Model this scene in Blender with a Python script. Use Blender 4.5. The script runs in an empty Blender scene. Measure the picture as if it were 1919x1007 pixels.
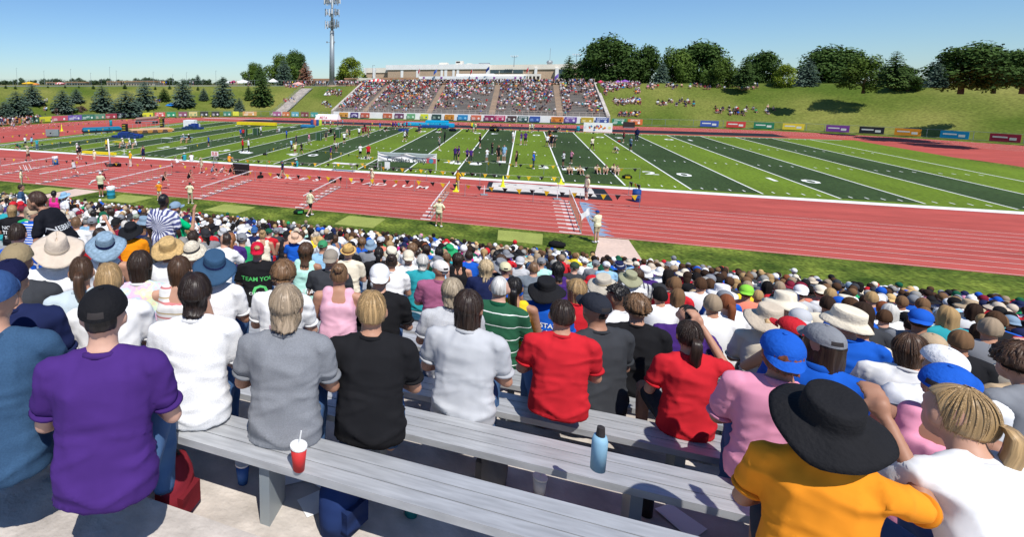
import bpy, bmesh, math, random
import numpy as np
from mathutils import Vector, Matrix, Euler, noise
from mathutils.bvhtree import BVHTree
random.seed(7); rng = np.random.RandomState(7)
R = math.radians
scene = bpy.context.scene
col = scene.collection

# ---------------------------------------------------------------- camera
FPX, CX, CY, HC = 980.0, 600.0, 297.0, 9.0
PITCH = math.atan(141/FPX); YAW = math.atan(383/FPX*math.cos(PITCH))
cam = bpy.data.cameras.new('camera'); camo = bpy.data.objects.new('camera', cam); col.objects.link(camo)
camo.location = (0, 0, HC); camo.rotation_euler = (math.pi/2-PITCH, 0, YAW)
cam.sensor_width = 36; cam.lens = 36*FPX/1919
cam.shift_x = (959.5-CX)/1919; cam.shift_y = -(503.5-CY)/1919
cam.clip_start = .1; cam.clip_end = 9000
scene.camera = camo
# ---------------------------------------------------------------- sky, sun, exposure
SUN_EL = R(57); SUNV = Vector((.57, -.82, 0)).normalized()
w = bpy.data.worlds.new('World'); scene.world = w; w.use_nodes = True
wn = w.node_tree.nodes; bg = wn['Background']
sky = wn.new('ShaderNodeTexSky'); sky.sky_type = 'NISHITA'; sky.sun_disc = False
sky.sun_elevation = SUN_EL; sky.sun_rotation = math.atan2(SUNV.x, SUNV.y); sky.air_density = 1.0; sky.dust_density = 0.1; sky.ozone_density = 3.0
tn = wn.new('ShaderNodeMix'); tn.data_type = 'RGBA'; tn.blend_type = 'MULTIPLY'; tn.inputs[0].default_value = 1; tn.inputs[7].default_value = (.76, .99, 1.26, 1); w.node_tree.links.new(sky.outputs[0], tn.inputs[6]); w.node_tree.links.new(tn.outputs[2], bg.inputs[0]); bg.inputs[1].default_value = .094
sl = bpy.data.lights.new('sun', 'SUN'); sl.energy = 5.0; sl.angle = R(.55); sl.color = (1, .96, .9)
so = bpy.data.objects.new('sun', sl); col.objects.link(so)
sd = Vector((SUNV.x*math.cos(SUN_EL), SUNV.y*math.cos(SUN_EL), math.sin(SUN_EL)))
so.rotation_euler = sd.to_track_quat('Z', 'Y').to_euler()
scene.view_settings.view_transform = 'Standard'; scene.view_settings.look = 'None'
scene.view_settings.exposure = 0.0; scene.view_settings.gamma = 1; scene.view_settings.use_curve_mapping = False

# ---------------------------------------------------------------- camera geometry helpers
_fw = np.array([-math.sin(YAW)*math.cos(PITCH), math.cos(YAW)*math.cos(PITCH), -math.sin(PITCH)])
_rt = np.array([math.cos(YAW), math.sin(YAW), 0]); _up = np.cross(_rt, _fw)
def ray(px, py): return _fw+_rt*(px-CX)/FPX-_up*(py-CY)/FPX
def G(px, py, z=0.):
    d = ray(px, py); t = (z-HC)/d[2]; return float(d[0]*t), float(d[1]*t)
def depth(X, Y, Z): return float(np.dot(np.array([X, Y, Z-HC]), _fw))
def proj(X, Y, Z):
    v = np.array([X, Y, Z-HC]); d = v@_fw; return CX+FPX*(v@_rt)/d, CY-FPX*(v@_up)/d
def XR(Y): return .67*Y+1.5
STX = (-47.3, 17.7)        # the far grandstand stands here
BC = (-55., 80.)            # centre of the left bend
BR = (30.8, 80.)            # centre of the right bend
FOOT = 50.                  # bank foot radius
def bank_d(X, Y):
    if X < BC[0]: return math.hypot(X-BC[0], Y-BC[1])-FOOT
    if X > BR[0]: return math.hypot(X-BR[0], Y-BR[1])-FOOT
    return Y-130. if Y > 80 else 30.-Y
def rim(X):
    t = min(1, max(0, (X+60)/75)); return 8.1+.9*t*t*(3-2*t)
def HT(X, Y):
    d = bank_d(X, Y)
    if d <= 0: return 0.
    D = 27.; t = min(1, d/D); z = rim(X)*(.55*t+.45*t*t*(3-2*t))
    if STX[0] < X < STX[1] and d < 30 and Y > 80: z = max(0, z-2.2)
    return z
def GH(px, py):
    d = ray(px, py); t = 60.
    while t < 700:
        X, Y, Z = d[0]*t, d[1]*t, HC+d[2]*t
        if Z < HT(X, Y): return X, Y, HT(X, Y)
        t += .4
    return d[0]*t, d[1]*t, HC+d[2]*t

# ---------------------------------------------------------------- object helpers
def tag(o, label=None, cat=None, group=None, kind=None):
    if label: o['label'] = label
    if cat: o['category'] = cat
    if group: o['group'] = group
    if kind: o['kind'] = kind
    return o
def mesh_from(name, v, f, smooth=False):
    m = bpy.data.meshes.new(name); m.from_pydata([tuple(map(float, a)) for a in v], [], [tuple(a) for a in f])
    if smooth: m.polygons.foreach_set('use_smooth', [True]*len(m.polygons))
    m.update(); return m
def link(name, mesh, parent=None, loc=(0, 0, 0), rot=(0, 0, 0), sc=(1, 1, 1), mat=None, color=None):
    o = bpy.data.objects.new(name, mesh); col.objects.link(o)
    o.location = loc; o.rotation_euler = rot; o.scale = sc
    if parent is not None: o.parent = parent
    if mat is not None:
        if len(mesh.materials) == 0: mesh.materials.append(None)
        o.material_slots[0].link = 'OBJECT'; o.material_slots[0].material = mat
    if color is not None: o.color = tuple(color)+(1,) if len(color) == 3 else color
    return o
def empty(name, loc=(0, 0, 0), rz=0, label=None, cat=None, group=None):
    o = bpy.data.objects.new(name, None); col.objects.link(o); o.location = loc; o.rotation_euler = (0, 0, rz)
    o.empty_display_size = .2
    return tag(o, label, cat, group)
class MB:
    def __init__(s): s.v = []; s.f = []; s.mi = []; s.c = None
    def add(s, v, f, mi=0):
        b = len(s.v); s.v += [tuple(a) for a in v]; s.f += [tuple(b+i for i in q) for q in f]; s.mi += [mi]*len(f); return s
    def box(s, c, d, rz=0, mi=0, rx=0, ry=0):
        M = Matrix.Translation(c) @ Euler((rx, ry, rz)).to_matrix().to_4x4()
        v = [M @ Vector((x*d[0]/2, y*d[1]/2, z*d[2]/2)) for z in (-1, 1) for y in (-1, 1) for x in (-1, 1)]
        return s.add(v, [(0, 2, 3, 1), (4, 5, 7, 6), (0, 1, 5, 4), (2, 6, 7, 3), (0, 4, 6, 2), (1, 3, 7, 5)], mi)
    def cyl(s, p0, p1, r0, r1=None, n=8, mi=0, cap=True):
        r1 = r0 if r1 is None else r1
        p0 = Vector(p0); p1 = Vector(p1); a = (p1-p0).normalized()
        u = a.orthogonal().normalized(); w_ = a.cross(u)
        v = [p+(u*math.cos(t)+w_*math.sin(t))*r for p, r in ((p0, r0), (p1, r1)) for t in [2*math.pi*i/n for i in range(n)]]
        f = [(i, (i+1) % n, n+(i+1) % n, n+i) for i in range(n)]
        if cap: f += [tuple(range(n-1, -1, -1)), tuple(range(n, 2*n))]
        return s.add(v, f, mi)
    def quad(s, a, b, c, d, mi=0): return s.add([a, b, c, d], [(0, 1, 2, 3)], mi)
    def lathe(s, prof, n=12, c=(0, 0, 0), mi=0):
        v = [(c[0]+r*math.cos(2*math.pi*i/n), c[1]+r*math.sin(2*math.pi*i/n), c[2]+z) for r, z in prof for i in range(n)]
        f = [(k*n+i, k*n+(i+1) % n, (k+1)*n+(i+1) % n, (k+1)*n+i) for k in range(len(prof)-1) for i in range(n)]
        return s.add(v, f, mi)
    def mesh(s, name, mats=None, smooth=False):
        m = mesh_from(name, s.v, s.f, smooth)
        if mats:
            for a in (mats if isinstance(mats, (list, tuple)) else [mats]): m.materials.append(a)
            if isinstance(mats, (list, tuple)) and len(mats) > 1: m.polygons.foreach_set('material_index', s.mi)
        return m
    def obj(s, name, mats, parent=None, smooth=False, loc=(0, 0, 0), rot=(0, 0, 0)):
        return link(name, s.mesh(name, mats, smooth), parent, loc, rot)
def box_obj(name, c, d, mat, parent=None, rz=0): return MB().box(c, d, rz).obj(name, mat, parent)

# ---------------------------------------------------------------- materials
def mat(name, color=(.5, .5, .5), rough=.7, spec=.3, n1=0, s1=5, col2=None, bump=0, bs=20, metal=0, objcol=False, stretch=None, vcol=False, n2=0, s2=40, coord='Object', transl=0):
    m = bpy.data.materials.new(name); m.use_nodes = True
    N = m.node_tree.nodes; L = m.node_tree.links; b = N['Principled BSDF']
    b.inputs['Roughness'].default_value = rough; b.inputs['Specular IOR Level'].default_value = spec; b.inputs['Metallic'].default_value = metal
    tc = N.new('ShaderNodeTexCoord'); src = tc.outputs[coord]
    if stretch:
        mp = N.new('ShaderNodeMapping'); mp.inputs['Scale'].default_value = stretch; L.new(src, mp.inputs[0]); src = mp.outputs[0]
    if objcol:
        oi = N.new('ShaderNodeObjectInfo'); c = oi.outputs['Color']
    elif vcol:
        at = N.new('ShaderNodeAttribute'); at.attribute_name = 'Col'; c = at.outputs['Color']
    else:
        rg = N.new('ShaderNodeRGB'); rg.outputs[0].default_value = tuple(color)+(1,); c = rg.outputs[0]
    def nz(scale, lo, hi, detail=4):
        t = N.new('ShaderNodeTexNoise'); t.inputs['Scale'].default_value = scale; t.inputs['Detail'].default_value = detail; L.new(src, t.inputs[0])
        r_ = N.new('ShaderNodeMapRange'); r_.inputs[1].default_value = .32; r_.inputs[2].default_value = .68; r_.inputs[3].default_value = lo; r_.inputs[4].default_value = hi
        L.new(t.outputs[0], r_.inputs[0]); return r_.outputs[0], t.outputs[0]
    if col2 is not None:
        f_, _ = nz(s1, 0, 1); mx = N.new('ShaderNodeMix'); mx.data_type = 'RGBA'; L.new(f_, mx.inputs[0]); L.new(c, mx.inputs[6]); mx.inputs[7].default_value = tuple(col2)+(1,); c = mx.outputs[2]
    for (n, s) in ((n1, s1), (n2, s2)):
        if n:
            f_, _ = nz(s, 1-n, 1+n*.6); mx = N.new('ShaderNodeVectorMath'); mx.operation = 'SCALE'; L.new(c, mx.inputs[0]); L.new(f_, mx.inputs['Scale']); c = mx.outputs[0]
    L.new(c, b.inputs['Base Color'])
    if bump:
        _, h = nz(bs, 0, 1, 3); bp = N.new('ShaderNodeBump'); bp.inputs['Strength'].default_value = bump; bp.inputs['Distance'].default_value = .02; L.new(h, bp.inputs['Height']); L.new(bp.outputs[0], b.inputs['Normal'])
    return m
M = {}
M['grass'] = mat('grass', (.07, .125, .016), .9, .1, n1=.4, s1=.55, col2=(.16, .20, .03), n2=.6, s2=5, bump=.9, bs=7)
M['bank'] = mat('bank_grass', (.10, .155, .02), .95, .1, n1=.22, s1=.06, col2=(.20, .20, .05), n2=.3, s2=2.5, bump=.5, bs=4)
M['plain'] = mat('plain_grass', (.12, .14, .04), .95, .1, n1=.3, s1=.02, col2=(.2, .18, .08))
M['turf_dark'] = mat('turf_dark', (.042, .074, .022), .85, .15, n1=.22, s1=.25, n2=.3, s2=5, stretch=(1, .35, 1))
M['turf_light'] = mat('turf_light', (.132, .202, .016), .85, .15, n1=.18, s1=.25, n2=.25, s2=5, stretch=(1, .35, 1))
M['turf_pale'] = mat('turf_pale', (.30, .34, .085), .9, .1, n1=.12, s1=1, n2=.15, s2=9)
M['track'] = mat('track', (.44, .085, .068), .85, .2, n1=.17, s1=.35, n2=.14, s2=2.2, bump=.15, bs=30, stretch=(.3, 1.6, 1))
M['track2'] = mat('track_dark', (.38, .075, .065), .85, .2, n1=.15, s1=.3, n2=.12, s2=3)
M['line'] = mat('line_paint', (.76, .66, .6), .6, .3, n1=.1, s1=2)
M['fline'] = mat('field_paint', (.82, .83, .8), .7, .2, n1=.12, s1=3)
M['blueline'] = mat('blue_paint', (.23, .31, .44), .7, .2, n1=.15, s1=2)
M['black'] = mat('black_tarp', (.016, .016, .018), .6, .3, n1=.4, s1=.5)
M['concrete'] = mat('concrete', (.52, .47, .42), .9, .2, n1=.22, s1=.8, n2=.25, s2=5, bump=.4, bs=30)
M['concrete_path'] = mat('concrete_path', (.66, .50, .41), .9, .2, n1=.1, s1=.5, n2=.1, s2=5)
M['tan'] = mat('tan_concrete', (.46, .34, .24), .9, .2, n1=.12, s1=.3)
M['terrace'] = mat('terrace', (.27, .245, .225), .9, .2, n1=.2, s1=.5)
M['bench'] = mat('bench_board', (.05, .05, .055), .6, .3, n1=.2, s1=1.2)
M['alu'] = mat('aluminium', (.50, .51, .52), .45, .5, metal=.3, n1=.16, s1=1.3, n2=.18, s2=14, stretch=(.35, 3, 1))
M['white'] = mat('white_paint', (.82, .82, .8), .6, .3, n1=.06, s1=.6)
M['cream'] = mat('cream_wall', (.68, .58, .46), .85, .2, n1=.06, s1=.2)
M['brick'] = mat('brick_wall', (.50, .37, .26), .9, .2, n1=.08, s1=.12, n2=.12, s2=2.2)
M['fascia'] = mat('fascia', (.76, .71, .61), .8, .2, n1=.06, s1=.1)
M['glass'] = mat('window_glass', (.05, .08, .09), .1, .6)
M['dark'] = mat('dark_opening', (.03, .025, .025), .7, .3)
M['brown'] = mat('brown_roof', (.42, .25, .15), .9, .2, n1=.15, s1=.5)
M['galv'] = mat('galvanised_steel', (.30, .34, .36), .5, .5, n1=.1, s1=.5, metal=.3)
M['cell'] = mat('antenna_panel', (.72, .76, .78), .5, .4)
M['obj'] = mat('coloured_paint', rough=.6, spec=.35, objcol=True, n1=.07, s1=2)
M['cloth'] = mat('cloth', rough=.92, spec=.1, objcol=True, n1=.07, s1=7, bump=.22, bs=16)
def cloth_variant(name, mode):
    m = bpy.data.materials.new(name); m.use_nodes = True; N = m.node_tree.nodes; L = m.node_tree.links; b = N['Principled BSDF']; b.inputs['Roughness'].default_value = .92; b.inputs['Specular IOR Level'].default_value = .1
    oi = N.new('ShaderNodeObjectInfo'); tc = N.new('ShaderNodeTexCoord'); c = oi.outputs['Color']
    def ramp(sock, lo, hi, a, b_):
        r_ = N.new('ShaderNodeMapRange'); r_.inputs[1].default_value = lo; r_.inputs[2].default_value = hi; r_.inputs[3].default_value = a; r_.inputs[4].default_value = b_; L.new(sock, r_.inputs[0]); return r_.outputs[0]
    def wave(axis, sc, lo, hi):
        w_ = N.new('ShaderNodeTexWave'); w_.wave_type = 'BANDS'; w_.bands_direction = axis; w_.inputs['Scale'].default_value = sc; w_.inputs['Distortion'].default_value = .4; L.new(tc.outputs['Object'], w_.inputs[0]); return ramp(w_.outputs['Fac'], lo, hi, 0, 1)
    def mixc(f, col):
        nonlocal c
        x = N.new('ShaderNodeMix'); x.data_type = 'RGBA'; L.new(f, x.inputs[0]); L.new(c, x.inputs[6]); x.inputs[7].default_value = col; c = x.outputs[2]
    if mode == 'stripe': mixc(wave('Z', 7, .62, .68), (.7, .7, .68, 1))
    if mode == 'pin': mixc(wave('Z', 16, .8, .9), (.03, .03, .05, 1))
    if mode == 'plaid': mixc(wave('Z', 5, .6, .7), (.6, .6, .56, 1)); mixc(wave('X', 5, .7, .8), (.04, .04, .07, 1))
    n = N.new('ShaderNodeTexNoise'); n.inputs['Scale'].default_value = 160 if mode == 'heather' else 9; n.inputs['Detail'].default_value = 2; L.new(tc.outputs['Object'], n.inputs[0])
    f = ramp(n.outputs[0], .35, .65, .90 if mode == 'heather' else .93, 1.07 if mode == 'heather' else 1.04); sc = N.new('ShaderNodeVectorMath'); sc.operation = 'SCALE'; L.new(c, sc.inputs[0]); L.new(f, sc.inputs['Scale']); L.new(sc.outputs[0], b.inputs['Base Color'])
    r = N.new('ShaderNodeTexNoise'); r.noise_type = 'RIDGED_MULTIFRACTAL'; r.inputs['Scale'].default_value = 3.2; r.inputs['Detail'].default_value = 2.5; r.inputs['Distortion'].default_value = .8
    mp = N.new('ShaderNodeMapping'); mp.inputs['Rotation'].default_value = (.5, .3, .6); mp.inputs['Scale'].default_value = (1, 1, 1.9)
    ad = N.new('ShaderNodeVectorMath'); ad.operation = 'ADD'; cb = N.new('ShaderNodeCombineXYZ'); ml = N.new('ShaderNodeMath'); ml.operation = 'MULTIPLY'; ml.inputs[1].default_value = 40; L.new(oi.outputs['Random'], ml.inputs[0]); L.new(ml.outputs[0], cb.inputs[0]); L.new(tc.outputs['Object'], ad.inputs[0]); L.new(cb.outputs[0], ad.inputs[1]); L.new(ad.outputs[0], mp.inputs[0]); L.new(mp.outputs[0], r.inputs[0])
    bp = N.new('ShaderNodeBump'); bp.inputs['Strength'].default_value = 1; bp.inputs['Distance'].default_value = .03; L.new(r.outputs[0], bp.inputs['Height']); L.new(bp.outputs[0], b.inputs['Normal']); return m
M['cloth'] = cloth_variant('cloth', 'plain')
VAR = [cloth_variant('cloth_'+k, k) for k in ('stripe', 'pin', 'plaid', 'heather')]
M['skin'] = mat('skin', rough=.55, spec=.35, objcol=True, n1=.06, s1=14)
M['vcol'] = mat('crowd_clothing', rough=.85, spec=.15, vcol=True)
M['spruce'] = mat('spruce_needles', (.045, .088, .052), .8, .15, n1=.45, s1=.8, col2=(.13, .18, .14))
M['spruceg'] = mat('spruce_needles_green', (.038, .08, .018), .8, .15, n1=.45, s1=.8, col2=(.08, .13, .03))
M['dead'] = mat('dead_needles', (.26, .125, .08), .9, .1, n1=.4, s1=.8)
M['leaf'] = mat('leaf', (.07, .13, .015), .75, .2, n1=.5, s1=.35, col2=(.14, .21, .03))
M['leaf_dark'] = mat('leaf_dark', (.042, .088, .014), .75, .2, n1=.5, s1=.3, col2=(.085, .15, .028))
M['leaf_yellow'] = mat('leaf_yellow', (.15, .22, .015), .75, .2, n1=.4, s1=.4, col2=(.26, .32, .03))
M['leaf_far'] = mat('leaf_far', (.07, .115, .05), .85, .1, n1=.5, s1=.25)
M['bark'] = mat('bark', (.09, .06, .04), .95, .1, n1=.3, s1=5)
M['sandc'] = mat('pit_cover', (.62, .58, .53), .7, .3, n1=.12, s1=.6, bump=.8, bs=1.5)
def hair_mat():
    m = bpy.data.materials.new('hair'); m.use_nodes = True; N = m.node_tree.nodes; L = m.node_tree.links; b = N['Principled BSDF']
    oi = N.new('ShaderNodeObjectInfo'); uv = N.new('ShaderNodeUVMap'); mp = N.new('ShaderNodeMapping'); mp.inputs['Scale'].default_value = (34, 1.6, 1); L.new(uv.outputs[0], mp.inputs[0])
    ad = N.new('ShaderNodeVectorMath'); ad.operation = 'ADD'; cb = N.new('ShaderNodeCombineXYZ'); ml = N.new('ShaderNodeMath'); ml.operation = 'MULTIPLY'; ml.inputs[1].default_value = 90; L.new(oi.outputs['Random'], ml.inputs[0]); L.new(ml.outputs[0], cb.inputs[2]); L.new(mp.outputs[0], ad.inputs[0]); L.new(cb.outputs[0], ad.inputs[1])
    t = N.new('ShaderNodeTexNoise'); t.inputs['Scale'].default_value = 1; t.inputs['Detail'].default_value = 6; L.new(ad.outputs[0], t.inputs[0])
    r = N.new('ShaderNodeMapRange'); r.inputs[1].default_value = .33; r.inputs[2].default_value = .67; r.inputs[3].default_value = .6; r.inputs[4].default_value = 1.4; L.new(t.outputs[0], r.inputs[0])
    s = N.new('ShaderNodeVectorMath'); s.operation = 'SCALE'; L.new(oi.outputs['Color'], s.inputs[0]); L.new(r.outputs[0], s.inputs['Scale']); L.new(s.outputs[0], b.inputs['Base Color'])
    bp = N.new('ShaderNodeBump'); bp.inputs['Strength'].default_value = .8; bp.inputs['Distance'].default_value = .01; L.new(t.outputs[0], bp.inputs['Height']); L.new(bp.outputs[0], b.inputs['Normal'])
    b.inputs['Roughness'].default_value = .42; b.inputs['Specular IOR Level'].default_value = .45
    b.inputs['Anisotropic'].default_value = .5
    return m
M['hair'] = hair_mat()
def stripes(name, axis, ramp, scale=1.0, tie=False, noise_amt=0):
    m = bpy.data.materials.new(name); m.use_nodes = True; N = m.node_tree.nodes; L = m.node_tree.links; b = N['Principled BSDF']; b.inputs['Roughness'].default_value = .9
    tc = N.new('ShaderNodeTexCoord'); sp = N.new('ShaderNodeSeparateXYZ'); L.new(tc.outputs['Object'], sp.inputs[0])
    if tie:
        x = N.new('ShaderNodeMath'); x.operation = 'SUBTRACT'; x.inputs[1].default_value = tie[0]; L.new(sp.outputs[0], x.inputs[0])
        z = N.new('ShaderNodeMath'); z.operation = 'SUBTRACT'; z.inputs[1].default_value = tie[1]; L.new(sp.outputs[2], z.inputs[0])
        a = N.new('ShaderNodeMath'); a.operation = 'ARCTAN2'; L.new(x.outputs[0], a.inputs[0]); L.new(z.outputs[0], a.inputs[1]); v = a.outputs[0]
    else: v = sp.outputs[axis]
    ns = N.new('ShaderNodeTexNoise'); ns.inputs['Scale'].default_value = 14; L.new(tc.outputs['Object'], ns.inputs[0])
    k = N.new('ShaderNodeMath'); k.operation = 'MULTIPLY_ADD'; k.inputs[1].default_value = noise_amt; L.new(ns.outputs[0], k.inputs[0])
    k2 = N.new('ShaderNodeMath'); k2.operation = 'MULTIPLY'; k2.inputs[1].default_value = scale; L.new(v, k2.inputs[0]); L.new(k2.outputs[0], k.inputs[2])
    fr = N.new('ShaderNodeMath'); fr.operation = 'FRACT'; L.new(k.outputs[0], fr.inputs[0])
    cr = N.new('ShaderNodeValToRGB'); cr.color_ramp.interpolation = 'CONSTANT' if not tie else 'LINEAR'
    cr.color_ramp.elements[0].position = ramp[0][0]; cr.color_ramp.elements[0].color = ramp[0][1]+(1,)
    cr.color_ramp.elements[1].position = ramp[1][0]; cr.color_ramp.elements[1].color = ramp[1][1]+(1,)
    for p, c in ramp[2:]: cr.color_ramp.elements.new(p).color = c+(1,)
    L.new(fr.outputs[0], cr.inputs[0]); L.new(cr.outputs[0], b.inputs['Base Color']); return m
M['tiedye'] = stripes('tie_dye', 0, [(0, (.75, .75, .8)), (.28, (.75, .75, .8)), (.42, (.07, .08, .22)), (.8, (.07, .08, .22)), (.97, (.75, .75, .8))], 3.6, tie=(-.04, 1.22), noise_amt=1.1)
M['pinkstripe'] = stripes('striped_jersey', 2, [(0, (.75, .74, .72)), (.45, (.55, .2, .2)), (.58, (.75, .74, .72)), (.8, (.5, .38, .2)), (.9, (.75, .74, .72))], 9)
M['greenstripe'] = stripes('green_stripe', 2, [(0, (.01, .09, .04)), (.86, (.8, .82, .8)), (.93, (.01, .09, .04))], 9)
M['pastel'] = stripes('pastel_dye', 0, [(0, (.72, .45, .62)), (.2, (.75, .72, .42)), (.45, (.62, .76, .58)), (.7, (.5, .62, .78)), (.95, (.72, .45, .62))], 1.4, tie=(.02, .6), noise_amt=2.2)
M['awning'] = stripes('awning_stripe', 0, [(0, (.62, .03, .04)), (.5, (.8, .76, .7))], .8)
# ================================================================ the setting
def struct(o): o['kind'] = 'structure'; return o
# terrain: infield plane + grass bank + plateau, one sheet; it ends where the place stops being seen
def terrain():
    ds = [0, 1.5, 4, 7, 10, 13, 16, 19, 22, 25, 27, 29.9, 32, 60, 140, 400, 1400, 6000]
    pts = []
    def srow(X, Y, nx, ny):
        r = []
        for d in ds:
            x, y = X+nx*d, Y+ny*d
            z = HT(x, y) if nx == 0 or d < 30 else rim(x)
            if 0 < d < 27: z += .28*(noise.noise(Vector((x*.09, y*.09, 1))))*min(1, d/4)*min(1, (27-d)/4)
            r.append((x, y, max(z, 0) if d < 30 else rim(x)-.25))
        return r
    for a in np.linspace(-80, 90, 60)[:-1]:
        c, s = math.cos(R(a)), math.sin(R(a)); pts.append(srow(BR[0]+FOOT*c, BR[1]+FOOT*s, c, s))
    xs = sorted(list(np.linspace(BR[0], BC[0], 44))+[STX[0]-.05, STX[0]+.05, STX[1]-.05, STX[1]+.05], reverse=True)
    for X in xs: pts.append(srow(X, 130, 0, 1))
    for a in np.linspace(90, 262, 60)[1:]:
        c, s = math.cos(R(a)), math.sin(R(a)); pts.append(srow(BC[0]+FOOT*c, BC[1]+FOOT*s, c, s))
    v = [p for r in pts for p in r]; n = len(ds)
    f = [(i*n+j, i*n+j+1, (i+1)*n+j+1, (i+1)*n+j) for i in range(len(pts)-1) for j in range(n-1)]
    m = mesh_from('ground', v, f, True); m.materials.append(M['bank']); m.materials.append(M['plain'])
    m.polygons.foreach_set('material_index', [0 if j < 13 else 1 for i in range(len(pts)-1) for j in range(n-1)])
    struct(link('grass_bank', m))
terrain()
gm = mesh_from('ground', [(-130, -12, 0), (110, -12, 0), (110, 150, 0), (-130, 150, 0)], [(0, 1, 2, 3)]); gm.materials.append(M['grass']); struct(link('ground', gm))

def stad(r0, r1, z, mats, name, a1=262, xe=None, far=True, dash=None):
    """band of the oval between radii r0<r1 (near straight, left bend, far straight)"""
    P = []
    yn0, yn1 = BC[1]-r0, BC[1]-r1
    yf0, yf1 = BC[1]+r0, BC[1]+r1
    for x in np.linspace(BR[0], BC[0], 24): P.append(((x, yn0), (x, yn1)))
    for a in np.linspace(270, 90, 80)[1:]:
        c, s = math.cos(R(a)), math.sin(R(a)); P.append(((BC[0]+r0*c, BC[1]+r0*s), (BC[0]+r1*c, BC[1]+r1*s)))
    for x in np.linspace(BC[0], BR[0], 24)[1:]: P.append(((x, yf0), (x, yf1)))
    for a in np.linspace(90, -90, 80)[1:]:
        c, s = math.cos(R(a)), math.sin(R(a)); P.append(((BR[0]+r0*c, BR[1]+r0*s), (BR[0]+r1*c, BR[1]+r1*s)))
    v = [(a[0], a[1], z) for p in P for a in p]; f = [(2*i, 2*i+1, 2*i+3, 2*i+2) for i in range(len(P)-1)]
    return struct(link(name, mesh_from(name, v, f) if not mats else _m(mesh_from(name, v, f), mats)))
def _m(me, mt): me.materials.append(mt); return me
RT = 46.1
stad(20, RT, .004, M['track'], 'running_track')
LW = 1.065
for k in range(10):
    r = RT-.15-k*LW
    stad(r-.024, r+.024, .009, M['line'], 'lane_line')
def sheet(name, pts, z, mt, kind='structure', parent=None):
    m = mesh_from(name, [(p[0], p[1], z) for p in pts], [tuple(range(len(pts)))])
    if m.polygons[0].normal.z < 0: m.flip_normals()
    m.materials.append(mt); o = link(name, m, parent)
    if kind: o['kind'] = kind
    return o
# end area behind the field: darker red apron
# football field
FX0, FY0, FY1, YD = -71.5, 52.3, 106.9, 4.95
FX1 = 47.3
fx = [-1.1+YD*k for k in range(-14, 10)]
sheet('turf_apron', [(FX0-2.2, FY0-.9), (FX1+2.2, FY0-.9), (FX1+2.2, FY1+1.2), (FX0-2.2, FY1+1.2)], .010, M['turf_light'])
fm = MB(); edges = [FX0]+[x for x in fx if FX0+1 < x < FX1+1]
for i in range(len(edges)-1):
    a, b = edges[i], edges[i+1]; k = round((a+1.1)/YD) if i else -15
    fm.quad((a, FY0, .015), (b, FY0, .015), (b, FY1, .015), (a, FY1, .015), 0 if k % 2 == 0 else 1)
struct(fm.obj('football_field', [M['turf_light'], M['turf_dark']]))
ln = MB()
def gq(mb, x0, y0, x1, y1, z):
    mb.quad((x0, y0, z), (x1, y0, z), (x1, y1, z), (x0, y1, z))
for x in edges: gq(ln, x-.07, FY0, x+.07, FY1, .020)
gq(ln, FX0-.2, FY1-.12, FX1+.2, FY1+.12, .0245); gq(ln, FX0-.25, FY0, FX0, FY1, .0245)
for x in edges[:-1]:
    for d in range(1, 5):
        X = x+d*YD/5
        for yy in (FY0+.9, FY0+18.6, FY1-18.6, FY1-.9): gq(ln, X-.05, yy-.3, X+.05, yy+.3, .0225)
struct(ln.obj('yard_line', M['fline']))
sheet('kerb_strip', [(-68, 50.4), (42, 50.4), (42, 51.5), (-68, 51.5)], .0135, M['white'])
sheet('black_matting', [(-64, 110), (42, 110), (42, 116.6), (-64, 116.6)], .012, M['black'])
sheet('kerb_strip', [(-78, 116.7), (-58, 116.7), (-58, 117.6), (-78, 117.6)], .012, M['white'])

def text_mesh(s, size, ext=.0):
    c = bpy.data.curves.new('lettering', 'FONT'); c.body = s; c.size = size; c.align_x = 'CENTER'; c.align_y = 'CENTER'; c.extrude = ext; c.resolution_u = 2; c.offset = size*.02
    o = bpy.data.objects.new('tmp', c); dg = bpy.context.evaluated_depsgraph_get()
    m = bpy.data.meshes.new_from_object(o); bpy.data.objects.remove(o); bpy.data.curves.remove(c); m.name = 'lettering'; m.materials.clear(); return m
# field numbers
nums = {-10: '2', -8: '3', -6: '4', -4: '5', -2: '4', 0: '3', 2: '2', 4: '1', -12: '1'}
for k, d in nums.items():
    for (yy, fl) in ((FY0+8.2, 0), (FY1-8.2, math.pi)):
        for s_, ch in ((-1, d), (1, '0')):
            X = -1.1+YD*(k+1)+s_*1.45
            if X > FX1-2: continue
            ch2 = ch if not fl else ('0' if s_ < 0 else d)
            me = text_mesh(ch2, 2.6); me.materials.append(M['fline'])
            o = link('field_number', me, None, (X, yy, .027), (0, 0, fl), (1, 1.05, 1)); struct(o)
# STADIUM lettering on the track
for ch, px, py in (('B', 466, 331), ('U', 489, 333), ('R', 514, 335), ('K', 536, 337), ('E', 561, 339), ('S', 586, 341), ('T', 659, 344.5), ('A', 687, 347), ('D', 711, 348.5), ('I', 737, 350), ('U', 761, 351.5), ('M', 790, 353.5)):
    if ch in 'BU' and px < 500: continue
    me = text_mesh(ch, 1.7); me.materials.append(M['line']); X, Y = G(px, py)
    struct(link('track_lettering', me, None, (X, 44.9, .017), (0, 0, 0), (.82, 1.0, 1)))
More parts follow.
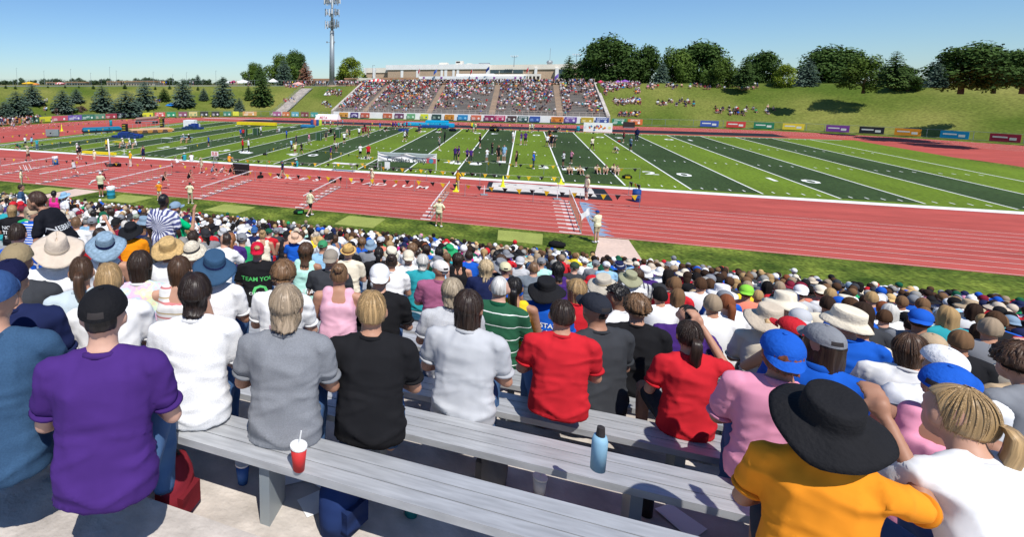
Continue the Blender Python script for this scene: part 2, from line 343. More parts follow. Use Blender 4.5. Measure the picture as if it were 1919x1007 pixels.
# lane stagger marks: white blocks left of hurdle line A and blue zone
mk = MB()
for k in range(9):
    y = BC[1]-RT+.15+(k+.5)*LW; mk.quad((2.45, y-.42, .014), (3.4, y-.42, .014), (3.4, y-.24, .014), (2.45, y-.24, .014))
struct(mk.obj('lane_mark', M['line']))
bz = MB()
for k in range(9):
    y0 = BC[1]-RT+.15+k*LW; bz.add([(4.35, y0+.05, .0135), (4.95+.08*(k % 2), y0+.05, .0135), (4.95, y0+.2, .0135), (5.45, y0+.25, .0135), (4.75, y0+LW-.05, .0135), (4.35, y0+LW-.05, .0135)], [(0, 1, 2, 3, 4, 5)])
struct(bz.obj('exchange_zone_mark', M['blueline']))
# pale turf patches and concrete pads in the grass strip
for pts in ([(-1.05, 33.3), (1.5, 33.3), (1.4, 31.0), (-1.0, 31.0)], [(-10.8, 33.3), (-8.2, 33.3), (-8.4, 30.9), (-11, 30.9)], [(-20.6, 33.2), (-17.9, 33.2), (-18.2, 31.0), (-21, 31.0)], [(-30.1, 33.2), (-27, 33.2), (-27.4, 30.9), (-30.5, 30.9)], [(-38.6, 33.3), (-35.6, 33.3), (-36, 31), (-39, 31)]):
    sheet('turf_patch', pts, .006, M['turf_pale'])
sheet('concrete_pad', [G(1122, 448), (XR(33.7), 33.7), (XR(28), 28), (3.2, 28), G(1123, 470)][0:1]+[(4.4, 33.8), (6.1, 33.8), (6.1, 26.5), (3.3, 26.5)][0:], .006, M['concrete_path'])
sheet('concrete_path', [(-35.6, 33.6), (-32.8, 33.6), (-34.2, 26.5), (-37.4, 26.5)], .006, M['concrete_path'])

# ---------------------------------------------------------------- long jump pit with its pale cover
p = empty('jump_pit', (2.2, 47.4, .004), 0, 'long jump sand pit under a wrinkled pale cover with a black rubber border', 'jump pit')
pb = MB(); pb.box((-.1, -.1, .03), (9.4, 4.6, .06)); pb.obj('rubber_border', M['black'], p)
gv = []; gf = []; nx, ny = 36, 12
for i in range(nx):
    for j in range(ny):
        x = -4.4+8.0*i/(nx-1); y = -1.75+3.7*j/(ny-1); gv.append((x, y, .09+.07*noise.noise(Vector((x*1.2, y*1.6, 3)))))
for i in range(nx-1):
    for j in range(ny-1): gf.append((i*ny+j, (i+1)*ny+j, (i+1)*ny+j+1, i*ny+j+1))
cm = mesh_from('pit_cover', gv, gf, True); cm.materials.append(M['sandc']); link('pit_cover', cm, p)
# ================================================================ grandstand across the field
SX0, SX1, SY0, SY1, SZ0, SZ1 = -47.3, 17.7, 131.5, 158.5, 1.55, 8.7
NR = 24
gs = empty('grandstand', (0, 0, 0), 0, 'far grandstand of dark bench rows with tan aisles, full of spectators', 'grandstand')
ter = MB(); dy = (SY1-SY0)/NR; dz = (SZ1-SZ0)/NR
def szt(i): return SZ0+dz*i
for i in range(NR):
    y = SY0+dy*i; z = szt(i)
    ter.quad((SX0, y, z-dz if i else 0), (SX1, y, z-dz if i else 0), (SX1, y, z), (SX0, y, z))
    ter.quad((SX0, y, z), (SX1, y, z), (SX1, y+dy, z), (SX0, y+dy, z))
ter.obj('terrace', M['terrace'], gs)
aisles = [-47.2+65*f for f in (0.175, .385, .605, .83)]
secs = []; prev = SX0+.6
aw = []
for px_b, px_t in ((682, 722), (803, 822), (921, 930), (1050, 1049)):
    x_ = G(px_b, 219)[0]*131.5/G(px_b, 219)[1]; aw.append(x_)
for x_ in aw:
    secs.append((prev, x_-.75)); prev = x_+.75
    a = MB()
    for i in range(NR):
        y = SY0+dy*i; z = szt(i)+.02
        a.box((x_, y+dy*.25, z-.02), (1.45, dy*.5, .06)); a.box((x_, y+dy*.75, z+dz*.25), (1.45, dy*.5, dz*.7))
    a.obj('aisle', M['tan'], gs)
secs.append((prev, SX1-.5))
bb = {}
for si, (a, b) in enumerate(secs):
    me = MB().box((0, 0, 0), (b-a, .34, .06)).mesh('bench', M['bench'])
    for i in range(NR): link('bench', me, gs, ((a+b)/2, SY0+dy*i+.62, szt(i)+.42))
for x in (SX0, SX1):
    wv = MB(); q = .35
    for s_ in (-q, q): pass
    wv.add([(x-q, SY0-.3, 0), (x+q, SY0-.3, 0), (x+q, SY1+.3, 0), (x-q, SY1+.3, 0), (x-q, SY0-.3, SZ0+.35), (x+q, SY0-.3, SZ0+.35), (x+q, SY1+.3, SZ1+.55), (x-q, SY1+.3, SZ1+.55)], [(0, 1, 5, 4), (1, 2, 6, 5), (2, 3, 7, 6), (3, 0, 4, 7), (4, 5, 6, 7)])
    wv.obj('side_wall', M['concrete'], gs)
MB().box(((SX0+SX1)/2, SY0-.1, .8), (SX1-SX0+.8, .2, 1.6)).obj('front_wall', M['white'], gs)
rl = empty('front_railing', (0, SY0+.05, SZ0), 0, 'pale steel railing along the bottom of the far grandstand', 'railing')
for z in (.5, 1.0): MB().box(((SX0+SX1)/2, 0, z), (SX1-SX0, .06, .06)).obj('rail', M['concrete'], rl)
pm = MB().box((0, 0, .5), (.07, .07, 1.0)).mesh('post', M['concrete'])
for i in range(49): link('post', pm, rl, (SX0+.5+i*1.335, 0, 0))

# ---------------------------------------------------------------- banners
BN = [  # px centre, py of bottom, width px, colour, letter colour, text, label
 (12, 233, 22, (.03, .03, .2), (.8, .8, .8), '', 'navy'), (26, 233, 18, (.75, .2, .05), (.8, .8, .8), '', 'orange'), (64, 232, 14, (.02, .12, .07), (.7, .8, .7), '', 'dark green'),
 (89, 230.5, 20, (.85, .8, .02), (.1, .1, .1), '', 'bright yellow'), (113, 229, 22, (.75, .1, .16), (.85, .85, .85), '', 'rose pink'), (141, 228, 20, (.2, .12, .5), (.8, .8, .85), 'DC', 'violet'),
 (166, 227, 21, (.03, .2, .13), (.75, .85, .8), 'SC', 'dark teal'), (188, 226, 17, (.12, .3, .2), (.85, .6, .5), '', 'sage green'), (209, 225, 19, (.42, .02, .05), (.85, .6, .6), '', 'dark red'),
 (232, 224, 20, (.015, .02, .03), (.6, .7, .75), 'SUPERIOR', 'black first'), (254, 223, 19, (.015, .02, .025), (.4, .65, .6), 'WILDCATS', 'black second'), (277, 222, 20, (.85, .8, .02), (.05, .05, .1), '', 'lemon yellow dark-emblemed'),
 (300, 221, 20, (.8, .1, .1), (.9, .8, .8), 'ST. MARYS', 'red and pink'), (321, 220.5, 18, (.0, .33, .14), (.8, .9, .8), '', 'emerald green'), (343, 220, 18, (.3, .08, .16), (.85, .8, .85), '', 'mauve'), (362, 219.5, 17, (.8, .66, .28), (.15, .3, .15), '', 'sand coloured'),
 (383, 219, 17, (.02, .02, .02), (.8, .8, .8), '', 'black with white print'), (404, 219, 17, (.03, .03, .03), (.85, .75, .85), '', 'black with pink print'), (426, 219, 17, (.04, .25, .17), (.7, .8, .8), '', 'sea green'), (442, 219, 13, (.85, .85, .05), (.7, .6, .1), '', 'pale yellow'), (468, 218.5, 33, (.8, .42, .12), (.85, .8, .7), 'CENTRAL', 'long orange'),
 (519, 218, 18, (.45, .12, .3), (.85, .8, .85), '', 'magenta and white'), (536, 218, 16, (.75, .2, .06), (.85, .7, .6), '', 'burnt orange'), (553, 219, 16, (.15, .5, .62), (.85, .9, .9), '', 'light blue'), (571, 219, 17, (.25, .05, .06), (.6, .55, .5), '', 'brown red'), (589, 219, 16, (.06, .4, .36), (.8, .9, .9), '', 'turquoise'),
 (644, 223, 19, (.8, .36, .04), (.15, .08, .02), '', 'amber'), (664, 223, 17, (.07, .02, .2), (.75, .7, .85), 'MP', 'dark purple'), (684, 223, 19, (.62, .1, .05), (.85, .6, .5), '', 'brick red'), (726, 223.5, 19, (.6, .12, .04), (.8, .5, .4), '', 'rust'), (748, 224, 19, (.16, .04, .12), (.8, .75, .8), '', 'plum'),
 (770, 224, 17, (.15, .45, .2), (.7, .85, .7), '', 'grass green'), (795, 225, 16, (.8, .85, .02), (.05, .2, .3), '', 'yellow with blue disc'), (818, 225, 19, (.01, .06, .05), (.45, .6, .5), '', 'black green'), (842, 225.5, 19, (.82, .32, .01), (.25, .1, .02), 'FULLERTON', 'orange with dark heading'), (867, 226, 20, (.0, .27, .6), (.3, .65, .85), '', 'sky blue'),
 (892, 226, 20, (.78, .17, .08), (.88, .8, .75), '', 'coral red'), (917, 226.5, 20, (.32, .01, .1), (.8, .7, .7), '', 'wine red'), (937, 227, 20, (.6, .01, .12), (.85, .6, .65), 'ARAPAHOE', 'crimson'), (959, 228, 18, (.06, .015, .02), (.8, .78, .75), '', 'very dark brown'), (980, 228, 20, (.015, .09, .08), (.75, .8, .8), 'ELKHORN', 'dark green white rimmed'), (1002, 229, 20, (.02, .09, .42), (.3, .5, .8), '', 'royal blue'),
 (1044, 229.5, 23, (.88, .27, .01), (.2, .05, .01), 'WOLFPACK', 'bright orange'), (1069, 230, 23, (.16, .06, .36), (.75, .7, .85), 'AXTELL', 'purple'), (1100, 230.5, 23, (.6, .42, .02), (.85, .8, .5), '', 'mustard gold'), (1128, 231, 24, (.03, .07, .35), (.75, .8, .88), 'KENESAW', 'blue animal-head'), (1160, 232, 26, (.0, .26, .13), (.85, .9, .86), 'SYRACUSE', 'green'), (1190, 233, 26, (.85, .17, .02), (.95, .85, .8), 'BEATRICE', 'orange red')]
ANG_R = [(84, (.05, .1, .4)), (79, (.6, .05, .05)), (74, (.02, .2, .1)), (69, (.8, .6, .05)), (62, (.2, .05, .3)), (57, (.02, .02, .03)), (52, (.8, .3, .02)), (46, (.0, .25, .5)), (40, (.4, .02, .06)), (33, (.03, .25, .15)), (26, (.8, .75, .1)), (19, (.1, .1, .4))]
for i, (an_, c) in enumerate(ANG_R):
    b = empty('school_banner', (BR[0]+(FOOT-.2)*math.cos(R(an_)), BR[1]+(FOOT-.2)*math.sin(R(an_)), .12), R(an_-90), f'{["navy", "red", "deep green", "golden", "violet", "black", "orange", "azure", "wine", "teal green", "lemon", "indigo"][i]} plain banner on the fence round the right bend', 'banner', 'school banners on the track fence')
    MB().box((0, 0, .62), (3.1, .05, 1.2)).obj('cloth', M['obj'], b).color = c+(1,); MB().box((-.5, -.03, .7), (1.5, .012, .22)).box((.8, -.03, .5), (.7, .012, .4)).obj('print', M['obj'], b).color = (.75, .75, .72, 1)
for i, (px, py, wpx, c, lc, s_, nm) in enumerate(BN):
    d = ray(px, py)
    # place on the fence line round the outside of the track
    t = 90.
    while bank_d(d[0]*t, d[1]*t) < (-.5 if px < 610 or px > 1142 else .95): t += .15
    X, Y = d[0]*t, d[1]*t
    if px < 610 or px > 1142: z0 = .12
    else: z0 = .2
    if X > BC[0]: ang = 0
    else: ang = math.atan2(Y-BC[1], X-BC[0])-math.pi/2
    wid = min(wpx*.88, 27)/FPX*depth(X, Y, 0)*1.0/max(.55, abs(math.cos(ang-YAW)))*.97
    b = empty('school_banner', (X, Y, z0), ang, f'{nm} banner on the fence round the far side of the track', 'banner', 'school banners on the track fence')
    MB().box((0, 0, .62), (wid, .05, 1.2)).obj('cloth', M['obj'], b).color = tuple(q*.8+.03 for q in c)+(1,)
    if s_:
        me = text_mesh(s_, .46 if len(s_) > 3 else .7)
        me.materials.append(M['obj']); ls = min(1.2, wid*.9/(len(s_)*.34+.1)) if len(s_) > 3 else 1
        link('lettering', me, b, (0, -.032, .95 if len(s_) > 3 else .62), (math.pi/2, 0, 0), (ls, 1, 1), color=lc)
    pr = MB()
    rr = random.Random(i)
    for q in range(3):
        pr.box((-wid*.27+rr.uniform(-.1, .1), -.03, .6-q*.2), (wid*.33*rr.uniform(.6, 1), .012, .09))
    pr.cyl((wid*.25, -.027, .45), (wid*.25, -.035, .45), .25, n=9)
    pr.obj('print', M['obj'], b).color = lc+(1,)
# fence behind banners
fe = empty('track_fence', (0, 0, 0), 0, 'low wire fence carrying the banners round the far bend of the track', 'fence')
fb = MB(); pts = [(x, 130.1) for x in np.linspace(SX0-1, BC[0], 6)]+[(BC[0]+(FOOT+.1)*math.cos(R(a)), BC[1]+(FOOT+.1)*math.sin(R(a))) for a in np.linspace(90, 200, 40)]
for a, b in zip(pts, pts[1:]): fb.cyl((a[0], a[1], 1.42), (b[0], b[1], 1.42), .03, n=4); fb.cyl((a[0], a[1], .12), (b[0], b[1], .12), .03, n=4)
fb.obj('rail', M['galv'], fe)
pm = MB().cyl((0, 0, 0), (0, 0, 1.45), .035, n=5).mesh('post', M['galv'])
for a in pts[::1]: link('post', pm, fe, (a[0], a[1], 0))
fe2 = empty('track_fence', (0, 0, 0), 0, 'low wire fence round the right bend of the track', 'fence')
fb = MB(); pts = [(x, 130.1) for x in np.linspace(SX1+.8, BR[0], 6)]+[(BR[0]+(FOOT+.1)*math.cos(R(a)), BR[1]+(FOOT+.1)*math.sin(R(a))) for a in np.linspace(90, -40, 46)]
for a, b in zip(pts, pts[1:]): fb.cyl((a[0], a[1], 1.42), (b[0], b[1], 1.42), .03, n=4); fb.cyl((a[0], a[1], .12), (b[0], b[1], .12), .03, n=4)
fb.obj('rail', M['galv'], fe2)
for a in pts: link('post', pm, fe2, (a[0], a[1], 0))

# ---------------------------------------------------------------- concrete stairs up the bank
st = empty('bank_stairs', (0, 0, 0), 0, 'long pale concrete stairway climbing the grass bank left of the far grandstand', 'stairs')
xa, ya, _ = GH(507, 216); xb, yb, zb = GH(566, 167)
x2, y2, _ = GH(536, 216); x3, y3, _ = GH(590, 165)
sb = MB(); NS = 34
for i in range(NS):
    t0, t1 = i/NS, (i+1)/NS
    L0 = (xa+(xb-xa)*t0, ya+(yb-ya)*t0); L1 = (xa+(xb-xa)*t1, ya+(yb-ya)*t1)
    R0 = (L0[0]+3.6, L0[1]+.2); R1 = (L1[0]+3.6, L1[1]+.2)
    z = HT(*L1)+.25; zp = HT(*L0)+.25 if i else 0
    sb.quad((L0[0], L0[1], zp), (R0[0], R0[1], zp), (R0[0], R0[1], z), (L0[0], L0[1], z)); sb.quad((L0[0], L0[1], z), (R0[0], R0[1], z), (R1[0], R1[1], z), (L1[0], L1[1], z))
sb.obj('steps', M['concrete'], st)
for off in (-.15, 3.75):
    for zt in (.5, 1.0):
        h = MB()
        for i in range(12):
            t0, t1 = i/12, (i+1)/12
            a = (xa+(xb-xa)*t0+off, ya+(yb-ya)*t0); b = (xa+(xb-xa)*t1+off, ya+(yb-ya)*t1)
            h.cyl((a[0], a[1], HT(*a)+zt), (b[0], b[1], HT(*b)+zt), .035, n=4)
            if zt > .9: h.cyl((a[0], a[1], HT(*a)-.1), (a[0], a[1], HT(*a)+1), .03, n=4)
        h.obj('handrail', M['galv'], st)

# ---------------------------------------------------------------- trees
def spruce_mesh(seed, h=1.0, rad=.40, lvl=19, nb=19, green=False):
    rr = random.Random(seed); mb = MB()
    for l in range(lvl):
        t = l/(lvl-1); z = .01+.95*t; rmax = rad*((1-t)**.55)*(.90+.2*rr.random())*(.82+.18*min(1, t*6))+.012
        n = max(6, int(nb*(1-t*.62)))
        for k in range(n):
            a = 2*math.pi*(k+rr.random()*.8)/n+l*.9; L_ = rmax*rr.uniform(.78, 1.13)
            ca, sa = math.cos(a), math.sin(a); zz = z+rr.uniform(-.02, .02)
            # a branch is a drooping fan of needle sprays
            segs = 4
            for s_ in range(segs):
                u0, u1 = s_/segs, (s_+1.25)/segs
                for side in (-1, 0, 1):
                    sa2 = a+side*rr.uniform(.25, .5)*(1-u0*.4)
                    r0 = L_*u0*.96; ln_ = L_*(u1-u0)*rr.uniform(.7, 1.15)*.85
                    p = Vector((ca*r0, sa*r0, zz-.10*rmax*u0+.03*u0)); d = Vector((math.cos(sa2), math.sin(sa2), rr.uniform(-.45, .12)))
                    q = p+d*ln_; wdt = ln_*.5; nrm = Vector((-d.y, d.x, 0))*wdt
                    up = Vector((0, 0, ln_*rr.uniform(.12, .3)))
                    mb.add([p-nrm*.5, p+nrm*.5, q+nrm*.25-up*.4, q-nrm*.25-up*.4, (p+q)/2+up], [(0, 1, 4), (1, 2, 4), (2, 3, 4), (3, 0, 4)])
    return mb
SP = {}
for nm, m_, seeds in (('blue', 'spruce', (1, 2, 3)), ('green', 'spruceg', (4, 5)), ('dead', 'dead', (6,))):
    SP[nm] = []
    for s_ in seeds:
        SP[nm].append(spruce_mesh(s_, nb=19, lvl=19).mesh('crown', M[m_]))
tr_m = MB().cyl((0, 0, -.03), (0, 0, .9), .022, .004, 7).mesh('trunk', M['bark'])
def conifer(px, py, top, wpx, kind, label, on_hill=True, Y=None, z=None):
    if Y is None:
        X, Y, Z = GH(px, py)
    else:
        d = ray(px, py); t = Y/d[1]; X = d[0]*t; Z = z
    dd = depth(X, Y, Z); h = (py-top)/FPX*dd*1.12; r = wpx/2/FPX*dd*1.1
    o = empty('spruce_tree', (X, Y, Z-.1), random.uniform(0, 6), label, 'tree', 'spruce trees on the far bank')
    s_ = r/.36
    link('crown', random.choice(SP[kind]), o, sc=(s_, s_, h)); link('trunk', tr_m, o, sc=(h*.9, h*.9, h))
for a in ((8, 219, 192, 38, 'blue', 'dark spruce cut off by the left edge of the photo beside the near fence'), (33, 214, 173, 50, 'blue', 'broad dark spruce, leftmost full one low on the grass bank'), (62, 196, 160, 38, 'blue', 'dark spruce behind and right of the broad leftmost one, blue rug at its foot'),
          (119, 210, 170, 42, 'blue', 'dark blue spruce above the brown shrubs on the bank'), (144, 192, 167, 26, 'blue', 'small pale blue spruce high on the bank, second row'), (193, 207, 162, 44, 'blue', 'tall dark spruce left of the pale overlapping pair'),
          (238, 217, 172, 60, 'blue', 'wide low blue spruce nearest the fence in front of a taller one'), (272, 203, 155, 42, 'blue', 'tall spruce behind the wide low blue one'), (308, 188, 165, 23, 'green', 'small green cone-shaped spruce left of the tall pale spruce'), (344, 199, 150, 43, 'blue', 'large pale spruce with a blue tarp at its foot'),
          (382, 188, 166, 19, 'blue', 'little dark spruce alone between two large ones'), (419, 197, 146, 42, 'blue', 'large blue spruce left of the white event tents'), (449, 207, 184, 20, 'blue', 'small spruce low on the bank near the orange banner'), (466, 186, 162, 18, 'green', 'narrow dark spruce leaning against the tall green one'),
          (492, 195, 142, 43, 'green', 'tall dark green spruce beside the stairs')):
    conifer(*a)
def px_at(px, py, Y):
    d = ray(px, py); t = Y/d[1]; return float(d[0]*t), Y, float(HC+d[2]*t)
for (px, base, top, wpx, Y, kind, label) in ((488, 160, 121, 26, 172, 'green', 'spruce behind the tents at the top of the bank'), (532, 160, 112, 32, 170, 'blue', 'tall grey green spruce at the head of the stairs'), (573, 160, 119, 30, 172, 'dead', 'dying spruce with red brown needles at the head of the stairs'), (1064, 160, 107, 34, 180, 'green', 'pointed spruce in front of the school right of the far grandstand'), (637, 150, 131, 20, 178, 'green', 'dark spruce below the yellow green tree by the mast'), (371, 158, 140, 13, 210, 'blue', 'small distant spruce behind the hilltop fence')):
    X, Y_, Z = px_at(px, base, Y); conifer(px, base, top, wpx, kind, label, Y=Y, z=max(8, Z))
for i, (px, py, h) in enumerate(((11, 166, 7), (29, 167, 7), (90, 165, 5), (122, 165, 6), (148, 165, 5), (175, 167, 8), (234, 166, 9), (291, 168, 7), (318, 167, 8), (371, 168, 7))):
    conifer(px, py, py-h, h*.8, 'green', ['first', 'second', 'third', 'fourth', 'fifth', 'sixth', 'seventh', 'eighth', 'ninth', 'tenth'][i]+' sapling from the left in the row of young conifers along the bank top')
def leafy(seed, n, lobes, leaf=.035):
    """crown in a unit box: radius about .5, foliage from z=.12 to 1"""
    rr = random.Random(seed); mb = MB(); L_ = []
    for i in range(lobes):
        a = rr.uniform(0, 2*math.pi); z = .17+.69*(i/(lobes-1)); rm = .42*math.sin(math.pi*min(1, (z+.02)*.98))**.55; r = rm*rr.uniform(.35, 1)*(1-.35*z*z)
        L_.append((Vector((r*math.cos(a), r*math.sin(a), z)), rr.uniform(.11, .19)))
    for _ in range(n):
        c, r = rr.choice(L_); d = Vector((rr.gauss(0, 1), rr.gauss(0, 1), rr.gauss(0, 1))).normalized(); p = c+d*r*rr.uniform(.5, 1.12)
        s_ = leaf*rr.uniform(.5, 1.2); nrm = (d+Vector((rr.gauss(0, .5), rr.gauss(0, .5), rr.gauss(.3, .5)))).normalized(); u = nrm.orthogonal().normalized(); w_ = nrm.cross(u)
        th = rr.uniform(0, 3); u, w_ = u*math.cos(th)+w_*math.sin(th), w_*math.cos(th)-u*math.sin(th)
        mb.add([p-u*s_, p+w_*s_*.6, p+u*s_, p-w_*s_*.6], [(0, 1, 2, 3)])
    return mb, L_
LF = {}
for nm, m_, seed, n in (('mid', 'leaf', 11, 7500), ('dark', 'leaf_dark', 12, 12000), ('yellow', 'leaf_yellow', 13, 6000), ('dark2', 'leaf_dark', 14, 9500), ('far', 'leaf_far', 15, 1500)):
    mb, lo = leafy(seed, n, 44 if 'dark' in nm else 30, .05 if nm == 'far' else .027)
    limbs = MB().cyl((0, 0, -.05), (0, 0, .42), .035, .018, 7)
    for c, r in lo[:9]: limbs.cyl((0, 0, random.uniform(.15, .38)), tuple(c), .013, .003, 5)
    LF[nm] = (mb.mesh('crown', M[m_]), limbs.mesh('trunk', M['bark']))
def tree(px, base, top, wpx, Y, kind, label, cat='tree', group='trees beyond the banks'):
    X, Y_, Z = px_at(px, base, Y); h = (base-top)/FPX*depth(X, Y, Z)*1.06; r = wpx/FPX*depth(X, Y, Z)*1.04
    o = empty('leafy_tree', (X, Y, Z), random.uniform(0, 6), label, cat, group)
    link('crown', LF[kind][0], o, sc=(r, r, h)); link('trunk', LF[kind][1], o, sc=(r, r, h))
tree(476, 162, 121, 52, 190, 'mid', 'loose pale green tree left of the spruce behind the tents')
tree(526, 160, 106, 66, 200, 'mid', 'large rounded green tree behind the spruces at the stair head')
tree(556, 160, 99, 52, 215, 'dark', 'dark green tree top rising behind the rounded green tree')
tree(653, 158, 109, 56, 175, 'yellow', 'bright yellow green tree just right of the antenna mast')
tree(1139, 172, 76, 118, 178, 'dark', 'huge dark green tree right of the far grandstand')
tree(1200, 172, 90, 72, 182, 'dark2', 'dark tree cut by the right edge next to the huge one')
tree(683, 152, 139, 12, 190, 'dark2', 'dark shrub at the corner of the school wall')
rr = random.Random(5)
WHERE = ['left of the first lamp post', 'between the first two lamp posts', 'behind the yellow tent', 'above the striped tent', 'left of the shop-like building', 'over the widest building', 'right of the widest building', 'near the small distant spruce', 'far right of the skyline row']
px = -8; i = 0; cnt = {}
while px < 420:
    tp = {265: 145}.get(px, rr.uniform(146.5, 152.5)-(2.5 if 262 < px < 300 else 0)); wd = rr.uniform(14, 26)
    w0 = WHERE[min(8, int((px+8)/48))]; k = cnt.get(w0, 0); cnt[w0] = k+1
    tree(px, 162, tp, wd, 330+rr.uniform(-30, 60), 'far', f'distant tree {w0} on the left skyline, {["leftmost", "second", "third", "fourth", "fifth", "sixth", "seventh"][k]} of that group', group='distant trees on the skyline')
    px += rr.uniform(7, 17)
for i, (px, tp, wd, kd, dY) in enumerate(((1258, 96, 70, 'mid', 0), (1300, 84, 105, 'dark', 14), (1352, 112, 60, 'mid', -6), (1425, 100, 80, 'dark2', 20), (1464, 122, 46, 'yellow', 5), (1560, 92, 120, 'dark', 30), (1618, 110, 80, 'mid', 8), (1700, 126, 60, 'dark2', 25), (1800, 88, 130, 'dark', 4), (1862, 108, 90, 'mid', 22), (1915, 96, 110, 'dark2', 10))):
    tree(px, 172, tp, wd, 172-(px-1258)*.13+dY, kd, f'{["first", "second", "third", "fourth", "fifth", "sixth", "seventh", "eighth", "ninth", "tenth", "last"][i]} leafy tree further right along the bank top')
for i, (px, base, top, wpx) in enumerate(((1238, 168, 128, 26), (1392, 170, 120, 34), (1510, 172, 126, 34), (1670, 174, 112, 44), (1752, 176, 134, 30))):
    conifer(px, base, top, wpx, 'green' if i % 2 else 'blue', f'{["first", "second", "third", "fourth", "fifth"][i]} spruce among the leafy trees further right', Y=166-(px-1238)*.12, z=8.6)
# shrubs low on the bank
sh, _ = leafy(33, 700, 10, .06)
shm = sh.mesh('shrub', mat('shrub_leaves', (.16, .10, .08), .9, .1, n1=.5, s1=1.5))
for i, (px, py) in enumerate(((104, 213), (118, 214), (134, 213), (147, 210), (155, 208))):
    X, Y, Z = GH(px, py); o = link('shrub', shm, None, (X, Y, Z-.9), (0, 0, i), (3.2, 2.2, 2.2)); tag(o, ['leftmost reddish', 'second reddish', 'middle grey brown', 'fourth grey', 'rightmost grey'][i]+' low shrub under the dark blue spruce on the bank', 'shrub', 'shrubs on the bank')
# a woodland edge far away on the left skyline
# ---------------------------------------------------------------- antenna mast
X, Y, Z = px_at(622, 162, 158); Z = 8.2
mz = empty('antenna_mast', (X, Y, Z), 0, 'tall grey phone mast with three rings of antennas on the bank top', 'mast')
sc_ = depth(X, Y, Z)/FPX
MB().cyl((0, 0, -.5), (0, 0, 101*sc_), 5.2*sc_, 4.0*sc_, 18).cyl((0, 0, 101*sc_), (0, 0, 166*sc_), 2.6*sc_, 2.0*sc_, 14).obj('pole', M['galv'], mz, smooth=True)
rr = random.Random(3)
for ring, (zc, rad, n, hh) in enumerate(((112, 12.5, 12, 15), (134, 12.5, 14, 15), (155, 14.5, 17, 14))):
    fr = MB(); zc_ = zc*sc_; ra = rad*sc_
    for dz_ in (-3, 4):
        for k in range(12):
            a, b = 2*math.pi*k/12, 2*math.pi*(k+1)/12; fr.cyl((ra*math.cos(a), ra*math.sin(a), zc_+dz_*sc_), (ra*math.cos(b), ra*math.sin(b), zc_+dz_*sc_), .07, n=4)
    for k in range(3): a = 2*math.pi*k/3+.4; fr.cyl((0, 0, zc_-3*sc_), (ra*math.cos(a), ra*math.sin(a), zc_-3*sc_), .09, n=4); fr.cyl((0, 0, zc_-9*sc_), (ra*math.cos(a), ra*math.sin(a), zc_-3*sc_), .07, n=4)
    fr.obj('ring_frame', M['galv'], mz)
    for k in range(n):
        a = 2*math.pi*(k+rr.random()*.4)/n; h_ = hh*sc_*rr.uniform(.55, 1.0); w_ = rr.uniform(.22, .42); x, y = ra*1.03*math.cos(a), ra*1.03*math.sin(a)
        MB().box((x, y, zc_+rr.uniform(-1.2, 1.2)*sc_), (.17, w_, h_), rz=a).obj('antenna', M['cell'] if rr.random() < .55 else M['galv'], mz)
        MB().box((x*.85, y*.85, zc_-1*sc_), (.22, .3, .5), rz=a).obj('radio_unit', M['galv'], mz)
MB().box((-.6, -.3, 80*sc_), (2.2, .12, .12)).box((-1.6, -.3, 80.5*sc_), (.35, .3, .5)).box((.9, -.3, 80*sc_), (.35, .3, .5)).obj('side_bracket', M['galv'], mz)
MB().cyl((0, 0, -1), (0, 0, .25), 1.9, 1.9, 20).obj('base', M['tan'], mz)
for s_ in (-1, 1): MB().box((s_*1.2, -.4, .7), (.25, .3, 2.0), ry=s_*-.5).obj('brace', M['galv'], mz)
# lamp posts / flag poles
def pole(px, base, top, Y, label, r=.09, name='light_pole', cat='lamp post', heads=False, group=None):
    X, Y_, Z = px_at(px, base, Y); h = (base-top)/FPX*depth(X, Y, Z)
    mb = MB().cyl((0, 0, 0), (0, 0, h), r, r*.6, 6)
    o = empty(name, (X, Y, Z), 0, label, cat, group); mb.obj('post', M['galv'], o)
    if heads:
        MB().box((0, 0, h*.97), (2.4, .15, .12)).box((0, 0, h*.86), (1.8, .12, .1)).obj('cross_arm', M['galv'], o)
        for q in (-1.1, -.4, .4, 1.1): MB().box((q, -.15, h*.97+.12), (.4, .35, .4)).obj('floodlight', M['cell'], o)
    else: MB().box((.3, 0, h), (.9, .25, .12)).obj('lamp_head', M['galv'], o)
for i, (px, top) in enumerate(((33, 128), (84, 133), (134, 130), (171, 137), (207, 126), (219, 133), (288, 135), (324, 140), (350, 136), (405, 133))):
    pole(px, 161, top, 260, ['first', 'second', 'third', 'fourth', 'fifth', 'sixth', 'seventh', 'eighth', 'ninth', 'tenth'][i]+' thin lamp post from the left on the hilltop skyline', .11, group='lamp posts beyond the bank')
pole(963, 125, 105, 200, 'floodlight pole behind the middle of the school roof', .12, heads=True); pole(1079, 125, 102, 200, 'floodlight pole right of the pointed spruce', .12, heads=True)
pole(698, 155, 123, 164, 'slim dark lamp post in front of the school left wall', .09)
def flag(px, base, top, c, label):
    X, Y, Z = px_at(px, base, 163); h = (base-top)/FPX*depth(X, Y, Z); o = empty('flagpole', (X, Y, Z), 0, label, 'flagpole', 'flagpoles behind the far grandstand')
    MB().cyl((0, 0, 0), (0, 0, h), .06, .04, 6).obj('pole', M['white'], o)
    v = []; 
    for i in range(7):
        for j in range(4): v.append((-.2*i*(.45 if c[0] > .3 else .8), .1*math.sin(i*1.3+j*.5), h-.12-.32*j-.17*i))
    me = mesh_from('flag', v, [(i*4+j, i*4+j+1, i*4+j+5, i*4+j+4) for i in range(6) for j in range(3)], True); me.materials.append(M['obj']); link('flag', me, o, color=c)
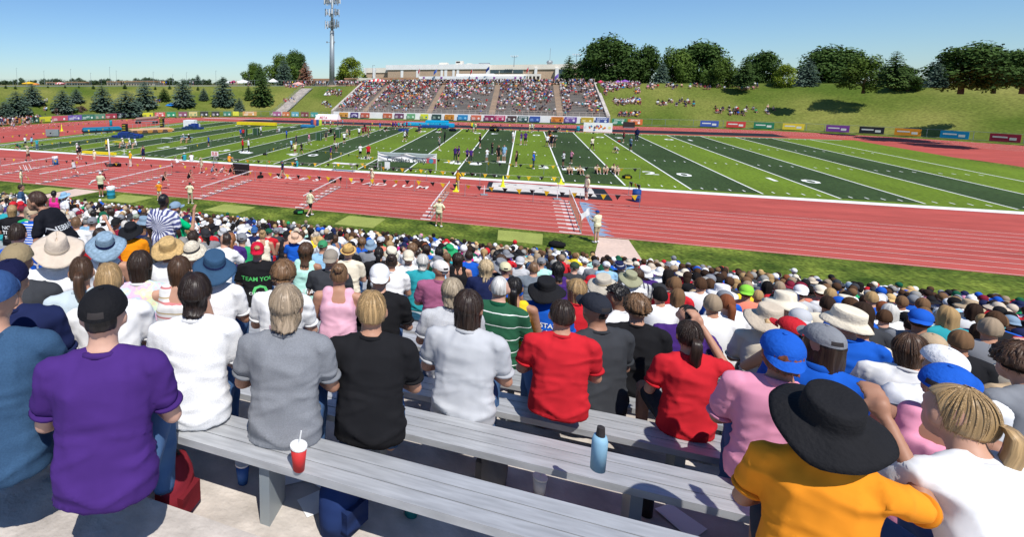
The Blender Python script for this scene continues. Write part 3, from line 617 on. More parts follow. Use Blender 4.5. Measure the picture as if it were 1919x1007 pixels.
for px, top, c, l in ((786, 127, (.5, .03, .05), 'flagpole with a drooping red flag left of the white booth'), (818, 128, (.05, .12, .42), 'flagpole with a light blue flag'), (884, 128, (.45, .02, .03), 'flagpole with a dark red flag in the middle of the booth roof'), (916, 123, (.01, .03, .2), 'flagpole with a large navy flag'), (989, 124, (.6, .04, .06), 'flagpole with a red and white flag right of the booth'), (1046, 136, (.2, .12, .5), 'flagpole with a purple flag by the pointed spruce')):
    flag(px, 157, top, c, l)

# ---------------------------------------------------------------- school building and booth behind the grandstand
def bx(mb, px0, px1, py0, py1, Y, dpt, mi=0):
    """box whose front face at distance Y spans the given picture columns and rows"""
    x0, _, z1 = px_at(px0, py0, Y); x1, _, z0 = px_at(px1, py1, Y); _, _, z1b = px_at(px1, py0, Y)
    z1 = (z1+z1b)/2 if abs(py0-py1) > 0 else z1
    mb.box(((x0+x1)/2, Y+dpt/2, (z0+z1)/2), (x1-x0, dpt, z1-z0), mi=mi)
sc2 = empty('school_building', (-20, 205, 8), 0, 'long flat-roofed tan school building with white roof bands behind the far grandstand', 'building')
def part(nm, m_, par, *boxes):
    mb = MB()
    for b in boxes: bx(mb, *b)
    o = mb.obj(nm, M[m_]); o.parent = par; o.matrix_parent_inverse = Matrix.Translation(par.location).inverted(); return o
part('wall', 'brick', sc2, (683, 728, 135, 165, 204.3, 30)); part('wall', 'brick', sc2, (727, 912, 125, 165, 201.35, 30)); part('wall', 'brick', sc2, (911, 1190, 124, 165, 202.9, 30))
part('roof_band', 'fascia', sc2, (681, 727, 127, 136, 204, 31)); part('roof_band', 'white', sc2, (723, 915, 120.5, 129, 201, 33)); part('roof_band', 'fascia', sc2, (912, 1192, 120, 128, 202.5, 32))
for q in ((681, 684), (699, 702), (751, 755), (780, 784), (826, 829), (833, 837), (848, 851), (856, 859), (911, 916), (1002, 1005), (1041, 1045)): part('pier', 'white', sc2, (q[0], q[1], 127, 165, 201.2, 1.6))
for q in ((829, 833, 130, 142), (851, 856, 130, 142), (919, 935, 130.5, 137), (937, 960, 129, 136), (962, 980, 131, 137), (1046, 1062, 130, 150), (1074, 1078, 129, 134), (1080, 1085, 129, 134)):
    f = part('window', 'fascia', sc2, (q[0]-.6, q[1]+.6, q[2]-.6, q[3]+.6, 201.5 if q[0] < 911 else 202.7, 1.2)); part('pane', 'glass', sc2, (q[0], q[1], q[2], q[3], 201.4 if q[0] < 911 else 202.6, .8))
for q in ((823, 838, 117, 121), (854, 867, 114, 121), (874, 884, 118.5, 121)): part('roof_unit', 'fascia', sc2, (q[0], q[1], q[2], q[3], 206, 4))
part('roof_unit', 'galv', sc2, (897, 917, 117.5, 121, 206, 4)); part('roof_vent', 'dark', sc2, (855, 862, 115, 117.5, 205.9, .3))
dm = MB(); x, y, z = px_at(1030, 119, 210); dm.lathe([(0.001, .9), (.8, .8), (1.1, .2), (.8, -.5), (0.001, -.7)], 10, (x, y, z+.3)); dm.cyl((x, y, z), (x, y, z+5.5), .06, n=5)
o = dm.obj('roof_antenna', M['galv']); o.parent = sc2; o.matrix_parent_inverse = Matrix.Translation(sc2.location).inverted()
pbx = empty('press_booth', (-10, 165, 8), 0, 'long white-roofed concession booth with open bays along the top of the far grandstand', 'booth')
part('back_wall', 'cream', pbx, (785, 985, 147, 160, 165.0, 6)); part('roof', 'white', pbx, (785, 986, 142.5, 148.6, 164, 10)); part('roof_peak', 'white', pbx, (855, 925, 138, 143, 166, 6))
part('upper_roof', 'fascia', pbx, (925, 1014, 138.5, 142.5, 169, 8))
for i in range(13):
    px = 786+i*16.5; part('column', 'white', pbx, (px-1.1, px+1.1, 148, 163, 164.2, .5))
    if i < 12: part('window_band', 'dark', pbx, (px+2, px+14.5, 148.8, 151.3, 164.8, .3))
for i in (0, 2, 5, 7, 9, 11): part('door_opening', 'dark', pbx, (787+i*16.5+2.5, 787+i*16.5+8.5, 151.5, 160, 164.85, .3))
for i in (0, 2, 6, 8, 10.4, 11): part('round_emblem', 'obj', pbx, (792.5+i*16.5, 796+i*16.5, 143.8, 147, 163.9, .2)).color = (.25, .05, .3, 1)
part('side_frame', 'dark', pbx, (988, 1012, 142.5, 160, 168, 4))
for px in (990, 997, 1004, 1012): part('column', 'fascia', pbx, (px-.8, px+.8, 142.5, 160, 167.6, .5))
hut = empty('brown_roof_shed', (-40, 170, 8), 0, 'low shed with a brown roof left of the white booth', 'shed')
part('wall', 'tan', hut, (700, 787, 149, 160, 171, 6)); part('roof', 'brown', hut, (712, 788, 145, 149.5, 169.5, 9)); part('wall', 'tan', hut, (646, 660, 147, 163, 168, 5)); part('roof', 'brown', hut, (645, 662, 146, 148, 167.5, 6))
o = empty('brown_roof_shed', (-60, 174, 8), 0, 'low shed with orange brown roof behind the mast', 'shed'); part('wall', 'white', o, (588, 690, 151, 163, 175, 5)); part('roof', 'brown', o, (586, 625, 147, 151.5, 174, 7)); part('roof', 'fascia', o, (660, 700, 146, 150, 174, 7))
for i, (a, b, t) in enumerate(((86, 107, 153.5), (123, 160, 153), (200, 226, 152), (229, 290, 151.5))):
    o = empty('low_building', (-200, 300, 8), 0, ['leftmost tiny pale', 'long pale', 'pale shop-like', 'widest cream and brown'][i]+' flat building on the far left skyline', 'building', 'low buildings beyond the left bank')
    part('wall', 'cream', o, (a, b, t+1.2, 160.5, 300, 14)); part('roof', 'brown', o, (a-.5, b+.5, t, t+1.3, 299, 16)); 
    k = a+3
    while k < b-3: part('window', 'dark', o, (k, k+2.2, 156.8, 158.8, 299.8, .5)); k += 5
# hilltop fence
hf = empty('hilltop_fence', (0, 0, 0), 0, 'thin chain-link fence along the top of the left bank', 'fence')
fpts = [(BC[0]+77.5*math.cos(R(a)), BC[1]+77.5*math.sin(R(a))) for a in np.linspace(88, 170, 34)]
f2 = MB()
for a, b in zip(fpts, fpts[1:]): f2.cyl((a[0], a[1], 10.0), (b[0], b[1], 10.0), .03, n=4); f2.cyl((a[0], a[1], 8.2), (b[0], b[1], 8.2), .1, n=4)
f2.obj('rail', M['galv'], hf); pm = MB().cyl((0, 0, 0), (0, 0, 2), .035, n=5).mesh('post', M['galv'])
for a in fpts: link('post', pm, hf, (a[0], a[1], 8))
# tents
def tent(px, base, top, wpx, Y, c, label, m_='obj', legs=True):
    X, _, Z = px_at(px, base, Y); s_ = depth(X, Y, Z)/FPX; h = (base-top)*s_; w_ = wpx*s_/2
    o = empty('canopy_tent', (X, Y, Z), .2, label, 'tent', 'event tents')
    mb = MB(); he = h*.66
    v = [(-w_, -w_, he), (w_, -w_, he), (w_, w_, he), (-w_, w_, he), (-w_*.35, -w_*.35, h*.88), (w_*.35, -w_*.35, h*.88), (w_*.35, w_*.35, h*.88), (-w_*.35, w_*.35, h*.88), (0, 0, h)]
    v += [(a, b, he-.3) for a, b, _ in v[:4]]
    f = [(0, 1, 5, 4), (1, 2, 6, 5), (2, 3, 7, 6), (3, 0, 4, 7), (4, 5, 8), (5, 6, 8), (6, 7, 8), (7, 4, 8), (9, 10, 1, 0), (10, 11, 2, 1), (11, 12, 3, 2), (12, 9, 0, 3)]
    me = mesh_from('canopy', v, f); me.materials.append(M[m_]); link('canopy', me, o, color=c)
    lm = MB().cyl((0, 0, 0), (0, 0, he), .04, n=5).mesh('leg', M['galv'])
    for a, b in ((-w_, -w_), (w_, -w_), (w_, w_), (-w_, w_)): link('leg', lm, o, (a*.96, b*.96, 0))
tent(456, 163, 149, 24, 160, (.85, .84, .8), 'white pointed canopy tent on the hilltop between two spruces')
tent(438, 162, 150, 12, 163, (.4, .03, .12), 'dark red canopy beside the white tent'); tent(430, 162, 151, 14, 168, (.8, .8, .78), 'small white canopy left of the dark red one')
tent(512, 163, 147, 16, 165, (.82, .82, .8), 'boxy white canopy behind the tall green spruce')
tent(559, 166, 153, 19, 160, (.8, .4, .36), 'pale red and white canopy at the head of the stairs')
tent(707, 160, 147, 34, 161, (.6, .05, .05), 'red and white striped marquee above the left end of the grandstand', 'awning')
tent(775, 160, 149, 22, 163, (.8, .7, .55), 'cream tent left of the booth'); tent(758, 160, 151, 14, 164, (.45, .25, .15), 'brown peaked canopy next to the cream tent')
tent(113, 161.5, 153.5, 13, 175, (.7, .1, .1), 'small red and white striped tent on the left hilltop', 'awning')
tent(55, 161.5, 153, 17, 175, (.85, .5, .02), 'bright orange yellow inflatable-looking tent on the left hilltop'); tent(68, 161.5, 155.5, 9, 174, (.75, .25, .06), 'small orange tent beside the yellow one')
tent(1170, 160, 149, 14, 166, (.25, .08, .4), 'purple canopy under the huge tree at right'); tent(1157, 160, 150, 10, 165, (.28, .1, .42), 'smaller purple canopy left of the other'); tent(1125, 160, 150, 9, 165, (.6, .05, .12), 'red umbrella canopy at the right end of the grandstand top')
tent(1020, 161, 152, 11, 163, (.8, .3, .45), 'pink parasol-like canopy at the top of the grandstand'); tent(1034, 161, 152.5, 9, 163, (.7, .12, .12), 'red parasol-like canopy next to the pink one')
tent(640, 163, 150, 20, 166, (.8, .6, .62), 'pale pink and white tent right of the mast foot')
# ================================================================ hurdles
hb = MB().box((0, 0, 0), (.04, .96, .075)).mesh('top_bar', M['white'])
hl = MB().cyl((0, 0, 0), (0, 0, .95), .018, n=6).mesh('upright', mat('hurdle_steel', (.45, .27, .16), .5, .4))
hf_ = MB().box((-.33, 0, .03), (.7, .045, .05)).mesh('foot', M['white'])
hf2 = MB().box((0, 0, .03), (.05, .9, .045)).mesh('base_bar', M['galv'])
ORD = ['nearest', 'second', 'third', 'fourth', 'middle', 'sixth', 'seventh', 'eighth', 'farthest']
rows = [(3.65, 'row by the blue track mark', range(0, 9)), (-5.35, 'row beside the orange-capped official', range(0, 9)), (-14.5, 'row behind the striding black-capped official', range(0, 8)), (-23.2, 'row left of the black scoreboard', range(0, 8)),
        (-32.2, 'row behind the orange shirt man', range(0, 8)), (-40.2, 'row left of the white pole', range(0, 8)), (-47.8, 'row by the blue barrel', range(2, 8)), (-56.4, 'row cut by the left edge', range(3, 8))]
for (X, nm, rg) in rows:
    for k in rg:
        y = BC[1]-RT+.15+(k+.5)*LW
        if X < -56 and k == 0: continue
        e = empty('hurdle', (X, y, .01), R(random.uniform(-2.5, 2.5)), f'white-topped hurdle, {ORD[k]} lane from the crowd, {nm}', 'hurdle', 'hurdles across the near straight')
        link('top_bar', hb, e, (0, 0, .93)); 
        for s_ in (-.36, .36): link('upright', hl, e, (0, s_, 0))
        for s_ in (-.42, .42): link('foot', hf_, e, (0, s_, 0))
        link('base_bar', hf2, e)
for i, (px, py) in enumerate(((45, 322), (56, 321))):
    X, Y = G(px, py); e = empty('hurdle', (X, Y, .05), .6, ['left', 'right'][i]+' one of two tipped hurdles beside the blue barrel', 'hurdle', 'hurdles across the near straight'); e.rotation_euler = (0, 1.2, .5)
    link('top_bar', hb, e, (0, 0, .93))
    for s_ in (-.36, .36): link('upright', hl, e, (0, s_, 0))
    for s_ in (-.42, .42): link('foot', hf_, e, (0, s_, 0))

# ================================================================ pennant strings
def pen_mesh(s=.36):
    v = [(-s*.5, 0, 0), (s*.5, 0, 0), (.02, .03, -s*.95), (-s*.5, .012, 0), (s*.5, .012, 0), (.02, .042, -s*.95)]
    return mesh_from('pennant', v, [(0, 2, 1), (3, 4, 5), (0, 1, 4, 3), (1, 2, 5, 4), (2, 0, 3, 5)])
PM = pen_mesh(); PM.materials.append(M['obj'])
YEL, BLK = (.72, .5, .015), (.012, .012, .014)
def pennants(pts, zt, n, label, size=1.0, orange=False, posts=True):
    n = max(3, int(n*.6))
    P = [Vector((*G(a, b, zt if len(pt) < 3 else pt[2]), zt if len(pt) < 3 else pt[2])) for pt in pts for a, b in [pt[:2]]]
    o = empty('pennant_string', tuple(P[0]), 0, label, 'bunting', 'pennant strings round the infield'); P0 = P[0]
    cm = MB(); seg = []
    for a, b in zip(P, P[1:]):
        L_ = (b-a).length; ns = 8
        q = [a.lerp(b, i/ns)-Vector((0, 0, .018*L_*4*(i/ns)*(1-i/ns)*.45)) for i in range(ns+1)]; seg += q[:-1]
    seg.append(P[-1])
    for a, b in zip(seg, seg[1:]): cm.cyl(a-P0, b-P0, .009, n=3, cap=False)
    cm.obj('cord', M['white'], o)
    L_ = [0]
    for a, b in zip(seg, seg[1:]): L_.append(L_[-1]+(b-a).length)
    for i in range(n):
        s_ = (i+.5+random.uniform(-.12, .12))/n*L_[-1]; k = max(j for j in range(len(L_)) if L_[j] <= s_); k = min(k, len(seg)-2)
        u = (s_-L_[k])/max(1e-6, L_[k+1]-L_[k]); p = seg[k].lerp(seg[k+1], u); d = seg[k+1]-seg[k]
        link('pennant', PM, o, tuple(p-P0), (random.uniform(-.25, .25), random.uniform(-.12, .12), math.atan2(d.y, d.x)+random.uniform(-.35, .35)), (size, size, size), color=YEL if i % 2 else BLK)
    if posts:
        for p in P: MB().cyl((p.x-P0.x, p.y-P0.y, -P0.z), (p.x-P0.x, p.y-P0.y, p.z-P0.z), .02, n=5).obj('post', M['galv'], o)
pennants([(478, 321), (650, 333), (777, 338), (872, 346), (1000, 356), (1088, 362), (1200, 366)], .95, 54, 'long yellow and black pennant string along the near side of the track infield', 1.15)
pennants([(0, 296), (110, 300), (240, 306), (360, 311), (478, 321)], .8, 40, 'yellow and black pennant string across the track at left', .9)
pennants([(708, 295), (815, 298), (913, 304), (1020, 309), (1200, 316)], 1.0, 42, 'pennant string crossing the turf behind the coaches sign', 1.0)
pennants([(400, 295), (500, 301), (600, 306), (715, 305)], .95, 26, 'pennant string on the turf left of the coaches sign', 1.0)
pennants([(660, 307), (800, 318), (900, 325), (1048, 332)], 1.05, 34, 'pennant string under and right of the coaches sign', 1.1)
pennants([(560, 277), (640, 286), (708, 295)], 1.0, 18, 'short pennant string running from the field centre to the coaches sign', 1.0)
pennants([(355, 275), (395, 262), (440, 251)], .9, 16, 'pennant string leading away over the turf at left', .9)
pennants([(500, 281), (537, 270), (570, 266)], .9, 12, 'small pennant string by the three standing athletes', .9)
pennants([(35, 272), (110, 266), (190, 262)], .9, 16, 'pennant string along the left corner of the field', .9)
pennants([(0, 256), (60, 250), (120, 246), (210, 239)], .9, 26, 'pennant string across the red apron at far left', 1.0)
pennants([(150, 250), (185, 248), (230, 245)], .6, 12, 'pennant string hanging in front of the blue landing mat', 1.0)
pennants([(200, 225), (300, 220), (400, 216)], 1.0, 34, 'pennant string in front of the left banners', 1.0)
pennants([(85, 238), (140, 232), (200, 227)], 1.0, 20, 'pennant string in front of the yellow left banner', 1.0)
pennants([(840, 240), (930, 241), (1060, 244), (1200, 251)], .7, 36, 'pennant string along the far side line of the field', 1.1)
pennants([(600, 228), (720, 230), (860, 231), (1000, 234), (1092, 237)], .8, 44, 'pennant string along the far track', 1.0)
pennants([(1180, 340), (1200, 347)], 1.1, 6, 'short pennant string at the right edge of the field', 1.3)

# ================================================================ coaches sign
X0, Y0 = G(708, 314, 0); X1, Y1 = G(817, 320, 0)
L_ = math.hypot(X1-X0, Y1-Y0); an = math.atan2(Y1-Y0, X1-X0)
cb = empty('coaches_sign', (X0, Y0, 0), an, 'white sagging cloth sign reading Coaches Only on two posts', 'sign')
gv = []; nx, nz = 40, 8
for i in range(nx+1):
    u = i/nx; top = 1.72-.42*abs(math.sin(2*math.pi*u))**1.3; 
    for j in range(nz+1):
        t = j/nz; gv.append((u*L_, .1*math.sin(u*math.pi*4)*t+.07*math.sin(t*9+u*20)*(1-t), .72+.06*u+(1.72-.72)*t-.05*abs(math.sin(2*math.pi*u))*t))
gm = mesh_from('cloth', gv, [(i*(nz+1)+j, (i+1)*(nz+1)+j, (i+1)*(nz+1)+j+1, i*(nz+1)+j+1) for i in range(nx) for j in range(nz)], True); gm.materials.append(M['white']); link('cloth', gm, cb)
for k in range(2):   # drooping swags of the folded upper edge
    gv = []
    for i in range(17):
        u = i/16; xx = (k+u)*L_/2; sag = .36*math.sin(math.pi*u)
        for j in range(4): gv.append((xx, -.16-.05*math.sin(j*2), 1.74-sag*(j/3)*.95-.02*j))
    gm = mesh_from('swag', gv, [(i*4+j, i*4+j+1, i*4+j+5, i*4+j+4) for i in range(16) for j in range(3)], True); gm.materials.append(mat('swag_cloth', (.42, .5, .5), .9)) if k == 0 else gm.materials.append(bpy.data.materials['swag_cloth']); link('swag', gm, cb)
me = text_mesh('Coaches Only', .72); me.materials.append(M['obj']); link('lettering', me, cb, (L_*.5, -.26, .98), (math.pi/2, 0, 0), color=(.04, .06, .08))
MB().box((L_*.92, -.17, 1.02), (.95, .03, .5)).obj('red_emblem', M['obj'], cb).color = (.5, .08, .1, 1)
MB().cyl((L_*.92, -.17, 1.02), (L_*.92, -.21, 1.02), .24, n=12).obj('round_emblem', M['obj'], cb).color = (.05, .3, .42, 1)
for x in (0, L_): MB().cyl((x, 0, 0), (x, 0, 1.8), .04, n=6).obj('post', M['white'], cb)
MB().box((1.1, -.3, .35), (.55, .1, .7)).obj('notice_sheet', M['white'], cb)

# white board with colourful print on the far side line
X, Y = G(1120, 248); X0 = G(1093, 247)[0]*Y/G(1093, 247)[1]; X1 = G(1147, 247)[0]*Y/G(1147, 247)[1]
wb = empty('white_signboard', ((X0+X1)/2, Y, 0), 0, 'large white board with a colourful printed picture by the far side line', 'sign')
MB().box((0, 0, .92), (X1-X0, .12, 1.75)).obj('board', M['white'], wb)
rr = random.Random(8)
for i in range(26):
    c = rr.choice([(.75, .12, .03), (.8, .45, .03), (.05, .2, .4), (.3, .05, .25), (.1, .1, .1)])
    x = rr.gauss(0, .8); z = .75+rr.gauss(0, .22)+.25*math.exp(-x*x)
    MB().cyl((x, -.065, z), (x, -.07-.001*i, z), rr.uniform(.08, .2), n=7).obj('print', M['obj'], wb).color = c+(1,)
MB().cyl((1.9, -.065, .9), (1.9, -.075, .9), .26, n=12).obj('print', M['obj'], wb).color = (.75, .7, .3, 1); MB().cyl((-2.1, -.065, .9), (-2.1, -.075, .9), .22, n=12).obj('print', M['obj'], wb).color = (.6, .65, .75, 1)

# ================================================================ barrels, cones, bags, scoreboard
def barrel(px, py, h, c, label, bag=True):
    X, Y = G(px, py); o = empty('barrel', (X, Y, 0), 0, label, 'barrel')
    MB().lathe([(.001, 0), (.28, 0), (.3, .03), (.3, h*.33), (.315, h*.35), (.3, h*.37), (.3, h*.66), (.315, h*.68), (.3, h*.7), (.3, h-.02), (.28, h), (.24, h-.04), (.001, h-.05)], 18).obj('drum', M['obj'], o, smooth=True).color = c+(1,)
    if bag:
        b = MB(); b.lathe([(.318, h-.2), (.33, h-.06), (.31, h+.03), (.22, h+.05), (.1, h-.02)], 18); me = b.mesh('bin_liner', M['white'], True)
        for v in me.vertices: v.co += Vector((random.uniform(-.02, .02), random.uniform(-.02, .02), random.uniform(-.03, .03)))
        link('bin_liner', me, o)
barrel(208.5, 372, .92, (.02, .27, .42), 'light blue barrel with a white liner on the grass by the running track')
barrel(104, 309, .9, (.01, .17, .42), 'blue barrel on the track between hurdle rows at left')
barrel(1192, 378, .95, (.01, .06, .25), 'dark blue barrel with yellow top at the right edge', False)
barrel(1083, 246, 1.0, (.0, .3, .4), 'small turquoise barrel left of the white signboard', False)
barrel(208, 236, 1.2, (.0, .25, .32), 'teal drum behind the blue landing mat', False)
def cone(px, py, h, label, c=(.75, .78, .01), r=.26):
    X, Y = G(px, py); o = empty('marker_cone', (X, Y, 0), 0, label, 'cone'); MB().lathe([(r, .02), (r*.55, h*.25), (r*.28, h*.6), (.03, h), (.001, h)], 12).obj('cone_body', M['obj'], o, smooth=True).color = c+(1,); MB().box((0, 0, .02), (r*2.4, r*2.4, .05)).obj('base', M['obj'], o).color = c+(1,)
cone(942, 352, 1.05, 'tall bright yellow cone standing on the edge of the sand pit'); cone(116, 245.5, 1.3, 'yellow cone on the red apron at far left'); cone(1051, 345, .5, 'small yellow cone at the right end of the kerb strip')
cone(854.5, 359, .75, 'yellow cone at the feet of the yellow polo man', r=.2)
def bag(px, py, c, label, s=1.0, c2=None):
    X, Y = G(px, py); mb = MB(); mb.lathe([(.001, 0), (.26, .01), (.34, .12), (.3, .26), (.15, .34), (.001, .36)], 14)
    me = mb.mesh('bag', M['cloth'], True)
    for v in me.vertices: v.co = Vector((v.co.x*1.35*s, v.co.y*.8*s, v.co.z*s))*(1+.12*noise.noise(v.co*5+Vector((px, 0, 0))))
    o = link('bag', me, None, (X, Y, .02), (0, 0, px), color=c); tag(o, label, 'bag'); h = MB()
    pts = [(.22*s*math.cos(a), 0, .32*s+.13*s*math.sin(a)) for a in np.linspace(0, math.pi, 7)]
    for a, b in zip(pts, pts[1:]): h.cyl(a, b, .018*s, n=5)
    h.obj('handle', M['cloth'], o).color = c+(1,)
    if c2: MB().box((0, -.28*s, .17*s), (.4*s, .05, .16*s)).obj('pocket', M['cloth'], o).color = c2+(1,)
bag(1043, 464, (.012, .012, .014), 'black duffel bag lying on the grass near the pale turf patch', 1.0)
bag(560, 401, (.012, .02, .014), 'black and green backpack on the grass by the striding official', .9, (.05, .35, .1))
bag(488, 334, (.012, .012, .012), 'black bag with white towel on the track before the lettering', .8, (.7, .7, .7)); bag(623, 343, (.012, .012, .012), 'black bag on the track left of the third hurdle row', .9)
bag(926, 246, (.01, .01, .01), 'large heap of black bags on the far side line', 2.6); bag(848, 246, (.01, .012, .03), 'dark bag beside the heap of blue mats', 1.6); bag(782, 247, (.02, .02, .03), 'small dark bag on the far side line', 1)
bag(1175, 335, (.012, .012, .012), 'black bag with camera gear at the right end of the turf', 1.0, (.6, .45, .02)); bag(497, 291, (.015, .015, .02), 'black bag beside the two athletes on the pad', .7); bag(1160, 246+20, (.3, .02, .02), 'red bag near the right edge of the field', .6)
bag(1040, 248, (.01, .01, .012), 'small black bag on the far side line near the white signboard', .9); bag(875, 247, (.02, .03, .02), 'low dark bag by the three in yellow and black', .9)
X, Y = G(452, 327.5); o = empty('scoreboard', (X, Y, 0), -.1, 'black portable display board on the track kerb', 'scoreboard'); MB().box((0, 0, .62), (1.75, .35, .95)).obj('screen', M['black'], o); MB().box((0, 0, .1), (1.5, .5, .12)).obj('base', M['dark'], o); MB().box((0, 0, 1.12), (1.75, .4, .05)).obj('rim', M['galv'], o)
X, Y = G(99, 257); o = empty('scoreboard', (X, Y, 0), .4, 'grey display board on the red apron at far left', 'scoreboard'); MB().box((0, 0, .75), (2.1, .4, 1.1)).obj('screen', M['galv'], o); MB().box((0, 0, .1), (1.7, .6, .15)).obj('base', M['dark'], o)
X, Y = G(1178, 240); o = empty('scoreboard', (X, Y, 0), 0, 'dark grey display board at the right end of the far track', 'scoreboard'); MB().box((0, 0, .7), (2.1, .3, 1.1)).obj('screen', M['dark'], o); MB().box((0, 0, .1), (1.8, .5, .12)).obj('base', M['galv'], o)
# white pole with weighted black base
X, Y = G(207, 312); o = empty('white_pole', (X, Y, 0), 0, 'tall white upright pole on a black base beside the hurdle rows', 'pole'); hh = 52/FPX*depth(X, Y, 0)
MB().cyl((0, 0, 0), (-.12, 0, hh), .075, .075, 10).obj('shaft', M['white'], o, smooth=True); MB().lathe([(.001, 0), (.42, 0), (.45, .1), (.38, .26), (.001, .28)], 14).obj('base', M['black'], o)
bag(220, 312, (.01, .01, .01), 'black sandbag next to the base of the white pole', 1.1)
# high jump standards, numbered black and yellow towers
for px, py, top, lb in ((235, 256, 232, 'near'), (304, 241.5, 222, 'far')):
    X, Y = G(px, py); s_ = depth(X, Y, 0)/FPX; h = (py-top)*s_; o = empty('indicator_tower', (X, Y, 0), .2, f'{lb} black and yellow rotating field event indicator tower with blue mats at its foot', 'indicator tower', 'indicator towers')
    MB().box((0, 0, h*.5), (.75, .7, h)).obj('column', M['black'], o)
    for k, z in enumerate((.9, .72, .54, .36)): MB().box((0, -.37, h*z), (.55, .03, h*.05)).obj('digit_panel', M['obj'], o).color = (.6, .5, .02, 1)
rr = random.Random(2)
for (cx_, cy_, w_, n, lb) in ((240, 258, 48, 26, 'pile of dark blue mats round the near indicator tower'), (361, 242, 28, 18, 'pile of dark blue mats below the white block'), (757, 246, 10, 4, 'small pile of blue mats on the far side line')):
    X, Y = G(cx_, cy_); s_ = depth(X, Y, 0)/FPX; o = empty('mat_pile', (X, Y, 0), 0, lb, 'mats')
    for k in range(n):
        u = rr.uniform(-1, 1); h = .35+(1-abs(u))*.75*rr.random(); MB().box((u*w_*s_*.5, rr.uniform(-.8, .8), h*.5), (1.3, .9, h), rz=rr.uniform(-.6, .6), rx=rr.uniform(-.15, .15)).obj('mat', M['obj'], o).color = (.012, .04, rr.uniform(.1, .25), 1)
X, Y = G(357, 239); o = empty('white_block', (X, Y, 0), .2, 'white covered box behind the pile of blue mats', 'box'); MB().box((0, 0, .8), (2.3, 1.8, 1.5)).obj('cover', M['white'], o); MB().box((1.5, 0, .4), (.8, 1.2, .8)).obj('side_box', M['white'], o)
# pole vault bed platform with rails
X0, Y0 = G(243, 249); X1, Y1 = G(322, 245.5); an = math.atan2(Y1-Y0, X1-X0); L_ = math.hypot(X1-X0, Y1-Y0)
o = empty('landing_platform', ((X0+X1)/2, (Y0+Y1)/2, 0), an, 'long orange tan padded platform with thin rails at the left end of the field', 'platform')
MB().box((0, 0, .42), (L_*.98, 4.2, .3)).obj('deck', mat('tan_deck', (.62, .38, .2), .8, n1=.1), o); 
for i in range(int(L_/.9)): MB().box((-L_*.49+.45+i*.9, -2.12, .3), (.8, .12, .5)).obj('pad', M['obj'], o).color = ((.5, .22, .05, 1) if i % 2 else (.12, .07, .05, 1))
for i in range(10): MB().cyl((-L_*.49+i*L_*.109, 2.1, 0), (-L_*.49+i*L_*.109, 2.1, 1.5), .035, n=4).obj('post', M['galv'], o)
MB().box((0, 2.1, 1.45), (L_, .05, .05)).obj('rail', M['galv'], o)
# blue landing mat at left
X0, Y0 = G(155, 249); X1, Y1 = G(227, 246); an = math.atan2(Y1-Y0, X1-X0); L_ = math.hypot(X1-X0, Y1-Y0)
o = empty('landing_mat', ((X0+X1)/2, (Y0+Y1)/2, 0), an, 'long turquoise blue high jump landing mat on the red apron', 'landing mat'); 
me = MB().box((0, 0, .58), (L_, 3, .6)).mesh('pad', M['obj']); bm = bmesh.new(); bm.from_mesh(me); bmesh.ops.bevel(bm, geom=bm.edges[:], offset=.16, segments=3, affect='EDGES'); bm.to_mesh(me); bm.free(); link('pad', me, o, color=(.0, .17, .3)); MB().box((0, 0, .18), (L_*.97, 2.8, .34)).obj('base', M['dark'], o)
# grey rolled cover on a cart behind
X, Y = G(275, 232); o = empty('equipment_cart', (X, Y, 0), .25, 'cart loaded with a long rolled cover on the red apron behind the platform', 'cart'); MB().cyl((-2.4, 0, 1.0), (2.6, 0, 1.45), .36, n=12).obj('rolled_cover', mat('cover_brown', (.3, .2, .16), .9), o); MB().box((0, 0, .6), (5, 1.3, .12)).obj('deck', M['galv'], o)
wm = MB().cyl((0, -.1, 0), (0, .1, 0), .3, n=12).mesh('wheel', M['black'])
for a in (-2.0, 2.0):
    for b in (-.8, .8): link('wheel', wm, o, (a, b, .3))
# yellow judges tables
def table(px, py, wpx, c, label, rz=.0, h=.75, d=.7, name='table'):
    X, Y = G(px, py); s_ = depth(X, Y, 0)/FPX; w_ = wpx*s_; o = empty(name, (X, Y, 0), rz, label, 'table')
    MB().box((0, 0, h), (w_, d, .05)).obj('tabletop', M['obj'], o).color = c+(1,); lm = MB().cyl((0, 0, 0), (0, 0, h), .03, n=5).mesh('leg', M['galv'])
    for a in (-.45, .45):
        for b in (-.4, .4): link('leg', lm, o, (a*w_, b*d, 0))
    return o
table(228, 275, 32, (.75, .55, .02), 'long yellow table with three seated officials in front of the blue mats', .05, .7)
table(350, 266, 24, (.3, .4, .5), 'pale blue table with people on the dark turf stripe', 0); table(313, 268, 22, (.6, .62, .58), 'grey white table left of the pale blue one', 0)
table(645, 321, 44, (.8, .8, .78), 'long white table with black underframe on the kerb strip', -.05, .8); 
X, Y = G(186, 291); o = tag(MB().box((0, 0, .3), (5.2, .5, .3)).obj('bench_cushion', M['obj'], loc=(X, Y, 0), rot=(0, 0, -.02)), 'low bright yellow padded bench along the near kerb strip', 'bench'); o.color = (.72, .6, .01, 1)
X, Y = G(481, 236); o = tag(MB().box((0, 0, .5), (9.2, .9, .6)).obj('bench_cushion', M['obj'], loc=(X, Y, 0)), 'long bright yellow mat beyond the turf near the far track', 'mat'); o.color = (.75, .58, .01, 1)
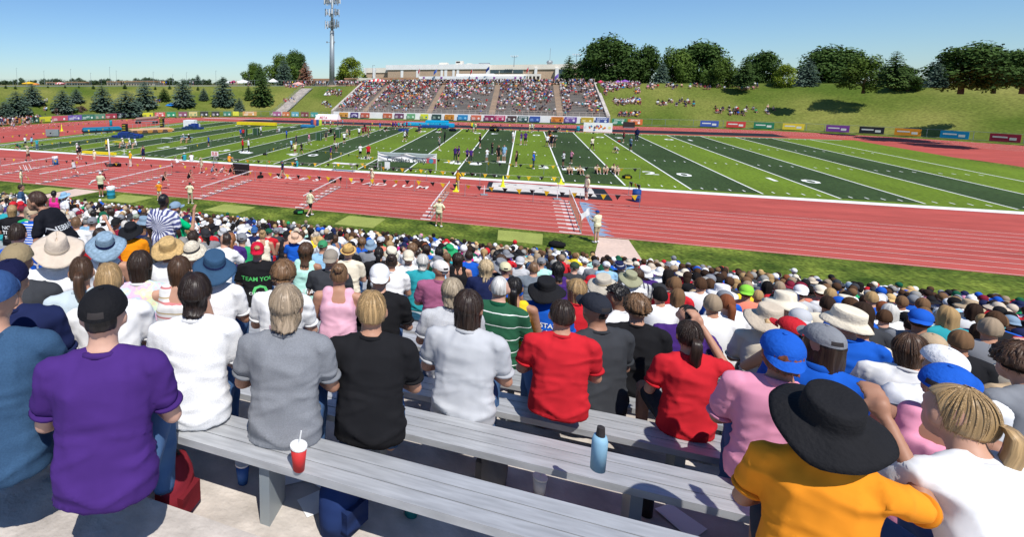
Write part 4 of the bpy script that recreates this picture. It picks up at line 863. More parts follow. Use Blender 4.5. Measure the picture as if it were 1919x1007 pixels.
# blue cyan mats on far side line
for px, py, wpx, h, c, lb in ((781, 236, 44, .7, (.0, .38, .6), 'left low cyan mat on the far side line'), (819, 235, 42, 1.0, (.0, .4, .65), 'large cyan landing mat on the far side line'), (843, 239, 16, .8, (.0, .35, .6), 'right cyan mat folded on the far side line'), (815, 240, 50, .5, (.01, .06, .25), 'dark blue mat in front of the large cyan one'), (577, 239, 24, .5, (.03, .2, .4), 'blue mat on the far side line below the light blue banner')):
    X, Y = G(px, py); w_ = wpx*depth(X, Y, 0)/FPX; me = MB().box((0, 0, h/2+.05), (w_, 1.8, h)).mesh('landing_mat', M['obj']); bm = bmesh.new(); bm.from_mesh(me); bmesh.ops.bevel(bm, geom=bm.edges[:], offset=.12, segments=2, affect='EDGES'); bm.to_mesh(me); bm.free(); tag(link('landing_mat', me, None, (X, Y, 0), color=c), lb, 'landing mat')
# green equipment racks
for px, py, lb in ((458, 255, 'left green mesh throwing rack'), (480, 253, 'green mesh throwing rack beside the man in white'), (598, 263, 'green mesh rack near the centre of the field'), (633, 258, 'green mesh rack behind the white shirt athlete')):
    X, Y = G(px, py); o = empty('equipment_rack', (X, Y, 0), .1, lb, 'rack', 'green equipment racks'); s_ = depth(X, Y, 0)/FPX; ww, h = 9*s_, 1.25
    MB().box((0, 0, h/2), (ww, .9, h*.92)).obj('mesh_body', mat('rack_green', (.03, .08, .035), .8) if 'rack_green' not in bpy.data.materials else bpy.data.materials['rack_green'], o)
    for a in (-1, 1): MB().cyl((a*ww/2, -.46, 0), (a*ww/2, -.46, h), .04, n=5).obj('post', M['galv'], o)
# small white pads under athletes, sheets
for px, py, w_, lb in ((462, 287, 22, 'flat white pad under the red shirt athlete'), (550, 291, 12, 'flat white pad under the yellow shirt athlete'), (941, 304, 14, 'flat white pad by the light blue shirt athlete'), (888, 308, 16, 'flat white pad right of the purple pair'), (858, 307, 12, 'flat white pad under the left purple pair'), (1062, 318, 18, 'flat white pad behind the seated volunteers'), (1085, 318, 22, 'second flat white pad behind the seated volunteers')):
    X, Y = G(px, py); s_ = depth(X, Y, 0)/FPX; tag(MB().box((0, 0, .04), (w_*s_*.9, 1.1, .06)).obj('ground_pad', M['white'], loc=(X, Y, 0)), lb, 'pad', 'white pads on the turf')
# small sprint clock sign on tripod
X, Y = G(403, 306); o = empty('timing_sign', (X, Y, 0), 0, 'white sign with red figures on a tripod at the kerb strip', 'sign'); s_ = depth(X, Y, 0)/FPX; MB().box((0, 0, 18*s_), (15*s_, .08, 9*s_)).obj('board', M['white'], o); me = text_mesh('0.0', .55); me.materials.append(M['obj']); link('lettering', me, o, (0, -.06, 18*s_), (math.pi/2, 0, 0), color=(.5, .05, .05))
for a in range(3): MB().cyl((.3*math.cos(a*2.1), .3*math.sin(a*2.1), 0), (0, 0, 15*s_), .025, n=5).obj('leg', M['galv'], o)
# wind gauges on the kerb, small stands
for px, py, lb in ((907, 366, 'small grey stand with a cross bar left of the sand pit'), (1044, 374, 'thin stand with a grey base below the sand pit'), (233, 291, 'white cone-like stand on the kerb strip')):
    X, Y = G(px, py); o = empty('small_stand', (X, Y, 0), .2, lb, 'stand', 'small equipment stands'); MB().cyl((0, 0, 0), (0, 0, .8), .03, n=6).obj('post', M['white'], o); MB().box((0, 0, .05), (.55, .4, .1)).obj('base', M['galv'], o); MB().box((0, 0, .55), (.7, .05, .05)).obj('cross_bar', M['white'], o)
# far tarp tunnel
X, Y = G(615, 224); o = empty('white_shelter', (X, Y, 0), 0, 'low white rounded shelter with red print beside the left end of the grandstand', 'shelter'); s_ = depth(X, Y, 0)/FPX
v = []; n = 10
for x in (-24*s_, 22*s_):
    for k in range(n+1): a = math.pi*k/n; v.append((x+(4*s_ if x < 0 else -2*s_)*math.sin(a), -1.2*math.cos(a), 1.35*math.sin(a)))
f = [(k, k+1, n+2+k, n+1+k) for k in range(n)]+[tuple(range(n, -1, -1)), tuple(range(n+1, 2*n+2))]
me = mesh_from('canopy', v, f); me.materials.append(M['white']); link('canopy', me, o)
me = text_mesh('META', .8); me.materials.append(M['obj']); link('lettering', me, o, (-.8, -1.22, .62), (math.pi/2-.3, 0, 0), color=(.6, .2, .25))
for i, (px, c) in enumerate(((585, (.02, .06, .25)), (590, (.6, .15, .1)), (595, (.02, .08, .3)), (600, (.5, .6, .05)))):
    X, Y = G(px, 235); tag(MB().lathe([(.001, 0), (.36, 0), (.4, .5), (.34, 1.2), (.001, 1.25)], 10).obj('kit_bin', M['obj'], loc=(X, Y, 0)), ['left navy', 'orange red', 'right navy', 'lime yellow'][i]+' upright kit bin in the row at the far track', 'bin').color = c+(1,)
# things on the bank
for px, py, c, lb in ((71, 196, (.02, .08, .4), 'blue rug on the grass bank under the second spruce'), (320, 197, (.02, .2, .6), 'bright blue tarp on the bank beside the large pale spruce'), (1160, 163, (.0, .2, .5), 'blue blanket under the people at the top of the right bank'), (615, 177, (.7, .7, .68), 'white sheet laid out on the bank below the mast')):
    X, Y, Z = GH(px, py); me = MB().box((0, 0, 0), (2.2, 2.4, .08)).mesh('blanket', M['obj']); o = link('blanket', me, None, (X, Y, Z+.12), (.28, 0, .1), color=c); tag(o, lb, 'blanket')
# ================================================================ people: templates
RG = 4
def capsule(mb, p0, p1, r0, r1, n=12, flat=1.0):
    p0 = Vector(p0); p1 = Vector(p1); ax = p1-p0; L_ = max(ax.length, 1e-5); a = ax/L_; u = a.orthogonal().normalized(); w_ = a.cross(u); rings = []
    q_ = RG-1.0
    if RG == 1: rings = [(-r0*.5, r0*.9), (L_+r1*.5, r1*.9)]
    else:
        for k in range(RG): t = math.pi/2*(k/q_); rings.append((-r0*math.cos(t), max(r0*math.sin(t), .001)))
        for k in range(RG): t = math.pi/2*(k/q_); rings.append((L_+r1*math.sin(t), max(r1*math.cos(t), .001)))
    v = [p0+a*z+(u*math.cos(q)+w_*math.sin(q))*r for z, r in rings for q in [2*math.pi*i/n for i in range(n)]]
    f = [(k*n+i, k*n+(i+1) % n, (k+1)*n+(i+1) % n, (k+1)*n+i) for k in range(2*RG-1) for i in range(n)]+[tuple(range(n-1, -1, -1)), tuple(range((2*RG-1)*n, 2*RG*n))]
    mb.add(v, f)
def ellip(mb, c, r, rot=(0, 0, 0), n=14, m=9):
    E_ = Euler(rot).to_matrix(); c = Vector(c); v = []
    for j in range(m+1):
        t = math.pi*j/m
        for i in range(n): q = 2*math.pi*i/n; v.append(c+E_ @ Vector((r[0]*max(math.sin(t), .01)*math.cos(q), r[1]*max(math.sin(t), .01)*math.sin(q), -r[2]*math.cos(t))))
    f = [(j*n+i, j*n+(i+1) % n, (j+1)*n+(i+1) % n, (j+1)*n+i) for j in range(m) for i in range(n)]+[tuple(range(n-1, -1, -1)), tuple(range(m*n, m*n+n))]
    mb.add(v, f)
def remesh(mb, name, vox, smooth=2):
    o = bpy.data.objects.new('t', mb.mesh('t')); col.objects.link(o)
    m = o.modifiers.new('r', 'REMESH'); m.mode = 'VOXEL'; m.voxel_size = vox; m.use_smooth_shade = True
    if smooth: s = o.modifiers.new('s', 'SMOOTH'); s.iterations = smooth; s.factor = .5
    dg = bpy.context.evaluated_depsgraph_get(); me = bpy.data.meshes.new_from_object(o.evaluated_get(dg)); bpy.data.objects.remove(o)
    me.name = name; me.materials.clear(); me.polygons.foreach_set('use_smooth', [True]*len(me.polygons)); return me
def J(P, S, C, N, H, sh, el, wr, hp, kn, an, to, hd=None):
    return dict(P=P, S=S, C=C, N=N, H=H, sh=sh, el=el, wr=wr, hp=hp, kn=kn, an=an, to=to)
def sym(x, y, z): return ((-x, y, z), (x, y, z))
POSES = {
 'stand': J((0, 0, .95), (0, .01, 1.1), (0, 0, 1.28), (0, -.01, 1.45), (0, .02, 1.60), sym(.175, -.01, 1.40), sym(.235, -.02, 1.13), sym(.235, .07, .89), sym(.09, 0, .91), sym(.105, .02, .5), sym(.11, -.01, .09), sym(.14, .14, .035)),
 'hips': J((0, 0, .95), (0, .01, 1.1), (0, 0, 1.28), (0, -.01, 1.45), (0, .02, 1.60), sym(.175, -.01, 1.40), sym(.33, -.08, 1.2), sym(.19, .03, 1.04), sym(.09, 0, .91), sym(.13, .02, .5), sym(.15, -.01, .09), sym(.18, .14, .035)),
 'flag': J((0, 0, .95), (0, .01, 1.1), (0, .0, 1.28), (0, .01, 1.45), (0, .06, 1.59), sym(.175, .0, 1.40), ((-.22, .08, 1.14), (.23, .08, 1.14)), ((-.13, .32, 1.2), (.10, .34, 1.26)), sym(.09, 0, .91), sym(.09, .02, .5), sym(.09, -.01, .09), sym(.1, .14, .035)),
 'walk': J((0, 0, .93), (0, .01, 1.08), (0, .02, 1.26), (0, .03, 1.43), (0, .07, 1.58), sym(.175, .02, 1.38), ((-.23, -.1, 1.13), (.23, .1, 1.12)), ((-.23, -.08, .88), (.22, .3, .98)), sym(.09, 0, .9), ((-.1, .16, .5), (.1, -.06, .5)), ((-.1, .24, .1), (.1, -.34, .14)), ((-.11, .39, .05), (.11, -.2, .04))),
 'run': J((0, 0, .98), (0, .05, 1.12), (0, .12, 1.28), (0, .18, 1.44), (0, .25, 1.58), sym(.175, .16, 1.39), ((-.24, -.08, 1.22), (.24, .3, 1.15)), ((-.2, .14, 1.1), (.12, .45, 1.36)), sym(.09, 0, .95), ((-.1, .42, .88), (.1, -.12, .56)), ((-.1, .42, .46), (.1, -.52, .56)), ((-.11, .56, .42), (.11, -.6, .46))),
 'hurdle': J((0, 0, 1.28), (0, .08, 1.4), (0, .2, 1.5), (0, .3, 1.62), (0, .4, 1.73), sym(.175, .28, 1.56), ((-.3, .52, 1.5), (.32, .1, 1.42)), ((-.24, .74, 1.5), (.26, -.1, 1.3)), sym(.09, 0, 1.25), ((-.1, .46, 1.22), (.44, .02, 1.16)), ((-.1, .9, 1.05), (.4, -.4, 1.12)), ((-.1, 1.0, 1.2), (.44, -.52, 1.02))),
 'bench': J((0, 0, .54), (0, .0, .68), (0, .03, .86), (0, .04, 1.03), (0, .09, 1.17), sym(.175, .03, .98), sym(.235, .08, .72), ((-.12, .32, .64), (.1, .34, .64)), sym(.09, .03, .54), sym(.13, .45, .53), sym(.13, .42, .09), sym(.14, .56, .035)),
 'lean': J((0, 0, .54), (0, .04, .68), (0, .11, .84), (0, .18, .98), (0, .27, 1.10), sym(.18, .15, .94), sym(.25, .33, .72), ((-.08, .55, .66), (.07, .56, .66)), sym(.09, .03, .54), sym(.14, .45, .53), sym(.13, .42, .09), sym(.14, .56, .035)),
 'phone': J((0, 0, .54), (0, .0, .68), (0, .03, .86), (0, .04, 1.03), (0, .09, 1.17), sym(.175, .03, .98), ((-.235, .08, .72), (.32, .16, .9)), ((-.12, .32, .64), (.2, .32, 1.14)), sym(.09, .03, .54), sym(.13, .45, .53), sym(.13, .42, .09), sym(.14, .56, .035)),
 'ground': J((0, 0, .13), (0, -.05, .26), (0, -.04, .44), (0, .0, .60), (0, .05, .74), sym(.175, -.01, .55), sym(.24, .14, .38), ((-.1, .36, .42), (.1, .38, .42)), sym(.09, .02, .13), sym(.15, .34, .46), sym(.12, .5, .09), sym(.13, .64, .035)),
 'crouch': J((0, 0, .42), (0, .1, .52), (0, .24, .62), (0, .36, .7), (0, .48, .74), sym(.175, .32, .66), ((-.22, .42, .4), (.22, .42, .4)), ((-.15, .55, .18), (.15, .55, .18)), sym(.09, 0, .42), sym(.14, .36, .46), sym(.12, .05, .09), sym(.13, .2, .035)),
 'bend': J((0, 0, .95), (0, .07, 1.09), (0, .16, 1.25), (0, .24, 1.39), (0, .34, 1.51), sym(.175, .22, 1.34), ((-.24, .24, 1.07), (.24, .24, 1.07)), ((-.2, .34, .84), (.2, .34, .84)), sym(.09, 0, .91), sym(.105, .02, .5), sym(.11, -.01, .09), sym(.14, .14, .035)),
}
POSES['armup'] = dict(POSES['stand']); POSES['armup'].update(el=((-.235, -.02, 1.13), (.3, .12, 1.25)), wr=((-.235, .07, .89), (.2, .24, 1.52)))
def lerp(a, b, t): return tuple(a[i]*(1-t)+b[i]*t for i in range(3))
def loft(mb, j, secs, n=20):
    """secs: (position along the spine 0=pelvis 1=neck base, half width, half depth, backward offset)"""
    pts = [Vector(j['P']), Vector(j['S']), Vector(j['C']), Vector(j['N'])]; rings = []
    ln = [0]
    for a_, b_ in zip(pts, pts[1:]): ln.append(ln[-1]+(b_-a_).length)
    sd = (Vector(j['sh'][1])-Vector(j['sh'][0])).normalized()
    def at(t):
        s_ = t*ln[-1]
        if s_ <= 0: d = (pts[1]-pts[0]).normalized(); return pts[0]+d*s_, d
        k = 0
        while k < 2 and s_ > ln[k+1]: k += 1
        d = (pts[k+1]-pts[k]).normalized(); u = (s_-ln[k])/(ln[k+1]-ln[k])
        d2 = (pts[min(3, k+2)]-pts[min(2, k+1)]).normalized() if k < 2 else d
        return pts[k]+(pts[k+1]-pts[k])*u, d.lerp(d2, max(0, u-.5)).normalized()
    for t, w_, dp, off in secs:
        c, d = at(t); side = Vector((1, 0, 0)); side = (side-d*side.dot(d)).normalized(); fw = d.cross(side)*-1
        if fw.y < 0: fw = -fw
        ring = []
        for i in range(n):
            q = 2*math.pi*i/n; cq, sq = math.cos(q), math.sin(q); e = .82
            ring.append(c+side*w_*math.copysign(abs(cq)**e, cq)+fw*(dp*math.copysign(abs(sq)**e, sq)-off))
        rings.append(ring)
    v = [p for r_ in rings for p in r_]; m = len(rings)
    mb.add(v, [(k*n+i, k*n+(i+1) % n, (k+1)*n+(i+1) % n, (k+1)*n+i) for k in range(m-1) for i in range(n)]+[tuple(range(n-1, -1, -1)), tuple(range((m-1)*n, m*n))])
def torso(mb, j, inf=0.0, fem=0, shirt=False):
    i_ = inf
    if shirt: secs = [(-.14, .188, .134, 0), (0, .186, .138, .004), (.18, .178, .130, .004), (.38, .168, .120, .004), (.58, .172, .116, .008), (.76, .176, .114, .010), (.88, .164, .098, .008), (.97, .112, .078, .004), (1.04, .074, .062, .0)]
    else: secs = [(-.20, .12, .085, 0), (-.08, .154, .105, 0), (.05, .162, .108, .002), (.22, .150, .098, 0), (.40, .138, .088, 0), (.60, .146, .086, .0), (.78, .150, .082, .0), (.90, .135, .070, .0), (.98, .09, .058, .0), (1.06, .056, .052, 0)]
    loft(mb, j, secs)
    for s in (0, 1):
        S_ = Vector(j['sh'][s]); N_ = Vector(lerp(j['N'], j['C'], .05)); capsule(mb, S_, S_.lerp(N_, .8)+Vector((0, 0, .010)), .046+i_*.95, .042+i_*.95)
        ellip(mb, S_, (.052+i_*.95, .052+i_*.95, .050+i_*.95))
def body_mesh(j, vox=.0135):
    mb = MB(); torso(mb, j)
    capsule(mb, lerp(j['N'], j['C'], .2), lerp(j['N'], j['H'], .7), .058, .052)
    H = Vector(j['H']); ellip(mb, H+Vector((0, -.008, .015)), (.074, .093, .098), n=18, m=12); ellip(mb, H+Vector((0, .03, -.045)), (.055, .062, .062)); 
    capsule(mb, H+Vector((0, .088, .005)), H+Vector((0, .105, -.025)), .009, .015, 8)
    ellip(mb, H+Vector((0, .082, .032)), (.045, .014, .012)); ellip(mb, H+Vector((0, .08, -.062)), (.022, .014, .009)); ellip(mb, H+Vector((0, .062, -.09)), (.025, .025, .018))
    for s in (-1, 1): ellip(mb, H+Vector((s*.078, -.008, -.005)), (.012, .018, .03), (0, 0, s*.3))
    for s in (0, 1):
        capsule(mb, j['sh'][s], j['el'][s], .050, .038); capsule(mb, j['el'][s], j['wr'][s], .039, .026)
        w_ = Vector(j['wr'][s]); d = (w_-Vector(j['el'][s])).normalized(); side = Vector((1, 0, 0))*(1 if s else -1); side = (side-d*side.dot(d)).normalized(); nrm = d.cross(side)
        pc = w_+d*.05; ellip(mb, tuple(pc), (.034, .034, .045))
        for q, (off, ln) in enumerate(((-.03, .075), (-.01, .085), (.01, .08), (.03, .062))):
            b = pc+side*off+d*.03; k = b+d*ln*.5+nrm*.006; capsule(mb, b, k, .0125, .012, 6); capsule(mb, k, k+d*ln*.45+nrm*.022*(1 if s else -1), .012, .0105, 6)
        b = w_+d*.025-side*.025; capsule(mb, b, b+d*.05-side*.03, .0135, .0115, 6)
        capsule(mb, j['hp'][s], j['kn'][s], .082, .055); capsule(mb, j['kn'][s], lerp(j['kn'][s], j['an'][s], .35), .052, .053); capsule(mb, lerp(j['kn'][s], j['an'][s], .35), j['an'][s], .053, .036); capsule(mb, j['an'][s], j['to'][s], .038, .03)
    me = remesh(mb, 'body', vox); return me
def wrinkle(me, amp, seed, f=(7, 7, 5)):
    n = len(me.vertices); co = np.zeros(n*3, np.float32); nr = np.zeros(n*3, np.float32); me.vertices.foreach_get('co', co); me.vertices.foreach_get('normal', nr); co = co.reshape(-1, 3); nr = nr.reshape(-1, 3)
    z0, z1 = co[:, 2].min(), co[:, 2].max(); L3 = co.tolist(); out = []
    for x, y, z in L3:
        t = (z-z0)/(z1-z0+1e-6); b_ = noise.noise(Vector((x*f[0]+seed, y*f[1], z*f[2]*1.6)))
        wx = x+.05*noise.noise(Vector((x*4, z*5, seed))); wz = z+.08*noise.noise(Vector((x*5+seed, y*4, z*3)))
        h = max(0, 1-2.6*abs(noise.noise(Vector((x*3.2+seed, y*3, wz*13)))))**2; v_ = max(0, 1-2.6*abs(noise.noise(Vector((wx*13, y*5, z*3.0+seed*3)))))**2
        out.append(b_+h*(1.35*max(0, 1-t*1.35)+.25)+v_*.75*(.35+.65*t))
    d = np.array(out, np.float32); d -= d.mean()*.45
    co += nr*d[:, None]*amp; me.vertices.foreach_set('co', co.ravel()); me.update()
def shirt_mesh(j, sleeve=.55, kind='tee', seed=0, vox=.015):
    mb = MB()
    if kind == 'tank':
        loft(mb, j, [(-.14, .182, .134, 0), (0, .18, .135, .004), (.2, .170, .126, .003), (.42, .158, .116, .003), (.6, .168, .120, .008), (.72, .165, .118, .012), (.80, .12, .112, .012)])
        for s in (0, 1): a_ = Vector(lerp(j['C'], j['N'], .2)); b_ = Vector(lerp(j['N'], j['sh'][s], .5))+Vector((0, 0, .012)); sx = Vector((.075 if s else -.075, 0, 0)); capsule(mb, a_+sx, b_, .085, .058)
    else:
        torso(mb, j, .012, 0, True)
        for s in (0, 1):
            sv = min(1, sleeve); e = lerp(j['sh'][s], j['el'][s], sv); capsule(mb, j['sh'][s], e, .061, .064 if sleeve < 1 else .052)
            if sleeve >= 1: capsule(mb, j['el'][s], lerp(j['el'][s], j['wr'][s], sleeve-.95), .054, .04)
    me = remesh(mb, 'shirt', vox, 4); wrinkle(me, .0105, seed, (4, 4, 5.5)); return me
def legs_mesh(j, frac, name, vox=.016):
    """frac<=1: along the thigh, >1 reaches down the shin"""
    mb = MB(); up = Vector(j['N'])-Vector(j['P']); ellip(mb, j['P'], (.175, .125, .12))
    for s in (0, 1):
        capsule(mb, j['hp'][s], lerp(j['hp'][s], j['kn'][s], min(1, frac)), .098, .078 if frac < 1 else .068)
        if frac > 1: capsule(mb, j['kn'][s], lerp(j['kn'][s], j['an'][s], frac-1.02), .068, .058)
    me = remesh(mb, name, vox, 3); wrinkle(me, .006, 3); return me
shoe_mb = MB(); ellip(shoe_mb, (0, .05, .0), (.047, .13, .042)); ellip(shoe_mb, (0, -.02, .03), (.045, .06, .05)); SHOE = shoe_mb.mesh('shoe', M['obj'], True)
COLLAR = MB().lathe([(.066, -.012), (.073, -.004), (.070, .008), (.062, .012), (.058, .006)], 20).mesh('collar', None, True)
HEM = MB().lathe([(.040, -.012), (.060, -.010), (.0625, .002), (.054, .006), (.040, .004)], 18).mesh('sleeve_hem', None, True)
TPL = {}
def tpl(pose):
    if pose not in TPL:
        j = POSES[pose]; far = pose in ('ground', 'crouch', 'bend', 'run', 'hurdle', 'walk', 'hips', 'flag', 'armup', 'stand')
        vx = .017 if far else .0135
        TPL[pose] = dict(body=body_mesh(j, vx), j=j)
    return TPL[pose]
def garment(pose, kind):
    t = tpl(pose)
    if kind not in t:
        j = t['j']
        t[kind] = {'tee': lambda: shirt_mesh(j, .55, seed=1), 'tee2': lambda: shirt_mesh(j, .6, seed=5), 'long': lambda: shirt_mesh(j, 1.9, seed=2), 'tank': lambda: shirt_mesh(j, kind='tank'), 'polo': lambda: shirt_mesh(j, .7, seed=4),
                   'shorts': lambda: legs_mesh(j, .72, 'shorts'), 'trousers': lambda: legs_mesh(j, 1.95, 'trousers'), 'brief': lambda: legs_mesh(j, .3, 'shorts')}[kind]()
    return t[kind]
# ---------------------------------------------------------------- hair (head-local, head centre at origin, face towards +Y)
def hair_mesh(kind, seed=0, locks=True):
    rr = random.Random(seed); nf, nv = 56, 26; V = []; UVv = []
    ph = [rr.uniform(0, 6.28) for _ in range(6)]
    P = dict(short=(.0, .009, 1.0), crop=(.0, .004, .5), bob=(.10, .018, 1.4), long=(.28, .016, 1.6), xlong=(.40, .022, 1.8), pony=(.0, .008, .8), bun=(.0, .008, .8), curly=(.02, .030, 1.4), curlong=(.18, .034, 1.8), wavy=(.24, .026, 2.4))[kind]
    Ld, th, rp = P
    for i in range(nf):
        a = 2*math.pi*i/nf; dx, dy = math.sin(a), math.cos(a)       # a=0 is the face
        fr = max(0, math.cos(a)); 
        tmax = 1.02 if fr > .55 else (1.02+(.55-fr)/.55*.75 if fr > 0 else 1.95)   # polar angle reached
        down = Ld*(1 if fr < .15 else max(0, 1-(fr-.15)/.35)) if Ld else 0
        wave = .6*math.sin(5*a+ph[0])+.5*math.sin(11*a+ph[1])+.45*math.sin(23*a+ph[2])+.3*math.sin(37*a+ph[3])
        for k in range(nv):
            u = k/(nv-1)
            if down > 0: us = u/.5 if u < .5 else 1; ud = max(0, (u-.5)/.5)
            else: us = u; ud = 0
            t = .02+(min(tmax, 1.55) if down > 0 else tmax)*us
            rip = .0026*rp*wave*min(1, t*1.6)
            n3 = noise.noise(Vector((dx*3+seed, dy*3, t*2.2)))
            if 'cur' in kind: rip += .022*noise.noise(Vector((dx*9+seed, dy*9, t*8)))+.014*noise.noise(Vector((dx*22, dy*22+seed, t*20)))
            rx, ry, rz = .074+th+rip, .095+th+rip, .105+th+rip*.6
            x = rx*math.sin(t)*dx; y = ry*math.sin(t)*dy-.01; z = rz*math.cos(t)+.012
            if ud > 0:
                z = rz*math.cos(t)+.012-down*ud*(1+.06*wave*ud)
                fl = 1-.18*ud+.1*math.sin(ud*3+ph[4])
                x = x*(fl-.12*ud)+.007*math.sin(ud*9+5*a)*(1.6 if kind == 'wavy' else .6); y = y*(fl-.1*ud)-.045*ud*ud+.01*math.sin(ud*2.4)
            s_ = 1+.03*n3; V.append((x*s_, y*s_, z)); UVv.append((i/nf, u+.1*wave*.1))
    F = [(i*nv+k, ((i+1) % nf)*nv+k, ((i+1) % nf)*nv+k+1, i*nv+k+1) for i in range(nf) for k in range(nv-1)]
    b = len(V); V.append((0, 0, .0)); UVv.append((.5, .5))
    F += [(i*nv+nv-1, ((i+1) % nf)*nv+nv-1, b) for i in range(nf)]
    def strand(path, rad, n=12):
        nonlocal V, F, UVv
        b0 = len(V)
        for q, (p, r_) in enumerate(zip(path, rad)):
            for i in range(n):
                a = 2*math.pi*i/n; w_ = 1+.16*math.sin(a*4+ph[1]+q*.5); V.append((p[0]+r_*w_*math.cos(a), p[1]+r_*w_*math.sin(a)*.75, p[2])); UVv.append((i/n*.35, q/len(path)))
        for q in range(len(path)-1):
            for i in range(n): F.append((b0+q*n+i, b0+q*n+(i+1) % n, b0+(q+1)*n+(i+1) % n, b0+(q+1)*n+i))
        F.append(tuple(b0+i for i in range(n))); F.append(tuple(b0+(len(path)-1)*n+i for i in range(n)))
    if kind == 'pony':
        strand([(0, -.10, .04), (0, -.125, .045), (0, -.15, .02), (0, -.155, -.03), (0, -.15, -.09), (.01, -.145, -.15), (.01, -.14, -.21), (.012, -.14, -.25)], [.012, .024, .034, .036, .034, .028, .018, .004])
    if kind == 'bun':
        b0 = len(V); 
        for j in range(13):
            t = math.pi*j/12
            for i in range(16):
                a = 2*math.pi*i/16; r_ = .046*(1+.22*noise.noise(Vector((math.cos(a)*2+seed, math.sin(a)*2, t*3)))+.08*math.sin(6*a+4*t)); V.append((r_*math.sin(t)*math.cos(a), -.085+r_*math.sin(t)*math.sin(a), .095+r_*.9*math.cos(t))); UVv.append((i/16*.5, j/12))
        for j in range(12):
            for i in range(16): F.append((b0+j*16+i, b0+j*16+(i+1) % 16, b0+(j+1)*16+(i+1) % 16, b0+(j+1)*16+i))
    # separate locks that stand a little proud and break the outline
    nl = 120 if kind not in ('crop',) and locks else 0
    for q in range(nl):
        i0 = rr.randrange(nf); a0 = 2*math.pi*i0/nf
        if math.cos(a0) > .55: continue
        wd = rr.uniform(.0014, .0042); off = rr.uniform(.0005, .006); dr = rr.uniform(-.12, .12); b0 = len(V); st_ = rr.randrange(1, 7); hi_ = len(V)
        for k in range(st_, nv, 2):
            p = Vector(V[i0*nv+k]); o_ = Vector((p.x, p.y, p.z*.4)).normalized(); tg = Vector((math.cos(a0), -math.sin(a0), 0)); u = (k-st_)/(nv-st_)
            c_ = p+o_*off*math.sin(math.pi*min(1, u+.15))+tg*dr*.1*u; w2 = wd*(1-u*.8)
            V.append(tuple(c_-tg*w2)); V.append(tuple(c_+o_*w2*.7)); V.append(tuple(c_+tg*w2)); UVv += [(rr.random(), u)]*3
        nn = (len(V)-b0)//3; e_ = Vector(V[-2])+Vector((0, 0, -rr.uniform(.005, .03 if kind != 'short' else .012)))
        V.append(tuple(e_)); UVv.append((rr.random(), 1))
        for t_ in range(nn-1):
            x_ = b0+t_*3; F += [(x_, x_+3, x_+4, x_+1), (x_+1, x_+4, x_+5, x_+2)]
        x_ = b0+(nn-1)*3; F += [(x_, len(V)-1, x_+1), (x_+1, len(V)-1, x_+2)]
    me = mesh_from('hair', V, F, True)
    bm = bmesh.new(); bm.from_mesh(me); bmesh.ops.recalc_face_normals(bm, faces=bm.faces[:]); bm.to_mesh(me); bm.free()
    me.polygons.foreach_set('use_smooth', [True]*len(me.polygons))
    uvl = me.uv_layers.new(name='UVMap'); uvs = np.array(UVv, dtype=np.float32); vi = np.zeros(len(me.loops), dtype=np.int32); me.loops.foreach_get('vertex_index', vi)
    lu = uvs[vi]
    uvl.data.foreach_set('uv', lu.ravel()); me.materials.append(M['hair']); return me
HAIR = {k: [hair_mesh(k, s) for s in ((1, 2) if k in ('short', 'long', 'curly', 'pony', 'bob') else (3,))] for k in ('short', 'crop', 'bob', 'long', 'xlong', 'pony', 'bun', 'curly', 'curlong', 'wavy')}
HAIRH = {k: [hair_mesh(k, 9, False)] for k in HAIR}
# ---------------------------------------------------------------- hats
def cap_mesh(back=False):
    """dome with six seams, bill, button and rear strap opening; bill points to the face (+Y)"""
    n, m = 36, 12; V = []; F = []; mi = []
    for j in range(m+1):
        t = .02+1.50*j/m
        for i in range(n):
            a = 2*math.pi*i/n; seam = 1-.012*max(0, 1-abs(((a*3/math.pi) % 1)-.0)*9)-.012*max(0, 1-abs(((a*3/math.pi) % 1)-1)*9)
            V.append((.094*seam*math.sin(t)*math.cos(a), .113*seam*math.sin(t)*math.sin(a)-.006, .098*math.cos(t)**.85 if t < math.pi/2 else 0))
    op = set()
    for j in range(m):
        for i in range(n):
            F.append((j*n+i, j*n+(i+1) % n, (j+1)*n+(i+1) % n, (j+1)*n+i))
            a = 2*math.pi*(i+.5)/n; back_ = abs(((a-1.5*math.pi+math.pi) % (2*math.pi))-math.pi)
            mi.append(1 if (back_ < .40 and 8.2 <= j < 10.8 and back_ < .42-(10-j)*.08) else 0)
    b = len(V); nb = 14
    for k in range(3):
        for i in range(nb+1):
            a = math.pi*(.12+.76*i/nb); ext = (0, .55, 1.0)[k]; base = Vector((.092*math.cos(a), .111*math.sin(a)-.006, .0)); w_ = math.sin(math.pi*i/nb)**.6
            V.append(tuple(base+Vector((0, .075*ext*w_, -.012*ext*w_+.010*math.sin(a)-.02*abs(math.cos(a))*ext))))
    for k in range(2):
        for i in range(nb): F.append((b+k*(nb+1)+i, b+k*(nb+1)+i+1, b+(k+1)*(nb+1)+i+1, b+(k+1)*(nb+1)+i)); mi.append(2)
    me = mesh_from('cap', V, F, True); me.materials.append(None); me.materials.append(M['dark']); me.materials.append(None); me.polygons.foreach_set('material_index', mi); return me
CAP = cap_mesh(); BUTTON = MB(); ellip(BUTTON, (0, -.006, .1), (.011, .011, .006)); BUTTON = BUTTON.mesh('button', None, True)
